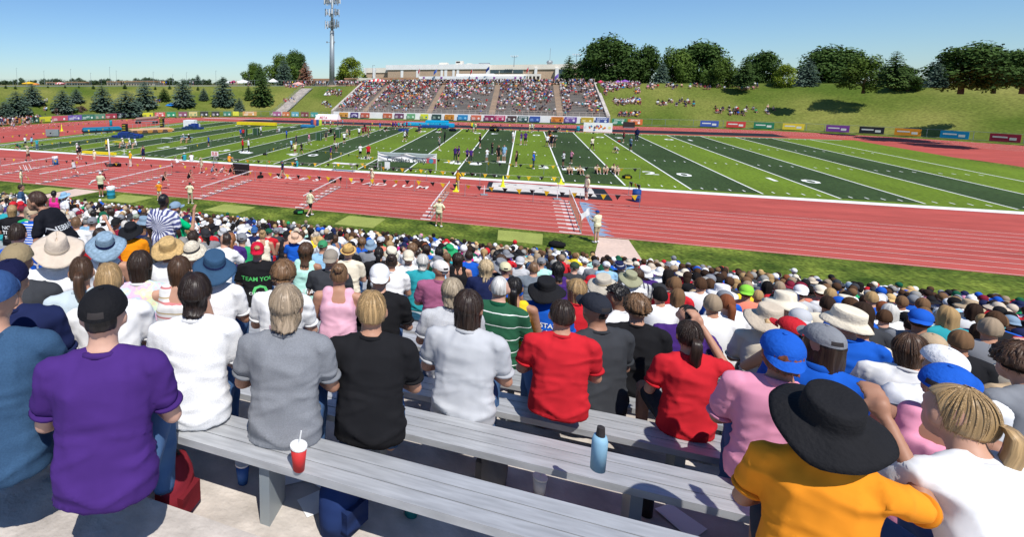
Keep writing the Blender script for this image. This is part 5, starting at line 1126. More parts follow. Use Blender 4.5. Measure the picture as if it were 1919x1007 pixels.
def brim_hat(crown_r, crown_h, brim_r, droop, flat, pinch=0, wav=.0, seed=0, roll=0):
    n = 44; prof = []
    if flat == 'round': prof = [(.001, crown_h)]+[(crown_r*math.sin(t), crown_h*(.18+.82*math.cos(t)) if t < 1.5 else 0) for t in np.linspace(.15, 1.35, 7)]+[(crown_r, .02), (crown_r*1.03, 0)]
    elif flat == 'flat': prof = [(.001, crown_h*.98), (crown_r*.55, crown_h), (crown_r*.85, crown_h*.99), (crown_r*.93, crown_h*.93), (crown_r*.97, crown_h*.6), (crown_r, .02), (crown_r*1.03, 0)]
    else: prof = [(.001, crown_h*.93), (crown_r*.4, crown_h*.95), (crown_r*.68, crown_h), (crown_r*.82, crown_h*.93), (crown_r*.93, crown_h*.5), (crown_r, .02), (crown_r*1.04, 0)]
    k0 = len(prof)
    for q in range(1, 6): u = q/5; prof.append((crown_r*1.04+(brim_r-crown_r)*u, -droop*u**1.4))
    prof += [(brim_r, -droop-.004)]+[(crown_r*1.0+(brim_r-crown_r)*u, -droop*u**1.4-.005) for u in (.6, .0)]
    V = []; 
    for k, (r, z) in enumerate(prof):
        for i in range(n):
            a = 2*math.pi*i/n; c, s_ = math.cos(a), math.sin(a); u = max(0, (r-crown_r)/(brim_r-crown_r))
            zz = z+u*(wav*math.sin(2*a+seed)+wav*.6*math.sin(3*a+seed*2)+wav*.3*math.sin(7*a))+roll*u*u*c*c
            rr_ = r*(1+u*.03*math.sin(3*a+seed)); x, y = rr_*c, rr_*s_*1.14
            if pinch and k < 5: x *= 1-pinch*max(0, s_); zz -= pinch*.05*max(0, 1-abs(c)*3)*(1 if k < 3 else 0)
            V.append((x, y, zz))
    F = [(k*n+i, k*n+(i+1) % n, (k+1)*n+(i+1) % n, (k+1)*n+i) for k in range(len(prof)-1) for i in range(n)]
    me = mesh_from('hat', V, F, True); me.materials.append(None); return me
HAT = {'cowboy': brim_hat(.092, .125, .205, .02, 'dent', .35, .012, 1, roll=.015), 'boonie': brim_hat(.095, .095, .185, .055, 'flat', 0, .016, 2), 'straw': brim_hat(.095, .10, .185, .02, 'flat', 0, .01, 3), 'sun': brim_hat(.094, .105, .17, .035, 'round', 0, .010, 4), 'fedora': brim_hat(.088, .10, .128, -.004, 'dent', .25, .004, 5), 'bucket': brim_hat(.093, .085, .135, .05, 'flat', 0, .006, 6), 'woven': brim_hat(.088, .10, .20, .035, 'flat', 0, .015, 1.5)}
def band_mesh(r): 
    return MB().lathe([(r*1.015, .004), (r*1.02, .016), (r*1.0, .028), (r*.985, .03)], 30).mesh('hat_band', None, True)
BAND = band_mesh(.095)
for v in BAND.vertices: v.co.y *= 1.14
M['weave'] = mat('woven_hat', rough=.8, spec=.2, objcol=True, n1=.28, s1=28, stretch=(1, 1, 6), n2=.15, s2=9, bump=.8, bs=60)
M['capcloth'] = mat('cap_cloth', rough=.85, spec=.15, objcol=True, n1=.08, s1=16, bump=.3, bs=60)
# ---------------------------------------------------------------- a person
C_ = {'white': (.80, .80, .80), 'black': (.014, .014, .016), 'charcoal': (.045, .048, .055), 'grey': (.22, .23, .25), 'light grey': (.5, .51, .53), 'navy': (.015, .022, .075), 'royal blue': (.012, .10, .50), 'light blue': (.30, .52, .72), 'red': (.55, .02, .03), 'crimson': (.45, .01, .06), 'maroon': (.20, .015, .035),
      'green': (.02, .32, .12), 'dark green': (.01, .10, .05), 'lime': (.25, .62, .06), 'purple': (.065, .025, .17), 'pink': (.75, .30, .42), 'hot pink': (.75, .03, .28), 'teal': (.03, .33, .37), 'mint': (.45, .78, .68), 'yellow': (.80, .60, .03), 'pale yellow': (.80, .74, .42), 'orange': (.82, .28, .02), 'peach': (.78, .48, .36), 'cream': (.78, .70, .55), 'beige': (.58, .49, .38), 'tan': (.48, .36, .23), 'olive': (.30, .29, .18), 'khaki': (.46, .38, .25), 'brown': (.16, .08, .04), 'mauve': (.36, .12, .22), 'denim': (.06, .12, .24), 'coral': (.78, .24, .16), 'blue grey': (.22, .32, .42), 'steel blue': (.04, .09, .17), 'straw': (.62, .42, .18)}
HC_ = {'black': (.012, .010, .010), 'dark brown': (.032, .018, .012), 'brown': (.075, .038, .02), 'light brown': (.18, .10, .05), 'blonde': (.40, .26, .12), 'pale blonde': (.52, .40, .24), 'grey': (.30, .29, .27), 'white': (.60, .58, .54), 'auburn': (.22, .07, .03), 'reddish': (.32, .13, .05), 'ash blonde': (.33, .25, .17)}
SK = [(.52, .29, .20), (.46, .24, .155), (.58, .34, .25), (.38, .19, .12), (.5, .26, .17)]; SKD = (.055, .028, .018); SKM = (.20, .10, .06)
def person(pose, x, y, z, yaw, top, bottom, hair=None, hat=None, skin=None, s=1.0, label=None, group=None, cat='person', headrot=(0, 0, 0), wide=1.0, topmat=None, shoes='white', tilt=0, variant=False):
    t = tpl(pose); j = t['j']
    r = link('person', t['body'], None, (x, y, z), (tilt, 0, yaw), (s*wide, s, s), M['skin'], skin or random.choice(SK)); tag(r, label, cat, group)
    tc = C_[top[1]] if isinstance(top[1], str) else top[1]; bc = C_[bottom[1]] if isinstance(bottom[1], str) else bottom[1]
    vm = M['cloth']
    if topmat is None and not variant: vm = VAR[3] if random.random() < .2 else vm
    if topmat is None and variant:
        q_ = random.random(); vm = VAR[0] if q_ < .05 else VAR[1] if q_ < .10 else VAR[2] if q_ < .14 else VAR[3] if q_ < .34 else vm
        if top[1] in ('black', 'white') and vm in VAR[:3]: vm = VAR[3]
    sh = link('shirt', garment(pose, top[0]), r, mat=topmat or vm, color=tc); link('trousers' if bottom[0] == 'trousers' else 'shorts', garment(pose, bottom[0]), r, mat=M['cloth'], color=bc)
    if pose in ('bench', 'lean', 'phone') and top[0] != 'tank' and y < 9:
        ct = link('collar', COLLAR, r, tuple(Vector(j['N'])+Vector((0, -.002, .012))), (-.25, 0, 0), (1, 1, 1.8 if top[0] == 'polo' else 1), M['cloth'], tuple(q*.82 for q in tc))
    if pose in ('bench', 'lean', 'phone') and top[0] in ('tee', 'tee2', 'polo') and y < 6:
        for q in (0, 1):
            a_ = Vector(j['sh'][q]); b_ = Vector(j['el'][q]); e_ = a_.lerp(b_, {'tee': .55, 'tee2': .6, 'polo': .7}[top[0]]); d_ = (b_-a_).normalized()
            ho = link('sleeve_hem', HEM, r, tuple(e_+d_*.052), mat=M['cloth'], color=tuple(q_*.8 for q_ in tc)); ho.rotation_euler = d_.to_track_quat('Z', 'Y').to_euler()
    H = Vector(j['H']); hr = (headrot[0], headrot[1], headrot[2])
    if hair:
        c = HC_[hair[1]] if isinstance(hair[1], str) else hair[1]; hm = random.choice((HAIRH if hat else HAIR)[hair[0]]); hs = 1/wide
        link('hair', hm, r, tuple(H), hr, (hs*(.91 if hat else 1), .91 if hat else 1, .78 if hat else 1), color=c)
    if hat:
        c = C_[hat[1]] if isinstance(hat[1], str) else hat[1]; k = hat[0]
        if k in ('cap', 'backcap', 'truckercap'):
            a = hr[2]+(math.pi if k == 'backcap' else 0)
            hm = link('cap', CAP, r, tuple(H+Vector((0, 0, .030))), (hr[0]+(.10 if k != 'backcap' else -.06), hr[1], a), (1/wide, 1, 1), color=c)
            for q in (0, 2): hm.material_slots[q].link = 'OBJECT'; hm.material_slots[q].material = M['capcloth']
            bt = link('button', BUTTON, hm, mat=M['capcloth'], color=c)
        elif k == 'beanie': pass
        else:
            hm = link('hat', HAT[k], r, tuple(H+Vector((0, -.022, .045))), (hr[0]+.26+random.uniform(-.08, .10), hr[1]+random.uniform(-.08, .08), hr[2]+random.uniform(-.3, .3)), (1/wide, 1, 1), M['weave'] if k in ('straw', 'woven', 'fedora', 'sun') else M['capcloth'], c)
            if len(hat) > 2: link('hat_band', BAND, hm, mat=M['cloth'], color=C_[hat[2]])
    if pose in ('stand', 'hips', 'flag', 'walk', 'run', 'hurdle', 'armup', 'ground', 'crouch', 'bend'):
        for q in (0, 1):
            a = Vector(j['an'][q]); b = Vector(j['to'][q]); d = b-a; 
            link('shoe', SHOE, r, tuple(a+Vector((0, 0, -.045))), (math.atan2(d.z+.05, math.hypot(d.x, d.y)), 0, math.atan2(-d.x, d.y)), color=C_[shoes])
    return r, sh
def back_text(root, sh, lines, colr, h0=.0, size=.06, kind='bench', name='lettering'):
    """lettering moulded onto the back of a shirt: list of (text, x, z, size)"""
    me = sh.data; bv = BVHTree.FromPolygons([v.co[:] for v in me.vertices], [p.vertices[:] for p in me.polygons])
    for (s_, x0, z0, sz) in lines:
        m = text_mesh(s_, sz); m.materials.append(M['obj']); bm = bmesh.new(); bm.from_mesh(m); bmesh.ops.triangulate(bm, faces=bm.faces[:])
        bmesh.ops.subdivide_edges(bm, edges=[e for e in bm.edges if e.calc_length() > .02], cuts=1)
        for v in bm.verts:
            X, Z = v.co.x+x0, v.co.y+z0; hit = bv.ray_cast(Vector((X, -1.0, Z)), Vector((0, 1, 0)))
            v.co = Vector((X, (hit[0].y if hit[0] else 0)-.007, Z))
        bm.to_mesh(m); bm.free(); link(name, m, root, color=colr)
# ================================================================ near stand
def hz(Y): return 8.55-.28*Y            # seated head-top plane above the pitch
def tread(Y): return hz(Y)-1.29
ns = empty('near_stand', (0, 0, 0), 0, 'near concrete stand of stepped rows the crowd in the foreground sits on', 'grandstand')
nt = MB(); rowsY = np.arange(2.4, 25.6, .8)
benchn = 0
for i, y in enumerate(rowsY):
    z = tread(y); xl, xr = -1.36*(y+.4)-.8, XR(y)+1
    nt.quad((xl, y-.4, z), (xr, y-.4, z), (xr, y+.4, z), (xl, y+.4, z)); nt.quad((xl, y+.4, z-.224), (xr, y+.4, z-.224), (xr, y+.4, z), (xl, y+.4, z))
    bm_ = MB()
    for q in range(3): bm_.box(((xl+xr)/2, y-.12+q*.095, z+.405), (xr-xl, .088, .045))
    bm_.obj('bench', M['alu'], ns)
    if y < 6:
        xx = xl+.4
        while xx < xr: MB().box((xx, y-.02, z+.19), (.06, .2, .38)).obj('bracket', M['galv'], ns); xx += 1.5
zl = tread(1.6); nt.quad((-9, -9, zl), (9, -9, zl), (9, 2.0, zl), (-9, 2.0, zl)); nt.quad((-9, 2.0, zl-.3), (9, 2.0, zl-.3), (9, 2.0, zl), (-9, 2.0, zl))
nt.obj('terrace', M['concrete'], ns)
# white front rail
RY, RZ = 25.95, 1.07
fr = empty('front_rail', (0, RY, 0), 0, 'white painted rail along the front of the near stand', 'railing')
xl, xr = -34, XR(RY)
MB().box(((xl+xr)/2, 0, RZ), (xr-xl, .05, .055)).obj('rail', M['white'], fr); MB().box(((xl+xr)/2, 0, RZ-.5), (xr-xl, .04, .04)).obj('rail', M['white'], fr)
pm = MB().box((0, 0, RZ/2-.02), (.05, .045, RZ)).mesh('post', M['white'])
for i in range(int((xr-xl)/2.2)): link('post', pm, fr, (xl+.3+i*2.2, 0, 0))
MB().box(((xl+xr)/2, RY-.35, .25), (xr-xl, .2, .5)).obj('front_wall', M['concrete'], ns)

placed = []      # (X, Y, px, py, halfwidth)
LAND = []
def spot(px, py, hgt=1.17, pose='bench'):
    j = POSES[pose]; hh = j['H'][2]; off = j['H'][1]
    # ray meets the plane on which seated heads lie
    d = ray(px, py); a = HC+0; 
    # z = tread(Y-off)+hh  ->  8.55-.28(Y-off)-1.29+hh
    k = 8.55-1.29+hh+.28*off
    t = (k-HC)/(d[2]+.28*d[1]); X, Y = d[0]*t, d[1]*t
    return X, Y-off, tread(Y-off)
def seat(px, py, top, bottom=('trousers', 'denim'), hair=None, hat=None, label=None, pose='bench', s=1.0, yaw=None, lm=None, dz=0, **kw):
    X, Y, Z = spot(px, py, pose=pose)
    if yaw is None: yaw = .62*math.atan2(-X, Y)+random.uniform(-.15, .2)
    j = POSES[pose]; Z += dz
    if 'wide' not in kw: kw['wide'] = 1.09
    r, sh = person(pose, X, Y, Z-(s-1)*j['H'][2], yaw, top, bottom, hair, hat, label=label, s=s, group='spectators in the near stand', **kw)
    placed.append((X, Y, px, py, 98/depth(X, Y, Z+1.17)*1.0))
    if lm: LAND.append((px, py, lm))
    return r, sh
W, K = 'white', 'black'
# ---- front row at the bottom of the picture
seat(10, 566, ('tee', 'steel blue'), hair=None, hat=('cap', (.035, .085, .22)), label='person in a pale blue cap and blue shirt, lowest at the left edge', s=1.1)
seat(38, 532, ('tee2', 'navy'), hair=('short', 'black'), hat=('cap', (.008, .010, .045)), label='person in a very dark navy cap just above the pale blue cap', s=1.06)
seat(46, 494, ('tee', 'charcoal'), hair=('crop', 'brown'), hat=('truckercap', (.30, .23, .13)), label='person in a tan and grey mesh cap and dark grey shirt at the left', s=1.12, lm='the tan mesh cap')
r, sh = seat(41, 441, ('tee', 'royal blue'), hair=('short', 'dark brown'), label='dark-haired man in a royal blue shirt with white letters at the left edge', s=1.1, lm='the dark-haired man in royal blue', wide=1.08); back_text(r, sh, [('VICTORY', 0, .86, .1)], (.8, .8, .8))
seat(118, 474, ('long', 'white'), hair=('short', 'dark brown'), hat=('cowboy', (.62, .52, .42), 'beige'), label='person in a large cream wide-brimmed felt hat and white shirt', s=1.04, wide=1.15, lm='the large cream felt hat')
seat(206, 464, ('tank', 'white'), hair=('bob', 'dark brown'), hat=('woven', (.27, .39, .50), 'navy'), label='person in a blue grey woven sun hat and white top', lm='the blue grey woven hat', s=1.02)
seat(169, 511, ('tee', (.50, .58, .62)), hair=('pony', 'brown'), label='girl with a brown ponytail and pale blue grey shirt', s=.92, lm='the girl with the brown ponytail')
seat(221, 528, ('tee', 'white'), hair=('short', 'blonde'), label='blonde short-haired child in front of the long-haired woman in pastel tie-dye', s=.98, lm='the blonde child')
seat(212, 596, ('tee', 'purple'), hair=('short', K), hat=('cap', (.010, .010, .012)), label='person in a black cap and purple shirt, lowest in the bottom left part', s=1.08)
seat(272, 500, ('tee', 'white'), hair=('xlong', 'dark brown'), label='woman with very long dark brown hair in a pastel tie-dye shirt', topmat=M['pastel'], lm='the woman in pastel tie-dye', s=.98)
seat(344, 508, ('tank', 'white'), hair=('long', 'brown'), label='woman with brown to blonde hair in a white shirt with pink stripes', topmat=M['pinkstripe'], lm='the pink-striped woman', s=.95)
seat(323, 470, ('tee', 'white'), hair=('bob', 'brown'), hat=('straw', 'straw'), label='person in a golden straw hat and white shirt', lm='the golden straw hat', s=.98)
seat(365, 474, ('tank', 'white'), hair=('short', 'brown'), hat=('sun', 'cream', 'charcoal'), label='person in a cream domed sun hat right of the golden straw hat', s=.95, lm='the cream domed hat')
seat(409, 503, ('tee', 'white'), hair=('short', 'dark brown'), hat=('boonie', (.035, .085, .16), 'navy'), label='person in a wide navy blue bucket hat with a chin cord', s=1.02, lm='the navy bucket hat')
r, sh = seat(424, 548, ('tee', 'white'), hair=('short', 'brown'), label='person in a plain white shirt below the navy bucket hat', s=1.0) if False else (None, None)
seat(377, 553, ('tee', 'white'), hair=('bob', (.022, .012, .009)), label='person with glossy black brown hair below the navy bucket hat', s=1.03, lm='the glossy black hair')
seat(438, 449, ('tee', (.06, .03, .17)), hair=('pony', 'reddish'), label='girl with a long copper ponytail and purple shirt', lm='the copper ponytail', s=.98)
seat(458, 450, ('tee', 'green'), hair=('crop', 'grey'), hat=('cap', 'grey'), label='man in a grey cap and bright green shirt behind the red cap', s=1.02)
r, sh = seat(488, 472, ('tee', K), hair=('bun', 'blonde'), hat=('backcap', (.55, .01, .04)), label='person in a red cap and black shirt reading TEAM YO in green', lm='the red cap', wide=1.12); back_text(r, sh, [('TEAM YOU', 0, .86, .075)], (.08, .5, .12)); back_text(r, sh, [('O', .03, .69, .24)], (.12, .6, .18)); back_text(r, sh, [('CHAMPION', .03, .68, .05)], (.8, .85, .8))
r, sh = seat(535, 518, ('tee', 'white'), hair=('curly', 'light brown'), label='person with curly golden brown hair and white shirt with red TRACK print', s=1.02, lm='the curly golden brown hair', wide=1.08); back_text(r, sh, [('TRACK', 0, .72, .075)], (.5, .03, .08)); back_text(r, sh, [('STATE', 0, .8, .05)], (.75, .45, .5))
seat(545, 577, ('tee', 'grey'), hair=('bob', 'ash blonde'), label='person with straight blonde hair, lowest left of the middle of the photo', s=1.04, lm='the low blonde head')
seat(575, 473, ('tank', 'mint'), hair=('curlong', 'brown'), label='woman with wavy brown hair and a mint sleeveless top', lm='the mint top', s=1.02)
r, sh = seat(621, 487, ('tee', 'charcoal'), hair=('crop', 'dark brown'), hat=('backcap', (.30, .26, .21)), label='man in a stone grey cap and dark grey STATE QUALIFIER shirt', lm='the stone grey cap', wide=1.12, s=1.06); back_text(r, sh, [('STATE QUALIFIER', 0, .77, .075)], (.8, .8, .8)); back_text(r, sh, [('O', 0, .85, .06)], (.8, .8, .8))
seat(640, 517, ('tank', (.75, .42, .52)), hair=('bun', 'light brown'), label='woman with a high blonde bun and pink racer tank top', lm='the pink tank top', s=.98)
seat(715, 522, ('tee', (.014, .014, .016)), hair=('crop', 'dark brown'), hat=('backcap', 'white'), label='man in a white mesh-back cap and black shirt', lm='the white cap and black shirt', s=1.06, wide=1.15)
seat(704, 585, ('tee', K), hair=('short', 'blonde'), label='person with short blonde hair, lowest in the middle of the photo', s=1.04)
seat(736, 492, ('tee', 'white'), hair=('bun', 'dark brown'), label='woman with a low dark bun and white shirt behind the white cap', s=.97)
r, sh = seat(768, 484, ('tee', 'white'), hair=('short', 'black'), hat=('backcap', (.72, .64, .5)), label='man in a cream cap and white shirt with blue State TRACK print', lm='the State TRACK shirt', wide=1.12, s=1.04); back_text(r, sh, [('State', 0, .87, .075), ('TRACK', 0, .80, .085), ('aaa  bb', 0, .7, .03), ('2022', 0, .62, .05)] if False else [('State', 0, .87, .075), ('TRACK', 0, .80, .085)], (.01, .16, .42))
seat(826, 507, ('polo', (.36, .115, .21)), hair=('crop', 'grey'), hat=('cap', (.74, .70, .66)), label='older man in a white cap and mauve polo shirt', lm='the mauve polo', wide=1.14, s=1.05, headrot=(0, 0, .6))
seat(852, 549, ('tee', 'light grey'), hair=('bob', (.36, .29, .2)), label='woman with ash blonde bobbed hair below the white cap and mauve polo', lm='the ash blonde bob')
seat(877, 579, ('tee', 'light grey'), hair=('long', 'dark brown'), label='person with smooth dark brown hair, lowest right of the middle', s=1.06)
seat(934, 541, ('polo', 'dark green'), hair=('crop', 'white'), label='balding grey-haired man in a green polo with white stripes', topmat=M['greenstripe'], lm='the balding man in green stripes', wide=1.14, s=1.06)
seat(963, 540, ('tank', 'yellow'), hair=('pony', 'black'), label='woman with a dark ponytail and bright yellow top', lm='the yellow top', s=.98)
seat(910, 504, ('tee', 'navy'), hair=('curlong', 'pale blonde'), label='woman with grey blonde curls and a navy shirt', lm='the grey blonde curls')
seat(948, 506, ('tee', 'royal blue'), hair=('crop', 'brown'), hat=('cap', (.66, .62, .40)), label='person in a pale yellow cap between the grey blonde curls and grey shirt man', s=.98)
seat(974, 492, ('tee', 'light grey'), hair=('crop', 'brown'), hat=('backcap', 'light grey'), label='man in a light grey cap and light grey shirt', lm='the light grey cap')
seat(1000, 504, ('tee', (.17, .20, .23)), hair=('crop', 'light brown'), label='short-haired man in a slate grey shirt behind the black wide hat', lm='the slate grey shirt', s=1.05, wide=1.15)
r, sh = seat(1021, 544, ('tee', 'royal blue'), hair=('short', 'black'), hat=('boonie', (.014, .014, .016), 'black'), label='person in a black wide-brimmed hat and blue 2022 STATE TRACK shirt', lm='the black wide hat', wide=1.12, s=.98); back_text(r, sh, [('2022 STATE', 0, .86, .065), ('TRACK MEET', 0, .79, .065)], (.8, .82, .85))
seat(1083, 546, ('tee', 'red'), hair=('xlong', 'blonde'), label='woman with long streaked blonde hair and a red shirt', lm='the long blonde hair', s=1.03)
seat(1128, 534, ('tee', 'white'), hair=('short', 'brown'), hat=('boonie', (.52, .47, .38), 'khaki'), label='person in a large beige sun hat with a cord and white shirt', lm='the large beige sun hat', s=1.0)
seat(1181, 523, ('tee', 'white'), hair=('short', 'brown'), hat=('boonie', (.33, .33, .21), 'olive'), label='person in an olive green sun hat at the right edge', s=.98, lm='the olive sun hat')
seat(1168, 558, ('tee', 'white'), hair=('curly', 'black'), label='dark-haired man turning his head by the right edge', skin=SKM, headrot=(0, 0, .9), yaw=.9)
seat(1128, 584, ('tee', 'charcoal'), hair=('crop', 'black'), hat=('cap', (.022, .025, .035)), label='person in a large charcoal cap, lowest near the right edge', s=1.14, yaw=.5)
seat(1055, 592, ('tee', 'red'), hair=('short', 'dark brown'), label='person with dark brown hair below the long blonde hair', s=.97)
seat(1193, 580, ('tee', K), hair=('curly', 'light brown'), label='person with curly light brown hair cut by the right edge', s=1.0)
# ---- middle distance, picked out one by one
seat(120, 407, ('tee', 'royal blue'), hair=('short', 'black'), hat=('boonie', (.55, .48, .38), 'brown'), label='person in a beige brimmed hat and blue shirt right of the bending woman', lm='the beige brimmed hat')
seat(147, 419, ('tee', 'white'), hair=('short', 'light brown'), label='short-haired man in a white shirt below the beige brimmed hat', lm='the short-haired man in white', wide=1.15)
seat(179, 419, ('tee', 'light grey'), hair=('crop', 'brown'), hat=('cap', 'grey'), label='man in a grey cap holding something up beside the man in white', pose='phone')
seat(251, 434, ('tee', (.82, .27, .01)), hair=('short', 'black'), hat=('boonie', (.012, .013, .016), 'black'), label='person in a black wide-brimmed hat and orange shirt', lm='the black hat and orange shirt', s=1.02)
seat(287, 431, ('tee', 'charcoal'), hair=('crop', 'black'), hat=('cap', K), label='man in a black cap and grey shirt below the standing man in tie-dye')
seat(220, 420, ('tee', 'maroon'), hair=('crop', 'black'), hat=('backcap', K), label='person in a black cap with red badge and maroon shirt'); seat(193, 443, ('tee', 'red'), hair=('long', 'dark brown'), label='dark long-haired woman with a red sleeve right of the woman in white', s=.92)
seat(46, 395, ('tee', (.6, .3, .28)), hair=('crop', 'brown'), hat=('cap', (.20, .02, .04)), label='person in a maroon cap left of the bending woman'); r, sh = seat(28, 396, ('tee', K), hair=('xlong', 'blonde'), label='woman with long curled blonde hair and a black shirt with white print', lm='the curled blonde hair', s=1.05); back_text(r, sh, [('NORRIS', 0, .86, .1), ('TITANS', 0, .76, .1), ('TRACK', 0, .66, .08)], (.75, .75, .75))
seat(4, 392, ('tee', 'teal'), hair=('crop', 'grey'), label='grey-haired man at the left edge beside the curled blonde hair')
seat(155, 383, ('tee', 'green'), hair=('crop', 'brown'), hat=('cap', 'maroon'), label='person in a dark red cap near the left part of the front rows'); seat(178, 402, ('tee', 'green'), hair=('short', 'black'), label='black-haired person with a green collar', skin=SKM)
seat(258, 409, ('tee', 'white'), hair=('crop', 'brown'), hat=('cap', (.3, .35, .28)), label='person in a patterned red white and green cap left of the tie-dye man')
seat(393, 441, ('tee', 'grey'), hair=('pony', 'black'), hat=('backcap', (.03, .03, .035)), label='woman in a black visor cap looking left above the navy bucket hat', yaw=.9)
seat(479, 434, ('tee', 'navy'), hair=('short', 'dark brown'), hat=('backcap', (.04, .12, .3)), label='person in a denim blue cap above the red cap'); seat(478, 417, ('tee', 'royal blue'), hair=('crop', 'grey'), hat=('backcap', (.03, .1, .35)), label='person in a bright blue cap two rows above the red cap')
seat(495, 441, ('tank', 'cream'), hair=('bun', 'blonde'), label='woman with a blonde bun and bare shoulders above the red cap'); seat(539, 443, ('tank', (.02, .02, .024)), hair=('crop', 'black'), hat=('backcap', K), label='man in a black cap and black sleeveless shirt beside a bright blue shirt', lm='the black sleeveless shirt', wide=1.1)
seat(505, 437, ('tee', 'red'), hair=('crop', 'black'), hat=('cap', 'dark green'), label='person in a dark green cap and red shirt'); seat(520, 435, ('tee', 'charcoal'), hair=('crop', 'grey'), hat=('cap', 'grey'), label='man in a grey cap and charcoal shirt left of the black sleeveless shirt')
seat(555, 448, ('tee', 'royal blue'), hair=('short', 'brown'), hat=('straw', (.75, .5, .35)), label='child in a peach straw hat and blue shirt', s=.88)
seat(606, 463, ('tee', 'light blue'), hair=('crop', 'brown'), hat=('cap', (.05, .27, .12)), label='person in a green cap and light blue shirt above the stone grey cap'); seat(655, 474, ('tee', 'cream'), hair=('crop', 'grey'), hat=('fedora', (.70, .45, .16), 'brown'), label='man in a small golden fedora and cream shirt', lm='the small golden fedora', wide=1.12)
seat(695, 462, ('tee', 'grey'), hair=('short', 'brown'), hat=('bucket', 'blue grey'), label='person in a blue grey bucket hat above the small golden fedora'); seat(680, 455, ('tee', 'royal blue'), hair=('curlong', 'light brown'), label='woman with fluffy light brown hair and blue shirt')
seat(735, 478, ('tank', 'cream'), hair=('short', 'grey'), hat=('bucket', (.68, .64, .5), 'black'), label='person in a cream hat with a black band', lm='the cream hat with the black band'); seat(712, 476, ('tee', K), hair=('pony', 'black'), label='woman with black hair tied back left of the cream banded hat')
seat(793, 492, ('tee', 'teal'), hair=('bob', 'white'), label='white-haired woman in a teal shirt', lm='the white-haired woman in teal'); seat(800, 469, ('tee', 'royal blue'), hair=('wavy', 'dark brown'), label='woman with dark wavy hair and a bright blue shirt'); seat(860, 488, ('tank', K), hair=('wavy', 'dark brown'), label='woman with long wavy brown hair and a black sleeveless top', lm='the long wavy brown hair')
seat(880, 481, ('tee', 'royal blue'), hair=('short', 'dark brown'), label='person in a bright blue shirt right of the long wavy brown hair'); seat(1014, 493, ('tee', 'mint'), hair=('crop', 'brown'), hat=('cap', 'grey'), label='man in a grey mesh cap and pale mint shirt', lm='the pale mint shirt')
seat(1046, 506, ('tank', 'purple'), hair=('curlong', 'black'), label='woman with black braids and a purple top', skin=SKM); seat(1076, 502, ('tee', 'charcoal'), hair=('crop', 'brown'), hat=('cap', (.04, .07, .04)), label='person in a green camouflage cap')
seat(1096, 492, ('tee', 'white'), hair=('crop', 'brown'), hat=('cap', 'white'), label='person in a white cap right of the green camouflage cap'); seat(1115, 496, ('tee', 'grey'), hair=('crop', 'brown'), hat=('cap', 'grey'), label='person in a slate grey cap above the large beige sun hat'); seat(1137, 499, ('tee', 'light blue'), hair=('crop', 'brown'), hat=('cap', (.7, .72, .75)), label='man in a white cap and blue and light blue shirt', lm='the blue and light blue shirt')
seat(1160, 499, ('tee', 'charcoal'), hair=('short', 'grey'), hat=('bucket', 'navy', 'white'), label='person with a navy and white patterned headscarf'); seat(1192, 497, ('tee', 'navy'), hair=('crop', 'grey'), hat=('cap', 'cream'), label='person in a cream cap at the right edge')
# ---- standing in the stand
def standing(px, py, Zd, pose, *a, **kw):
    j = POSES[pose]; d = ray(px, py); X, Y, Z = d[0]*Zd, d[1]*Zd, HC+d[2]*Zd; yw = a[0]; s_ = kw.get('s', 1.0)
    off = Euler((0, 0, yw)).to_matrix() @ Vector((j['H'][0], j['H'][1], 0))*s_; X -= off.x; Y -= off.y
    r = person(pose, X, Y, Z-j['H'][2]*s_, *a, group='spectators in the near stand', **kw)
    for q in (0, .5): placed.append((X, Y+q, px, py, 98/Zd))
    BLOCK.append((px, py, Zd)); return r
BLOCK = []
r, sh = standing(67, 379, 6.2, 'bend', 2.0, ('tee', (.012, .013, .018)), ('trousers', 'denim'), ('bob', (.06, .03, .02)), None, label='woman with shoulder-length brown hair and black shirt bending forward in the crowd', s=1.0, wide=1.15); LAND.append((67, 381, 'the bending woman'))
back_text(r, sh, [('NEBRASKA', 0, 1.22, .08)], (.6, .62, .62))
r, sh = standing(307, 377, 8.3, 'stand', .1, ('polo', 'white'), ('shorts', 'charcoal'), ('crop', (.006, .005, .005)), None, SKD, label='tall dark-skinned man standing in a navy and white tie-dye shirt', s=1.0, wide=1.12, topmat=M['tiedye']); LAND.append((307, 376, 'the tie-dye man'))
r, sh = standing(329, 391, 8.9, 'armup', -.35, ('tee', (.0, .42, .16)), ('shorts', 'grey'), ('bob', 'auburn'), ('cap', 'blue grey'), label='person standing in a bright green shirt and blue cap raising an arm', s=.97, wide=1.12); back_text(r, sh, [('***', 0, 1.36, .1), ('***', .02, 1.27, .09)], (.75, .85, .8))
standing(101, 364, 17, 'stand', .5, ('tank', 'hot pink'), ('shorts', 'charcoal'), ('short', 'black'), None, label='person standing in a hot pink top near the front rail at left', skin=SKM); LAND.append((101, 366, 'the hot pink top'))
standing(121, 368, 17, 'stand', -.3, ('tee', 'white'), ('shorts', 'grey'), ('bob', 'grey'), ('sun', 'light blue'), label='person standing in a pale hat and white shirt next to the hot pink top')
standing(40, 352, 18, 'stand', -.8, ('tee', 'steel blue'), ('shorts', 'khaki'), ('short', 'dark brown'), None, label='person standing in slate blue above the bending woman')

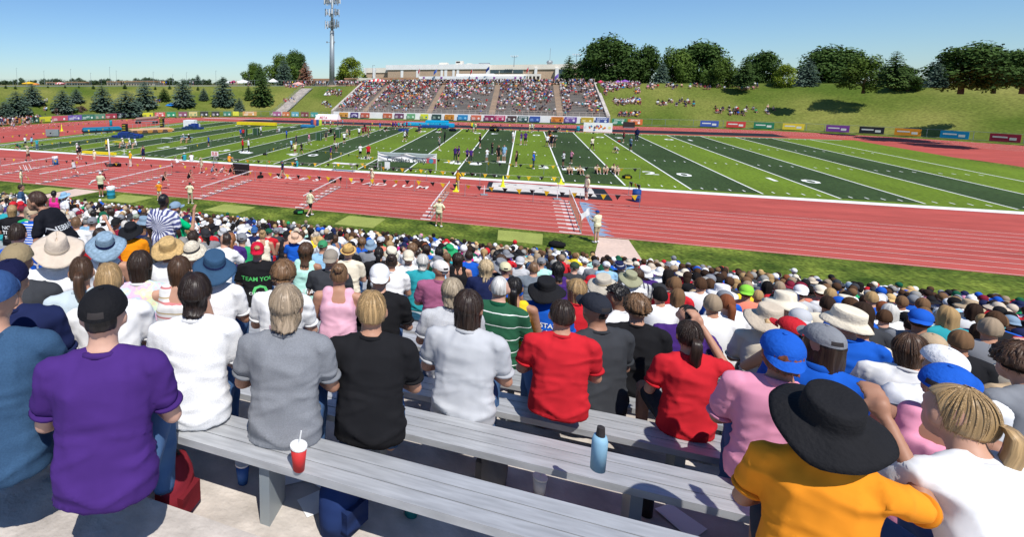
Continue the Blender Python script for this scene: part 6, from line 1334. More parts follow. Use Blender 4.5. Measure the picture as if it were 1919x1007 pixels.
# ---- the rest of the near crowd
TOPS = [('white', 24), ('light grey', 7), ('grey', 6), ('charcoal', 7), ('black', 13), ('navy', 8), ('royal blue', 9), ('light blue', 4), ('red', 5), ('maroon', 3), ('green', 3), ('dark green', 3), ('purple', 3), ('pink', 3), ('hot pink', 1), ('teal', 3), ('mint', 2), ('yellow', 3), ('orange', 2), ('coral', 2), ('peach', 2), ('cream', 5), ('denim', 2), ('tan', 2)]
def wch(l, rr): 
    t = rr.uniform(0, sum(w_ for _, w_ in l))
    for a, w_ in l:
        t -= w_
        if t <= 0: return a
    return l[-1][0]
HATC = [('white', 20), ('black', 16), ('grey', 9), ('charcoal', 7), ('navy', 9), ('royal blue', 6), ('red', 5), ('maroon', 4), ('light grey', 7), ('cream', 6), ('beige', 5), ('tan', 4), ('green', 2), ('dark green', 2), ('lime', 1), ('pink', 1), ('blue grey', 3)]
HAIRC = [('dark brown', 26), ('brown', 22), ('black', 15), ('light brown', 12), ('blonde', 11), ('ash blonde', 6), ('grey', 8), ('white', 3), ('auburn', 3), ('reddish', 1)]
HAIRK = [('short', 28), ('crop', 14), ('bob', 12), ('long', 14), ('xlong', 5), ('pony', 12), ('bun', 7), ('curly', 4), ('curlong', 4), ('wavy', 5)]
HN = dict(short='short', crop='cropped', bob='bobbed', long='long', xlong='very long', pony='ponytailed', bun='bunned', curly='curly', curlong='long curly', wavy='wavy')
cr = random.Random(21)
cand = []
for i, y in enumerate(rowsY):
    x = -1.33*y-.3
    while x < XR(y)-.1:
        x += cr.uniform(.50, .66)
        if cr.random() < .05: continue
        X, Y = x, y+cr.uniform(-.1, .1); Z = tread(Y)
        if X > XR(Y): continue
        px, py = proj(X, Y+.1, Z+1.18)
        if px < -25 or (py > 600 and px < 1215) or px > 1990: continue
        if any(abs(px-b_[0]) < 55/b_[2]*8 and py < b_[1]+200/b_[2]*2.2 and depth(X, Y, Z+1) < b_[2]-.3 and py > b_[1]-10 and py < b_[1]+30 for b_ in BLOCK): continue
        ok = True; hw = 98/depth(X, Y, Z+1.1)
        for (a, b, c, d, e) in placed:
            if abs(X-a) < .42 and abs(Y-b) < .5: ok = False; break
            if Y < b and abs(px-c) < (hw+e)*.86 and abs(py-d) < (hw+e)*1.1: ok = False; break
            if Y >= b and abs(px-c) < (hw+e)*.5 and abs(py-d) < (hw+e)*.5: ok = False; break
        if ok: cand.append((Y, X, Z, px, py))
cand.sort()
NIND = 100; used_labels = set()
def nearest_land(px, py, k=0):
    best = sorted(LAND, key=lambda l: math.hypot(l[0]-px, (l[1]-py)*1.3))[k]; dx, dy = px-best[0], py-best[1]
    if abs(dx) > abs(dy)*1.2: w_ = 'right of' if dx > 0 else 'left of'
    else: w_ = 'below' if dy > 0 else 'above'
    far = math.hypot(dx, dy); 
    return ('just ' if far < 30 else ('' if far < 60 else 'well ' ))+w_+' '+best[2]
lowp = []; ncount = 0; rowcount = {}
for n_, (Y, X, Z, px, py) in enumerate(cand):
    top = wch(TOPS, cr); hk = wch(HAIRK, cr); hc = wch(HAIRC, cr); hat = None
    if cr.random() < .44:
        kk = wch([('cap', 24), ('backcap', 30), ('boonie', 8), ('bucket', 8), ('sun', 5), ('straw', 4), ('fedora', 3)], cr); hcx = wch(HATC, cr) if 'cap' in kk or kk in ('boonie', 'bucket') else cr.choice(['straw', 'cream', 'white', 'beige'])
        hat = (kk, hcx)
        if hk in ('curly', 'bun', 'curlong'): hk = 'short'
    right_ = px > 1212; nr_ = sum(1 for q in used_labels if ' right of the olive hat' in q)
    if (n_ < 10**6 and Y < 6.2 and right_) or (not right_ and ncount < NIND):
        ncount += 0 if right_ else 1
        hn = {'cap': 'cap', 'backcap': 'backwards cap', 'boonie': 'wide-brimmed hat', 'bucket': 'bucket hat', 'sun': 'domed sun hat', 'straw': 'straw hat', 'fedora': 'small fedora'}
        desc = f"{hat[1]} {hn[hat[0]]}, {top} shirt" if hat else f"{HN[hk]} {hc} hair, {top} shirt"
        if right_:
            rk = int(round((Y-2.4)/.8)); rowcount[rk] = rowcount.get(rk, 0)+1; OR_ = ['first', 'second', 'third', 'fourth', 'fifth', 'sixth', 'seventh', 'eighth', 'ninth', 'tenth', 'eleventh', 'twelfth']
            lab = f"{desc}, {OR_[min(11, rowcount[rk]-1)]} seat beyond the photo edge, {OR_[min(11, rk)]} row"
        for k in range(0 if right_ else 8):
            lab = f"spectator, {desc}, {nearest_land(px, py, k)}"
            if lab not in used_labels and len(lab.split()) <= 16: break
        used_labels.add(lab)
        sk = cr.choice(SK) if cr.random() > .07 else cr.choice([SKD, SKM])
        pose = wch([('bench', 60), ('lean', 24), ('phone', 5)], cr); kind = wch([('tee', 40), ('tee2', 20), ('tank', 14), ('polo', 14), ('long', 6)], cr) if pose != 'phone' else 'tee'
        person(pose, X, Y, Z, .55*math.atan2(-X, Y+2)+cr.choice([cr.uniform(-.25, .3), cr.uniform(-.25, .3), cr.uniform(-.8, .8)]), (kind, top), wch([(('shorts', 'khaki'), 2), (('trousers', 'denim'), 5), (('shorts', 'charcoal'), 3)], cr), (hk, hc), hat, sk, cr.uniform(.92, 1.06), lab, 'spectators in the near stand', variant=True, headrot=(cr.uniform(-.15, .15), cr.uniform(-.12, .12), cr.uniform(-.5, .6)), wide=cr.uniform(.95, 1.15))
    else: lowp.append((X, Y, Z, .5*math.atan2(-X, Y)+cr.uniform(-.3, .3), top, hat[1] if hat else hc, ('cap' if 'cap' in hat[0] else 'hat') if hat else {'long': 'long', 'xlong': 'long', 'wavy': 'long', 'curlong': 'long', 'pony': 'pony'}.get(hk, 'none'), cr.uniform(.93, 1.06)))
print('near crowd candidates', len(cand))

# ---------------------------------------------------------------- crowds too many to count: one mesh each, coloured by person
def low_template(stand=False, fine=False, var=None):
    global RG
    RG = 2 if fine else 1
    mb = MB(); g = []
    n = 9 if fine else 6
    def mark(c): g.extend([c]*(len(mb.f)-len(g)))
    m_ = 6 if fine else 4
    if not stand:
        ellip(mb, (0, .02, .82), (.19, .125, .30), n=n, m=m_); capsule(mb, (-.17, .02, .97), (.17, .02, .97), .065, .065, n-1); mark(0)
        for s in (-1, 1): capsule(mb, (s*.2, .02, .97), (s*.245, .1, .74), .055, .045, 5); mark(0); capsule(mb, (s*.24, .1, .76), (s*.1, .34, .64), .038, .035, 5); mark(1); capsule(mb, (s*.1, .02, .52), (s*.13, .45, .53), .095, .07, 5); mark(3); capsule(mb, (s*.13, .46, .5), (s*.13, .42, .1), .055, .045, 5); mark(1)
        hz_ = 1.17
    else:
        ellip(mb, (0, 0, 1.2), (.19, .12, .33), n=n, m=m_); capsule(mb, (-.17, 0, 1.4), (.17, 0, 1.4), .065, .065, n-1); mark(0)
        for s in (-1, 1): capsule(mb, (s*.2, 0, 1.4), (s*.25, 0, 1.15), .055, .045, 5); mark(0); capsule(mb, (s*.25, 0, 1.16), (s*.24, .1, .9), .04, .035, 5); mark(1); capsule(mb, (s*.1, 0, .92), (s*.11, 0, .55), .1, .08, 5); mark(3); capsule(mb, (s*.11, 0, .55), (s*.11, 0, .02), .06, .05, 5); mark(1)
        hz_ = 1.6
    ellip(mb, (0, .06 if not stand else .02, hz_), (.078, .09, .11), n=n, m=m_); mark(1)
    y0 = .06 if not stand else .02
    ellip(mb, (0, y0-.012, hz_+.035), (.095, .11, .10), n=n, m=m_); mark(2)
    if var == 'cap': mb.add([(-.07, y0+.07, hz_+.03), (.07, y0+.07, hz_+.03), (.06, y0+.17, hz_+.015), (-.06, y0+.17, hz_+.015)], [(0, 1, 2, 3)]); mark(2)
    if var == 'hat': mb.lathe([(.09, hz_+.04), (.15, hz_+.02), (.19, hz_-.01)], 10, (0, y0, 0)); mark(2)
    if var == 'long': capsule(mb, (0, y0-.06, hz_), (0, y0-.07, hz_-.2), .08, .06, 6); mark(2)
    if var == 'pony': capsule(mb, (0, y0-.13, hz_+.02), (0, y0-.14, hz_-.15), .03, .02, 5); mark(2)
    RG = 4
    V = np.array(mb.v); F = []
    fc = []
    for f, c in zip(mb.f, g):
        for k in range(1, len(f)-1): F.append((f[0], f[k], f[k+1])); fc.append(c)
    return V, np.array(F), np.array(fc), var or 'none'
def crowd(name, people_, tplts, label, cat='crowd', kind='stuff', group=None, flip=False):
    if isinstance(tplts, tuple): tplts = [tplts]
    parts_ = []
    for ti, tplt in enumerate(tplts):
        people = [q for q in people_ if (q[6] if isinstance(q[6], str) else 'none') == tplt[3]] if len(tplts) > 1 else people_
        parts_.append(crowd_arrays(people, tplt))
    off = 0; A, B_, Cc = [], [], []
    for VV, FF, CC in parts_: A.append(VV); B_.append(FF+off); Cc.append(CC); off += len(VV)
    VV, FF, CC = np.concatenate(A), np.concatenate(B_), np.concatenate(Cc)
    me = bpy.data.meshes.new(name); me.vertices.add(len(VV)); me.vertices.foreach_set('co', VV.ravel()); me.loops.add(len(FF)*3); me.loops.foreach_set('vertex_index', FF.ravel()); me.polygons.add(len(FF)); me.polygons.foreach_set('loop_start', np.arange(0, len(FF)*3, 3, dtype=np.int32)); me.update(calc_edges=True)
    ca_ = me.color_attributes.new('Col', 'FLOAT_COLOR', 'CORNER'); ca_.data.foreach_set('color', CC.ravel()); me.polygons.foreach_set('use_smooth', [True]*len(FF)); me.materials.append(M['vcol'])
    o = link(name, me); tag(o, label, cat, group, kind); return o
def crowd_arrays(people, tplt):
    V0, F0, c0, _ = tplt; nv, nf = len(V0), len(F0); N_ = len(people); VV = np.zeros((N_*nv, 3), np.float32); FF = np.zeros((N_*nf, 3), np.int32); CC = np.zeros((N_*nf, 3, 4), np.float32)
    for i, (X, Y, Z, yaw, cols, s, hatted) in enumerate(people):
        v = V0.copy()
        if hatted:
            pass
        ca, sa = math.cos(yaw), math.sin(yaw); x = v[:, 0]*ca-v[:, 1]*sa; y = v[:, 0]*sa+v[:, 1]*ca
        VV[i*nv:(i+1)*nv] = np.stack([x*s+X, y*s+Y, v[:, 2]*s+Z], 1); FF[i*nf:(i+1)*nf] = F0+i*nv
        cc = np.array([c+(1,) for c in cols], np.float32); CC[i*nf:(i+1)*nf] = cc[c0][:, None, :]
    return VV, FF, CC
def mid_template(var):
    V, F, fc = [], [], []; j = POSES['bench']
    def put(me, ratio, cid, M_=Matrix()):
        o = bpy.data.objects.new('t', me); col.objects.link(o); m = o.modifiers.new('d', 'DECIMATE'); m.ratio = ratio
        dg = bpy.context.evaluated_depsgraph_get(); q = bpy.data.meshes.new_from_object(o.evaluated_get(dg)); bpy.data.objects.remove(o); b = len(V)
        V.extend([tuple(M_ @ v.co) for v in q.vertices])
        for p in q.polygons:
            t = list(p.vertices)
            for k in range(1, len(t)-1): F.append((b+t[0], b+t[k], b+t[k+1])); fc.append(cid)
        bpy.data.meshes.remove(q)
    put(tpl('bench')['body'], .045, 1); put(garment('bench', 'tee'), .045, 0); put(garment('bench', 'shorts'), .04, 3)
    H = Vector(j['H'])
    if var in ('cap', 'hat'):
        put(HAIRH['crop'][0], .3, 4, Matrix.Translation(H)); put(CAP if var == 'cap' else HAT['boonie'], .4, 2, Matrix.Translation(H+Vector((0, -.01, .035))) @ Euler((.12 if var == 'hat' else 0, 0, math.pi if len(V) % 2 else 0)).to_matrix().to_4x4())
    else: put(HAIRH[{'none': 'short', 'long': 'long', 'pony': 'pony'}[var]][0], .35, 2, Matrix.Translation(H))
    return np.array(V), np.array(F), np.array(fc), var
LT, LS = low_template(), low_template(stand=True)
LTF = [low_template(fine=True, var=v_) for v_ in (None, 'cap', 'hat', 'long', 'pony')]
LTM = [mid_template(v_) for v_ in ('none', 'cap', 'hat', 'long', 'pony')]
print('mid tris', [len(t[1]) for t in LTM])
pp = [(X, Y, Z, yaw, (C_[t], cr.choice(SK), (C_ if ht in ('cap', 'hat') else HC_)[h], C_[cr.choice(['denim', 'charcoal', 'khaki'])], HC_['brown']), s, ht) for X, Y, Z, yaw, t, h, ht, s in lowp]
crowd('spectators', [q for q in pp if q[1] < 13.5], LTM, 'dense seated crowd in the middle rows behind the picked-out foreground people')
crowd('spectators', [q for q in pp if q[1] >= 13.5], LTF, 'dense seated crowd filling the lowest rows above the front rail')
# people standing/leaning right behind and before the rail
rp = []
x = -33.
while x < XR(25.2)-.2:
    x += cr.uniform(.55, 1.5); t = wch(TOPS, cr); hh = cr.random() < .55
    rp.append((x, cr.uniform(24.9, 25.3), tread(25.1)+(.0 if cr.random() < .7 else .2), cr.uniform(-.4, .5), (C_[t], cr.choice(SK), C_[wch(HATC, cr)] if hh else HC_[wch(HAIRC, cr)], C_['charcoal']), cr.uniform(.92, 1.08), 'cap' if hh else 'none'))
crowd('spectators', rp, LTF, 'loose line of spectators right at the white front rail')
FT = [('white', 19), ('light grey', 6), ('grey', 8), ('charcoal', 12), ('black', 26), ('navy', 11), ('royal blue', 4), ('light blue', 4), ('red', 7), ('maroon', 8), ('green', 2), ('purple', 2), ('pink', 5), ('teal', 2), ('yellow', 1.2), ('orange', 1.5), ('coral', 4), ('peach', 7), ('tan', 4)]
def fcol(): return (C_[wch(FT, cr)], cr.choice(SK), C_[wch(HATC, cr)] if cr.random() < .4 else HC_[wch(HAIRC, cr)], C_[cr.choice(['denim', 'charcoal', 'khaki', 'black', 'navy', 'light grey'])])
for si, (a, b) in enumerate(secs):
    ppl = []
    for i in range(NR):
        v = i/(NR-1); x = a+.3
        while x < b-.3:
            u = (x-a)/(b-a)
            base = (.80, .55, .42, .50, .42)[si]; d = base+.45*(v**2)-.02+(.9*noise.noise(Vector((x*.22, i*.33, si*7.1+2))))
            if si == 0: d += .12*(u-.2) 
            if si == 1: d += -.15*(1-v)+.12*(u > .5)
            if si == 2: d += (.35 if v > .45 and u < .4 else -.12)+(-.3 if u > .55 and .15 < v < .6 else 0)
            if si == 3: d += (.30 if u > .4 and v > .3 else -.12)
            if si == 4: d += (.30 if u > .6 or u < .22 else -.25)+(-.2 if v > .75 else 0)
            if v < .07: d -= .35
            if cr.random() < d: ppl.append((x, SY0+dy*i+.62+cr.uniform(-.08, .08), szt(i), math.pi+cr.uniform(-.4, .4), fcol(), cr.uniform(.84, 1.02), 0))
            x += cr.uniform(.55, .72)
    crowd('spectators', ppl, LT, ['dense crowd in the leftmost block', 'crowd in the second block from the left', 'scattered crowd in the middle block', 'crowd in the fourth block', 'scattered crowd in the rightmost narrow block'][si]+' of the far grandstand')
ppl = []
for _ in range(420):
    x = cr.uniform(SX0+1, SX1); ppl.append((x, SY1+cr.uniform(.2, 3.5), SZ1-.1, cr.uniform(0, 6), fcol(), cr.uniform(.92, 1.05), 0))
for _ in range(60): x = cr.uniform(SX0-14, SX0); ppl.append((x, SY1+cr.uniform(.2, 3.5), rim(x), cr.uniform(0, 6), fcol(), cr.uniform(.92, 1.05), 0))
crowd('standing_spectators', ppl, LS, 'people standing along the top walkway of the far grandstand')
ppl = []
def blob(px0, px1, py0, py1, n, stand=False):
    for _ in range(n):
        X, Y, Z = GH(cr.uniform(px0, px1), cr.uniform(py0, py1))
        if STX[0]-1 < X < STX[1]+1: continue
        ppl.append((X, Y, Z-(.38 if not stand else 0), math.pi+cr.uniform(-.6, .6), fcol(), cr.uniform(.95, 1.08), 0))
for a in ((1205, 1420, 160, 168, 60), (1230, 1300, 190, 200, 20), (1330, 1450, 205, 218, 26), (1120, 1200, 158, 163, 90), (1125, 1160, 163, 172, 26), (1190, 1200, 168, 176, 10), (1150, 1170, 190, 197, 22), (1170, 1200, 188, 196, 30), (1160, 1200, 214, 219, 26), (1133, 1145, 170, 180, 8), (1150, 1185, 160, 165, 30)): blob(*a)
crowd('spectators', ppl, LT, 'groups of people sitting on the right-hand grass bank')
ppl = []
for a in ((612, 642, 172, 180, 34), (602, 614, 190, 200, 9), (612, 622, 198, 203, 8), (532, 556, 188, 195, 10), (536, 572, 160, 165, 30), (75, 90, 190, 197, 4), (80, 88, 205, 209, 4), (290, 302, 190, 193, 6), (195, 206, 208, 212, 3), (1, 20, 214, 222, 8)): blob(*a)
crowd('spectators', ppl, LT, 'small groups of people sitting on the grass bank left of the grandstand')
ppl = []
def blobs(px0, px1, py0, py1, n, z=0):
    for _ in range(n): X, Y = G(cr.uniform(px0, px1), cr.uniform(py0, py1), z); ppl.append((X, Y, z, cr.uniform(0, 6), fcol(), cr.uniform(.95, 1.05), 0))
for a in ((0, 80, 227, 231, 45), (55, 110, 223, 226, 18), (0, 60, 231, 236, 30)): blobs(*a)
for _ in range(90): 
    X, Y, Z = px_at(cr.uniform(530, 690), 162, cr.uniform(159, 165)); ppl.append((X, Y, 8.15, cr.uniform(0, 6), fcol(), 1, 0))
for _ in range(22): 
    X, Y, Z = px_at(cr.choice([cr.uniform(350, 364), cr.uniform(300, 312), cr.uniform(232, 240), cr.uniform(395, 470)]), 162, cr.uniform(150, 156)); ppl.append((X, Y, HT(X, Y), cr.uniform(0, 6), fcol(), 1, 0))
crowd('standing_spectators', ppl, LS, 'people standing beyond the banners at left and along the hilltop walk')

# ================================================================ people on the track and field
def P_(px, py, top, pose, yaw, topc, botc, hair=('short', 'brown'), hat=None, lab='', skin=None, z=0, tm=None, cat='person', group='people on the track and infield', shoes='white', wide=1.0):
    X, Y = G(px, py); hgt = (py-top)/FPX*depth(X, Y, z+.8)*1.07
    nat = {'ground': .87, 'crouch': .88, 'bend': 1.5, 'hurdle': 1.85, 'run': 1.7, 'bench': 1.3, 'armup': 1.73}.get(pose, 1.73)
    if pose == 'hurdle': hgt *= 1.0
    s = min(1.2, max(.88, hgt/nat)) if pose not in ('ground', 'crouch', 'bench') else 1.08
    return person(pose, X, Y, z+.02, yaw, topc, botc, hair, hat, skin, s, lab, group, headrot=(0, 0, random.uniform(-.3, .3)), topmat=tm, shoes=shoes, wide=wide)
PY = (.80, .74, .50); KS = ('shorts', 'khaki'); KT = ('trousers', 'khaki'); BS = ('shorts', 'black')
def flag_on(root, pose, c, h, long_=.95, tip=None):
    j = POSES[pose]; w_ = Vector(j['wr'][0]); st = MB().cyl(w_+Vector((0, .04, -.15)), w_+Vector(h)*long_, .012, n=5); o = st.obj('flag_stick', M['white']); tag(o, 'thin stick of the flag held by the official '+tip, 'flag', 'signal flags')
    o.location = root.location; o.rotation_euler = root.rotation_euler; o.scale = root.scale
    a = w_+Vector(h)*long_; b = w_+Vector(h)*long_*.45; d = Vector((-.34, .1, -.12)); v = []
    for q in range(5):
        for r_ in range(4): p = a.lerp(b, r_/3)+d*(q/4)*(1+.1*r_)+Vector((0, .05*math.sin(q*2+r_), -.05*q)); v.append(p)
    me = mesh_from('flag', v, [(q*4+r_, q*4+r_+1, q*4+r_+5, q*4+r_+4) for q in range(4) for r_ in range(3)], True); me.materials.append(M['obj']); link('flag', me, o, color=c)
# officials
r, _ = P_(1117, 456, 397, 'flag', .75, ('polo', PY), KS, ('short', 'grey'), ('cap', (.02, .06, .26)), 'official in a royal blue cap holding a white flag on the concrete pad at right', wide=1.05); flag_on(r, 'flag', (.7, .7, .7), (-.05, .1, .62), tip='in the royal blue cap')
P_(822, 426, 376, 'hips', -.1, ('polo', PY), KS, ('short', 'grey'), ('cap', (.78, .48, .12)), 'official in an orange cap, cream shirt and khaki shorts at the track edge', wide=1.05)
P_(581, 406, 358, 'walk', -.5, ('tee', PY), BS, ('short', 'brown'), ('cap', 'black'), 'official in a black cap, pale yellow shirt and black shorts striding on the grass', wide=1.06)
P_(357, 383, 344, 'hips', .1, ('polo', PY), KT, ('short', 'dark brown'), None, 'official in pale yellow shirt and long khaki trousers seen from behind on the grass', wide=1.08)
P_(299, 377, 344, 'hips', .2, ('tee', 'orange'), ('shorts', 'cream'), ('short', 'grey'), ('cap', 'mint'), 'official in a bright orange shirt half hidden behind the tie-dye man')
r, _ = P_(190, 370, 325, 'flag', .5, ('polo', (.62, .60, .40)), BS, ('short', 'grey'), ('cap', 'white'), 'official in a white cap, dull yellow shirt and black shorts with white flag', wide=1.06); flag_on(r, 'flag', (.8, .8, .8), (-.5, .1, -.1), tip='in black shorts at left')
r, _ = P_(41, 350, 320, 'flag', -.9, ('polo', PY), KT, ('short', 'black'), ('cap', 'charcoal'), 'official in a dark cap and cream shirt with a yellow flag at the far left'); flag_on(r, 'flag', (.75, .6, .05), (.5, .3, -.3), tip='at far left with a yellow flag')
P_(1098, 375, 330, 'stand', 1.9, ('polo', PY), ('shorts', 'grey'), ('short', 'grey'), ('boonie', (.3, .27, .18)), 'official in a brown brimmed hat and cream shirt standing by the sand pit', wide=1.05)
P_(857, 358, 320, 'hips', 2.2, ('polo', (.75, .46, .02)), KT, ('short', 'brown'), None, 'man in a golden yellow polo and khaki trousers on the track', wide=1.1)
P_(697, 349, 317, 'walk', 2.4, ('polo', PY), KT, ('short', 'white'), ('sun', 'cream'), 'official in a cream hat and khaki clothes walking over the white track letters', wide=1.1)
P_(530, 335, 303, 'walk', 1.9, ('polo', 'navy'), KT, ('short', 'grey'), ('cap', 'steel blue'), 'man in a blue cap, navy shirt and khaki trousers walking on the track letters', wide=1.08)
P_(378, 325, 297, 'walk', 2.6, ('polo', (.6, .56, .38)), KS, ('short', 'grey'), ('boonie', 'khaki'), 'official in khaki hat and shorts on the track right of the hurdling athlete')
P_(54, 303, 275, 'walk', 2.0, ('polo', (.6, .56, .38)), ('shorts', 'charcoal'), ('short', 'grey'), ('boonie', 'khaki'), 'official in a khaki hat and dark shorts at the far left end of the track')
P_(178, 308, 282, 'stand', 3.0, ('polo', PY), ('shorts', 'cream'), ('short', 'grey'), ('cap', 'white'), 'official in white cap and all cream clothes left of the white pole', wide=1.06)
P_(245, 312, 285, 'stand', 2.8, ('polo', (.8, .48, .02)), ('trousers', 'cream'), ('short', 'grey'), ('cap', 'white'), 'official in an amber yellow shirt and white cap right of the white pole', wide=1.08)
P_(146, 296, 270, 'stand', 2.0, ('tee', 'white'), BS, ('short', 'grey'), ('cap', 'white'), 'person in a white shirt half behind a person in black near the left barrel')
P_(150, 299, 273, 'hips', .3, ('tee', 'black'), KS, ('short', 'black'), None, 'person in a black shirt standing in front of one in white near the left barrel')
P_(269, 302, 274, 'armup', 1.2, ('tank', 'navy'), ('shorts', 'navy'), ('short', 'brown'), None, 'athlete in a dark vest reaching up with a pole near the kerb strip')
# runners
for a in ((140, 332, 302, 'run', 1.2, 'light grey', 'black', 'runner in a pale vest over the hurdle row left of the white pole'), (196, 352, 324, 'run', 1.3, 'maroon', 'black', 'runner in maroon just behind the official in black shorts'), (334, 325, 298, 'hurdle', 1.4, 'white', 'white', 'athlete in white leaping a hurdle with one leg forward'), (307, 355, 324, 'run', -1.4, 'black', 'black', 'runner in black and white just above the orange shirt official'),
          (354, 350, 322, 'run', -1.3, 'black', 'black', 'dark-clothed runner just above the khaki trousers official'), (398, 337, 312, 'run', -1.4, 'blue grey', 'navy', 'runner in blue grey, left of three in the pack near the scoreboard'), (414, 345, 318, 'hurdle', -1.5, 'white', 'black', 'runner in white and black stretched over a hurdle, middle of the pack'), (432, 338, 315, 'run', -1.5, 'black', 'black', 'runner in black, right of three in the pack by the scoreboard'),
          (3, 245, 229, 'run', -1.4, 'black', 'black', 'first runner from the left of the pack on the far bend'), (23, 244, 228, 'run', -1.4, 'white', 'navy', 'second runner of the pack on the far bend, in white'), (27, 245, 230, 'run', -1.5, 'light blue', 'black', 'pale blue shirted runner beside the second one on the far bend'), (43, 241, 226, 'run', -1.4, 'purple', 'white', 'third runner on the far bend in purple'), (54, 240, 226, 'run', -1.4, 'light grey', 'black', 'fourth runner on the far bend in light grey'), (77, 238, 225, 'run', -1.4, 'maroon', 'black', 'fifth runner on the far bend in maroon'), (98, 237, 223, 'run', -1.4, 'white', 'black', 'sixth runner on the far bend in white and black')):
    P_(a[0], a[1], a[2], a[3], a[4], ('tank', a[5]), ('brief', a[6]), ('short', 'dark brown'), None, a[7])
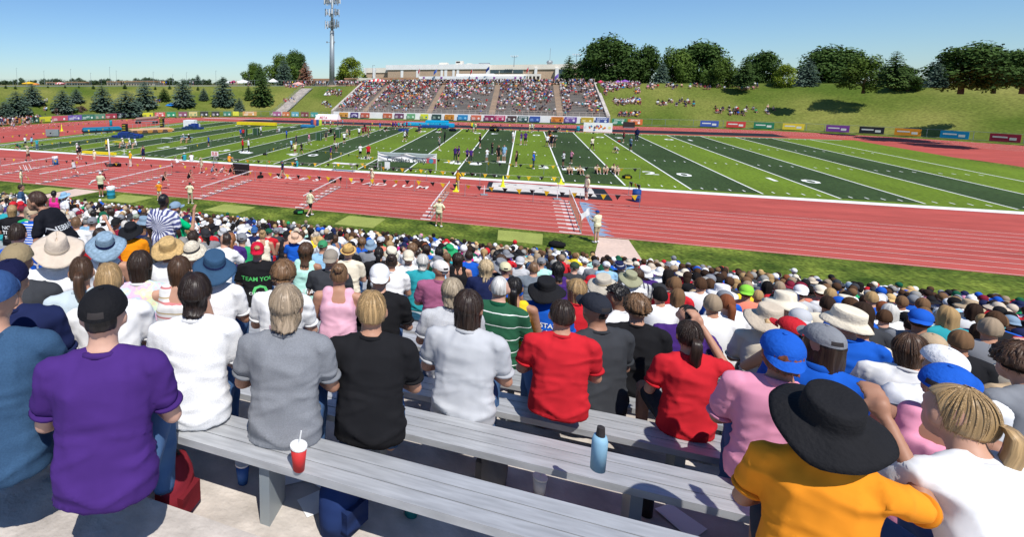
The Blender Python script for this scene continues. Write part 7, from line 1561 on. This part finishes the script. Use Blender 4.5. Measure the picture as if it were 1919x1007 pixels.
# athletes and helpers standing on the turf
for a in ((391, 275, 256, 'stand', 'royal blue', 'navy', 'person in bright blue standing alone on the turf left of the centre'), (455, 285, 261, 'stand', 'red', 'black', 'person in a red hoodie standing on the white pad', 'long'), (466, 286, 261, 'stand', 'white', 'black', 'person in a white hooded top beside the red one on the pad', 'long'), (451, 258, 242, 'stand', 'royal blue', 'dark green', 'person in blue by the left green rack'), (456, 258, 243, 'hips', 'red', 'charcoal', 'person in red by the left green rack'), (489, 253, 237, 'hips', 'white', 'charcoal', 'man in white shirt and dark trousers by the green rack', 'polo'), (537, 261, 244, 'stand', 'royal blue', 'charcoal', 'person in a blue shirt standing right of the crouching one'),
          (546, 282, 262, 'stand', 'light blue', 'charcoal', 'person in pale blue left of three on the turf'), (553, 291, 271, 'hips', 'pale yellow', 'maroon', 'person in pale yellow standing on a small white pad'), (555, 272, 256, 'stand', 'navy', 'navy', 'person in navy behind the pale yellow one'), (565, 290, 270, 'walk', 'black', 'black', 'person in black walking right of the pale yellow one'), (579, 271, 251, 'walk', 'pink', 'light grey', 'person in pale pink walking in mid field'), (611, 264, 247, 'stand', 'charcoal', 'black', 'person in charcoal by the green rack in mid field'), (627, 270, 249, 'hips', 'black', 'black', 'athlete in black right of the green rack'), (645, 270, 249, 'hips', 'white', 'black', 'athlete in white top and black shorts in mid field'), (650, 259, 241, 'stand', 'peach', 'white', 'athlete in peach and white behind the one in white'), (655, 259, 244, 'hips', 'charcoal', 'black', 'athlete in dark clothes right of the peach one'),
          (620, 299, 275, 'stand', 'purple', 'yellow', 'person in purple top and yellow shorts by the pennants'), (630, 286, 275, 'bend', 'white', 'black', 'person in white bending down behind the purple and yellow one'), (675, 297, 272, 'hips', 'white', 'black', 'person in white shirt and black trousers left of the red shirt one'), (690, 299, 272, 'stand', 'red', 'black', 'person in a red shirt and black shorts above the coaches sign'),
          (673, 257, 240, 'stand', 'white', 'black', 'person in white left of the maroon group'), (680, 256, 238, 'hips', 'maroon', 'black', 'left athlete of the maroon group'), (685, 254, 236, 'stand', 'maroon', 'maroon', 'middle athlete of the maroon group'), (690, 257, 239, 'stand', (.3, .01, .03), 'maroon', 'right athlete of the maroon group, brightest red'), (683, 247, 233, 'stand', 'black', 'charcoal', 'person in black behind the maroon group'), (694, 250, 236, 'hips', 'charcoal', 'black', 'person in charcoal behind the maroon group'),
          (712, 245, 230, 'hips', 'royal blue', 'navy', 'person in bright blue near the far side line'), (720, 247, 236, 'crouch', 'black', 'black', 'person in black crouching near the far side line'), (758, 266, 245, 'walk', 'white', 'black', 'left one of two athletes in white and black right of the maroon group'), (762, 262, 246, 'stand', 'charcoal', 'black', 'right one of two athletes, in charcoal, right of the maroon group'), (785, 251, 236, 'hips', 'navy', 'navy', 'person in navy by the cyan mats'), (788, 249, 235, 'stand', 'purple', 'black', 'person in purple by the cyan mats'),
          (736, 243, 229, 'stand', 'purple', 'black', 'leftmost in purple of the row before the far track'), (741, 243, 229, 'stand', (.1, .04, .3), 'black', 'second in violet of the row before the far track'), (747, 243, 229, 'hips', 'teal', 'black', 'third in teal of the row before the far track'), (751, 243, 230, 'stand', 'white', 'black', 'fourth in white of the row before the far track'), (757, 243, 229, 'stand', 'teal', 'navy', 'fifth in teal of the row before the far track'), (762, 242, 228, 'hips', 'crimson', 'black', 'rightmost in crimson of the row before the far track'),
          (609, 239, 226, 'stand', 'white', 'black', 'left one of two in white near the kit bins'), (619, 239, 225, 'stand', 'white', 'black', 'right one of two in white near the kit bins'), (633, 238, 226, 'stand', 'steel blue', 'charcoal', 'person in steel blue near the far side line'), (642, 237, 226, 'hips', 'light blue', 'charcoal', 'person in light blue near the far side line'),
          (823, 282, 257, 'hips', 'grey', 'black', 'person in grey shirt left of the one in all black'), (833, 268, 248, 'stand', 'black', 'black', 'person dressed all in black on the left yard line', 'long'), (853, 303, 276, 'hips', 'purple', 'charcoal', 'left athlete of the left purple pair'), (859, 304, 275, 'stand', 'purple', 'black', 'right athlete of the left purple pair'), (875, 303, 279, 'hips', 'purple', 'black', 'left athlete of the right purple pair'), (882, 304, 280, 'stand', 'purple', 'charcoal', 'right athlete of the right purple pair'),
          (899, 278, 252, 'hips', 'black', 'black', 'athlete in black with hands on hips above the purple pair'), (912, 304, 279, 'hips', 'white', 'light grey', 'athlete in white left of the tall man in black'), (922, 290, 268, 'hips', 'black', 'charcoal', 'broad man in black behind the athletes'), (933, 304, 274, 'stand', 'black', 'black', 'athlete in black between the white and light blue ones'), (944, 304, 273, 'stand', 'light blue', 'white', 'athlete in light blue at the right of the group'),
          (961, 267, 246, 'stand', 'white', 'light grey', 'athlete in white on the middle yard line'), (976, 272, 249, 'stand', 'purple', 'light grey', 'left of two athletes in purple near the middle yard line'), (984, 272, 248, 'hips', 'purple', 'black', 'right of two athletes in purple near the middle yard line'), (967, 313, 284, 'stand', 'black', 'black', 'athlete in black alone left of the blue shirt one', 'tank'), (999, 317, 286, 'hips', 'royal blue', 'charcoal', 'man in a bright blue shirt and white cap with hands on hips'),
          (1025, 275, 254, 'hips', 'white', 'black', 'leftmost of the tight huddle on the right yard line'), (1030, 274, 251, 'stand', 'orange', 'black', 'orange one in the tight huddle on the right yard line'), (1033, 277, 253, 'stand', 'black', 'navy', 'black one in front in the tight huddle'), (1038, 276, 255, 'hips', 'charcoal', 'black', 'rightmost of the tight huddle on the right yard line'), (1029, 262, 243, 'stand', 'black', 'maroon', 'person in black behind the tight huddle'),
          (1055, 313, 285, 'hips', 'light grey', 'black', 'athlete in light grey and black shorts above the seated volunteers'), (1070, 307, 283, 'hips', 'pink', 'black', 'athlete in pink and black shorts above the seated volunteers'), (1109, 282, 258, 'walk', 'cream', 'black', 'person in cream top and black trousers walking'), (1157, 287, 275, 'crouch', 'light grey', 'black', 'person crouching on the turf at the right'), (1168, 268, 246, 'hips', 'maroon', 'black', 'person in maroon and black near the right edge'), (1193, 264, 240, 'stand', 'navy', 'navy', 'person in navy at the right edge', 'long'), (1181, 283, 258, 'hips', 'blue grey', 'navy', 'person in blue grey near the right edge'),
          (884, 246, 229, 'hips', 'yellow', 'black', 'left of three officials in yellow and black on the far side line'), (887, 248, 231, 'stand', 'green', 'white', 'middle of three by the far side line, in green'), (891, 247, 230, 'hips', 'pale yellow', 'black', 'right of three officials on the far side line, in pale yellow'), (992, 248, 232, 'hips', 'pale yellow', 'khaki', 'left of three in cream above the middle yard line'), (996, 249, 231, 'stand', 'white', 'black', 'middle of three in cream above the middle yard line'), (999, 247, 232, 'hips', 'pale yellow', 'khaki', 'right of three in cream above the middle yard line'), (821, 249, 239, 'crouch', 'lime', 'black', 'crouching person in a lime vest by the cyan mats'), (1045, 246, 238, 'crouch', 'black', 'black', 'crouching person in black on the far side line'),
          (70, 281, 264, 'stand', 'teal', 'denim', 'person in teal and jeans at the left corner of the field'), (38, 281, 268, 'crouch', 'dark green', 'black', 'person in dark green crouching at the left corner'), (48, 275, 262, 'stand', 'white', 'navy', 'person in white at the left corner of the field'), (60, 276, 264, 'hips', 'light blue', 'maroon', 'person in light blue at the left corner of the field'), (200, 281, 264, 'stand', 'yellow', 'black', 'person in yellow at the left end of the yellow table')):
    kind = a[7] if len(a) > 7 else 'tee'; bt = ('trousers', a[5]) if a[5] in ('charcoal', 'denim') or kind == 'long' else ('shorts', a[5])
    sk = None if random.random() > .25 else random.choice([SKD, SKM])
    P_(a[0], a[1], a[2], a[3], math.pi+random.uniform(-2.2, 2.2), (kind, a[4]), bt, (random.choice(['short', 'short', 'pony', 'crop']), random.choice(['dark brown', 'black', 'brown', 'light brown'])), ('cap', 'white') if 'white cap' in a[6] else None, a[6], sk)
# sitting on the ground
for a in ((1066, 326, 'left one of the seated volunteers, cross-legged'), (1085, 327, 'volunteer lounging second from left in the seated row'), (1118, 325, 'volunteer in the middle of the seated row'), (1135, 326, 'fourth of the seated volunteers'), (1149, 324, 'fifth of the seated volunteers, behind another'), (1156, 327, 'rightmost of the seated volunteers')):
    P_(a[0], a[1], a[1]-12, 'ground', math.pi+random.uniform(-.5, .5), ('tee', (.62, .5, .33)), ('shorts', 'black'), ('short', 'brown'), None, a[2]+', in a tan shirt')
for a in ((346, 301, 'teal', 'person in teal sitting at the kerb strip left of the timing sign'), (359, 302, 'white', 'person in white and black sitting at the kerb strip left of the timing sign'), (430, 304, 'orange', 'person in orange and red sitting by the kerb strip'), (556, 313, 'teal', 'person in a turquoise shirt sitting by the kerb strip'), (523, 248, 'light grey', 'person squatting beside the green racks'), (620, 249, 'black', 'person in black sitting near the kit')):
    P_(a[0], a[1], a[1]-12, 'ground', random.uniform(0, 6), ('tee', a[2]), ('shorts', 'black'), ('short', 'brown'), ('cap', 'white') if a[2] in ('teal', 'orange') else None, a[3])
for a in ((231, 277, 'cream', 'left of three seated officials at the yellow table'), (244, 278, 'white', 'middle of three seated officials at the yellow table'), (255, 279, 'white', 'right of three seated officials at the yellow table'), (345, 268, 'blue grey', 'left person sitting at the pale blue table'), (355, 268, 'black', 'right person sitting at the pale blue table')):
    X, Y = G(a[0], a[1]); c_ = empty('folding_chair', (X, Y, 0), 2.6, 'folding chair under the '+a[3], 'chair', 'folding chairs at the tables'); MB().box((0, 0, .42), (.45, .42, .04)).obj('seat', M['dark'], c_); MB().box((0, -.2, .7), (.45, .04, .3)).obj('backrest', M['dark'], c_); lm = MB().cyl((0, 0, 0), (0, 0, .42), .02, n=4).mesh('leg', M['galv'])
    for q in (-.2, .2):
        for w_ in (-.18, .18): link('leg', lm, c_, (q, w_, 0))
    P_(a[0], a[1], a[1]-12, 'bench', 2.6, ('polo', a[2]), ('shorts', 'khaki'), ('short', 'grey'), ('cap', 'white'), a[3])

# ---------------------------------------------------------------- small things left on the near steps
def on_step(px, py, up=0.0):
    """point on the near steps under a picture position"""
    d = ray(px, py)
    for y in rowsY:
        z = tread(y)+up; t = (z-HC)/d[2]; Y = d[1]*t
        if y-.42 <= Y <= y+.42: return d[0]*t, Y, z
    t = (tread(3.2)+up-HC)/d[2]; return d[0]*t, d[1]*t, HC+d[2]*t
def cup(px, py, up, lab, c=(.8, .8, .8)):
    X, Y, Z = on_step(px, py, up); o = empty('drink_cup', (X, Y, Z), 0, lab, 'cup'); MB().lathe([(.001, 0), (.03, 0), (.043, .13), (.041, .13), (.001, .11)], 16).obj('cup_body', M['obj'], o, smooth=True).color = c+(1,); MB().lathe([(.045, .128), (.045, .138), (.02, .142), (.001, .142)], 16).obj('lid', M['white'], o); MB().cyl((0, 0, .13), (.015, 0, .22), .004, n=6).obj('straw', M['white'], o)
def bottle(px, py, up, lab, c):
    X, Y, Z = on_step(px, py, up); o = empty('drink_bottle', (X, Y, Z), 0, lab, 'bottle'); MB().lathe([(.001, 0), (.036, .002), (.038, .16), (.03, .19), (.001, .192)], 16).obj('flask', M['obj'], o, smooth=True).color = c+(1,); MB().lathe([(.022, .19), (.018, .238), (.001, .24)], 12).obj('lid', M['dark'], o)
def pack(px, py, lab, c, s_=.8):
    X, Y, Z = on_step(px, py); mb = MB(); mb.lathe([(.001, 0), (.17, .01), (.19, .12), (.18, .3), (.12, .4), (.001, .43)], 16); me = mb.mesh('backpack', M['cloth'], True)
    for v in me.vertices: v.co = Vector((v.co.x*s_, v.co.y*.65*s_, v.co.z*s_))*(1+.1*noise.noise(v.co*6+Vector((px, 0, 0))))
    o = link('backpack', me, None, (X, Y, Z), (0, 0, px*.1), color=c); tag(o, lab, 'backpack')
    h = MB(); pts = [(.05*math.cos(a), 0, .42*s_+.06*math.sin(a)) for a in np.linspace(0, math.pi, 7)]
    for a, b in zip(pts, pts[1:]): h.cyl(a, b, .008, n=5)
    h.obj('handle', M['dark'], o); MB().box((0, -.115*s_, .15*s_), (.22*s_, .05, .17*s_)).obj('pocket', M['cloth'], o).color = tuple(q*.7 for q in c)+(1,)
cup(560, 880, .43, 'red paper cup with a straw standing on the empty nearest bench', (.55, .03, .03)); cup(1010, 930, 0, 'white paper cup on the floor right of the middle of the nearest row'); cup(455, 905, 0, 'blue paper cup on the floor before the nearest bench', (.03, .12, .4))
bottle(1120, 880, .43, 'clear blue drink bottle on the nearest bench', (.25, .45, .6)); bottle(770, 965, 0, 'teal drink bottle standing on the floor of the nearest row', (.02, .3, .3)); bottle(1210, 965, 0, 'black drink bottle on the floor below the right part of the bench', (.02, .02, .02))
pack(640, 985, 'navy backpack on the concrete floor at the bottom of the frame', (.02, .04, .13)); pack(925, 905, 'grey backpack leaning under the nearest bench', (.14, .14, .15), .7); pack(330, 960, 'dark red bag on the floor at bottom left', (.22, .02, .03), .75)
SI = random.Random(4)
for i in range(7):
    X, Y, Z = on_step(SI.uniform(380, 1350), SI.uniform(880, 1000)); me = MB().quad((-.1, -.07, 0), (.1, -.07, .004), (.1, .07, .012), (-.1, .07, 0)).mesh('paper_sheet', M['white']); tag(link('paper_sheet', me, None, (X, Y, Z+.006), (0, 0, SI.uniform(0, 3))), ['torn white leaflet', 'folded white programme page', 'small white receipt', 'crumpled white page', 'white ticket stub', 'loose white flyer', 'white napkin'][i]+' lying on the nearest concrete step', 'paper')
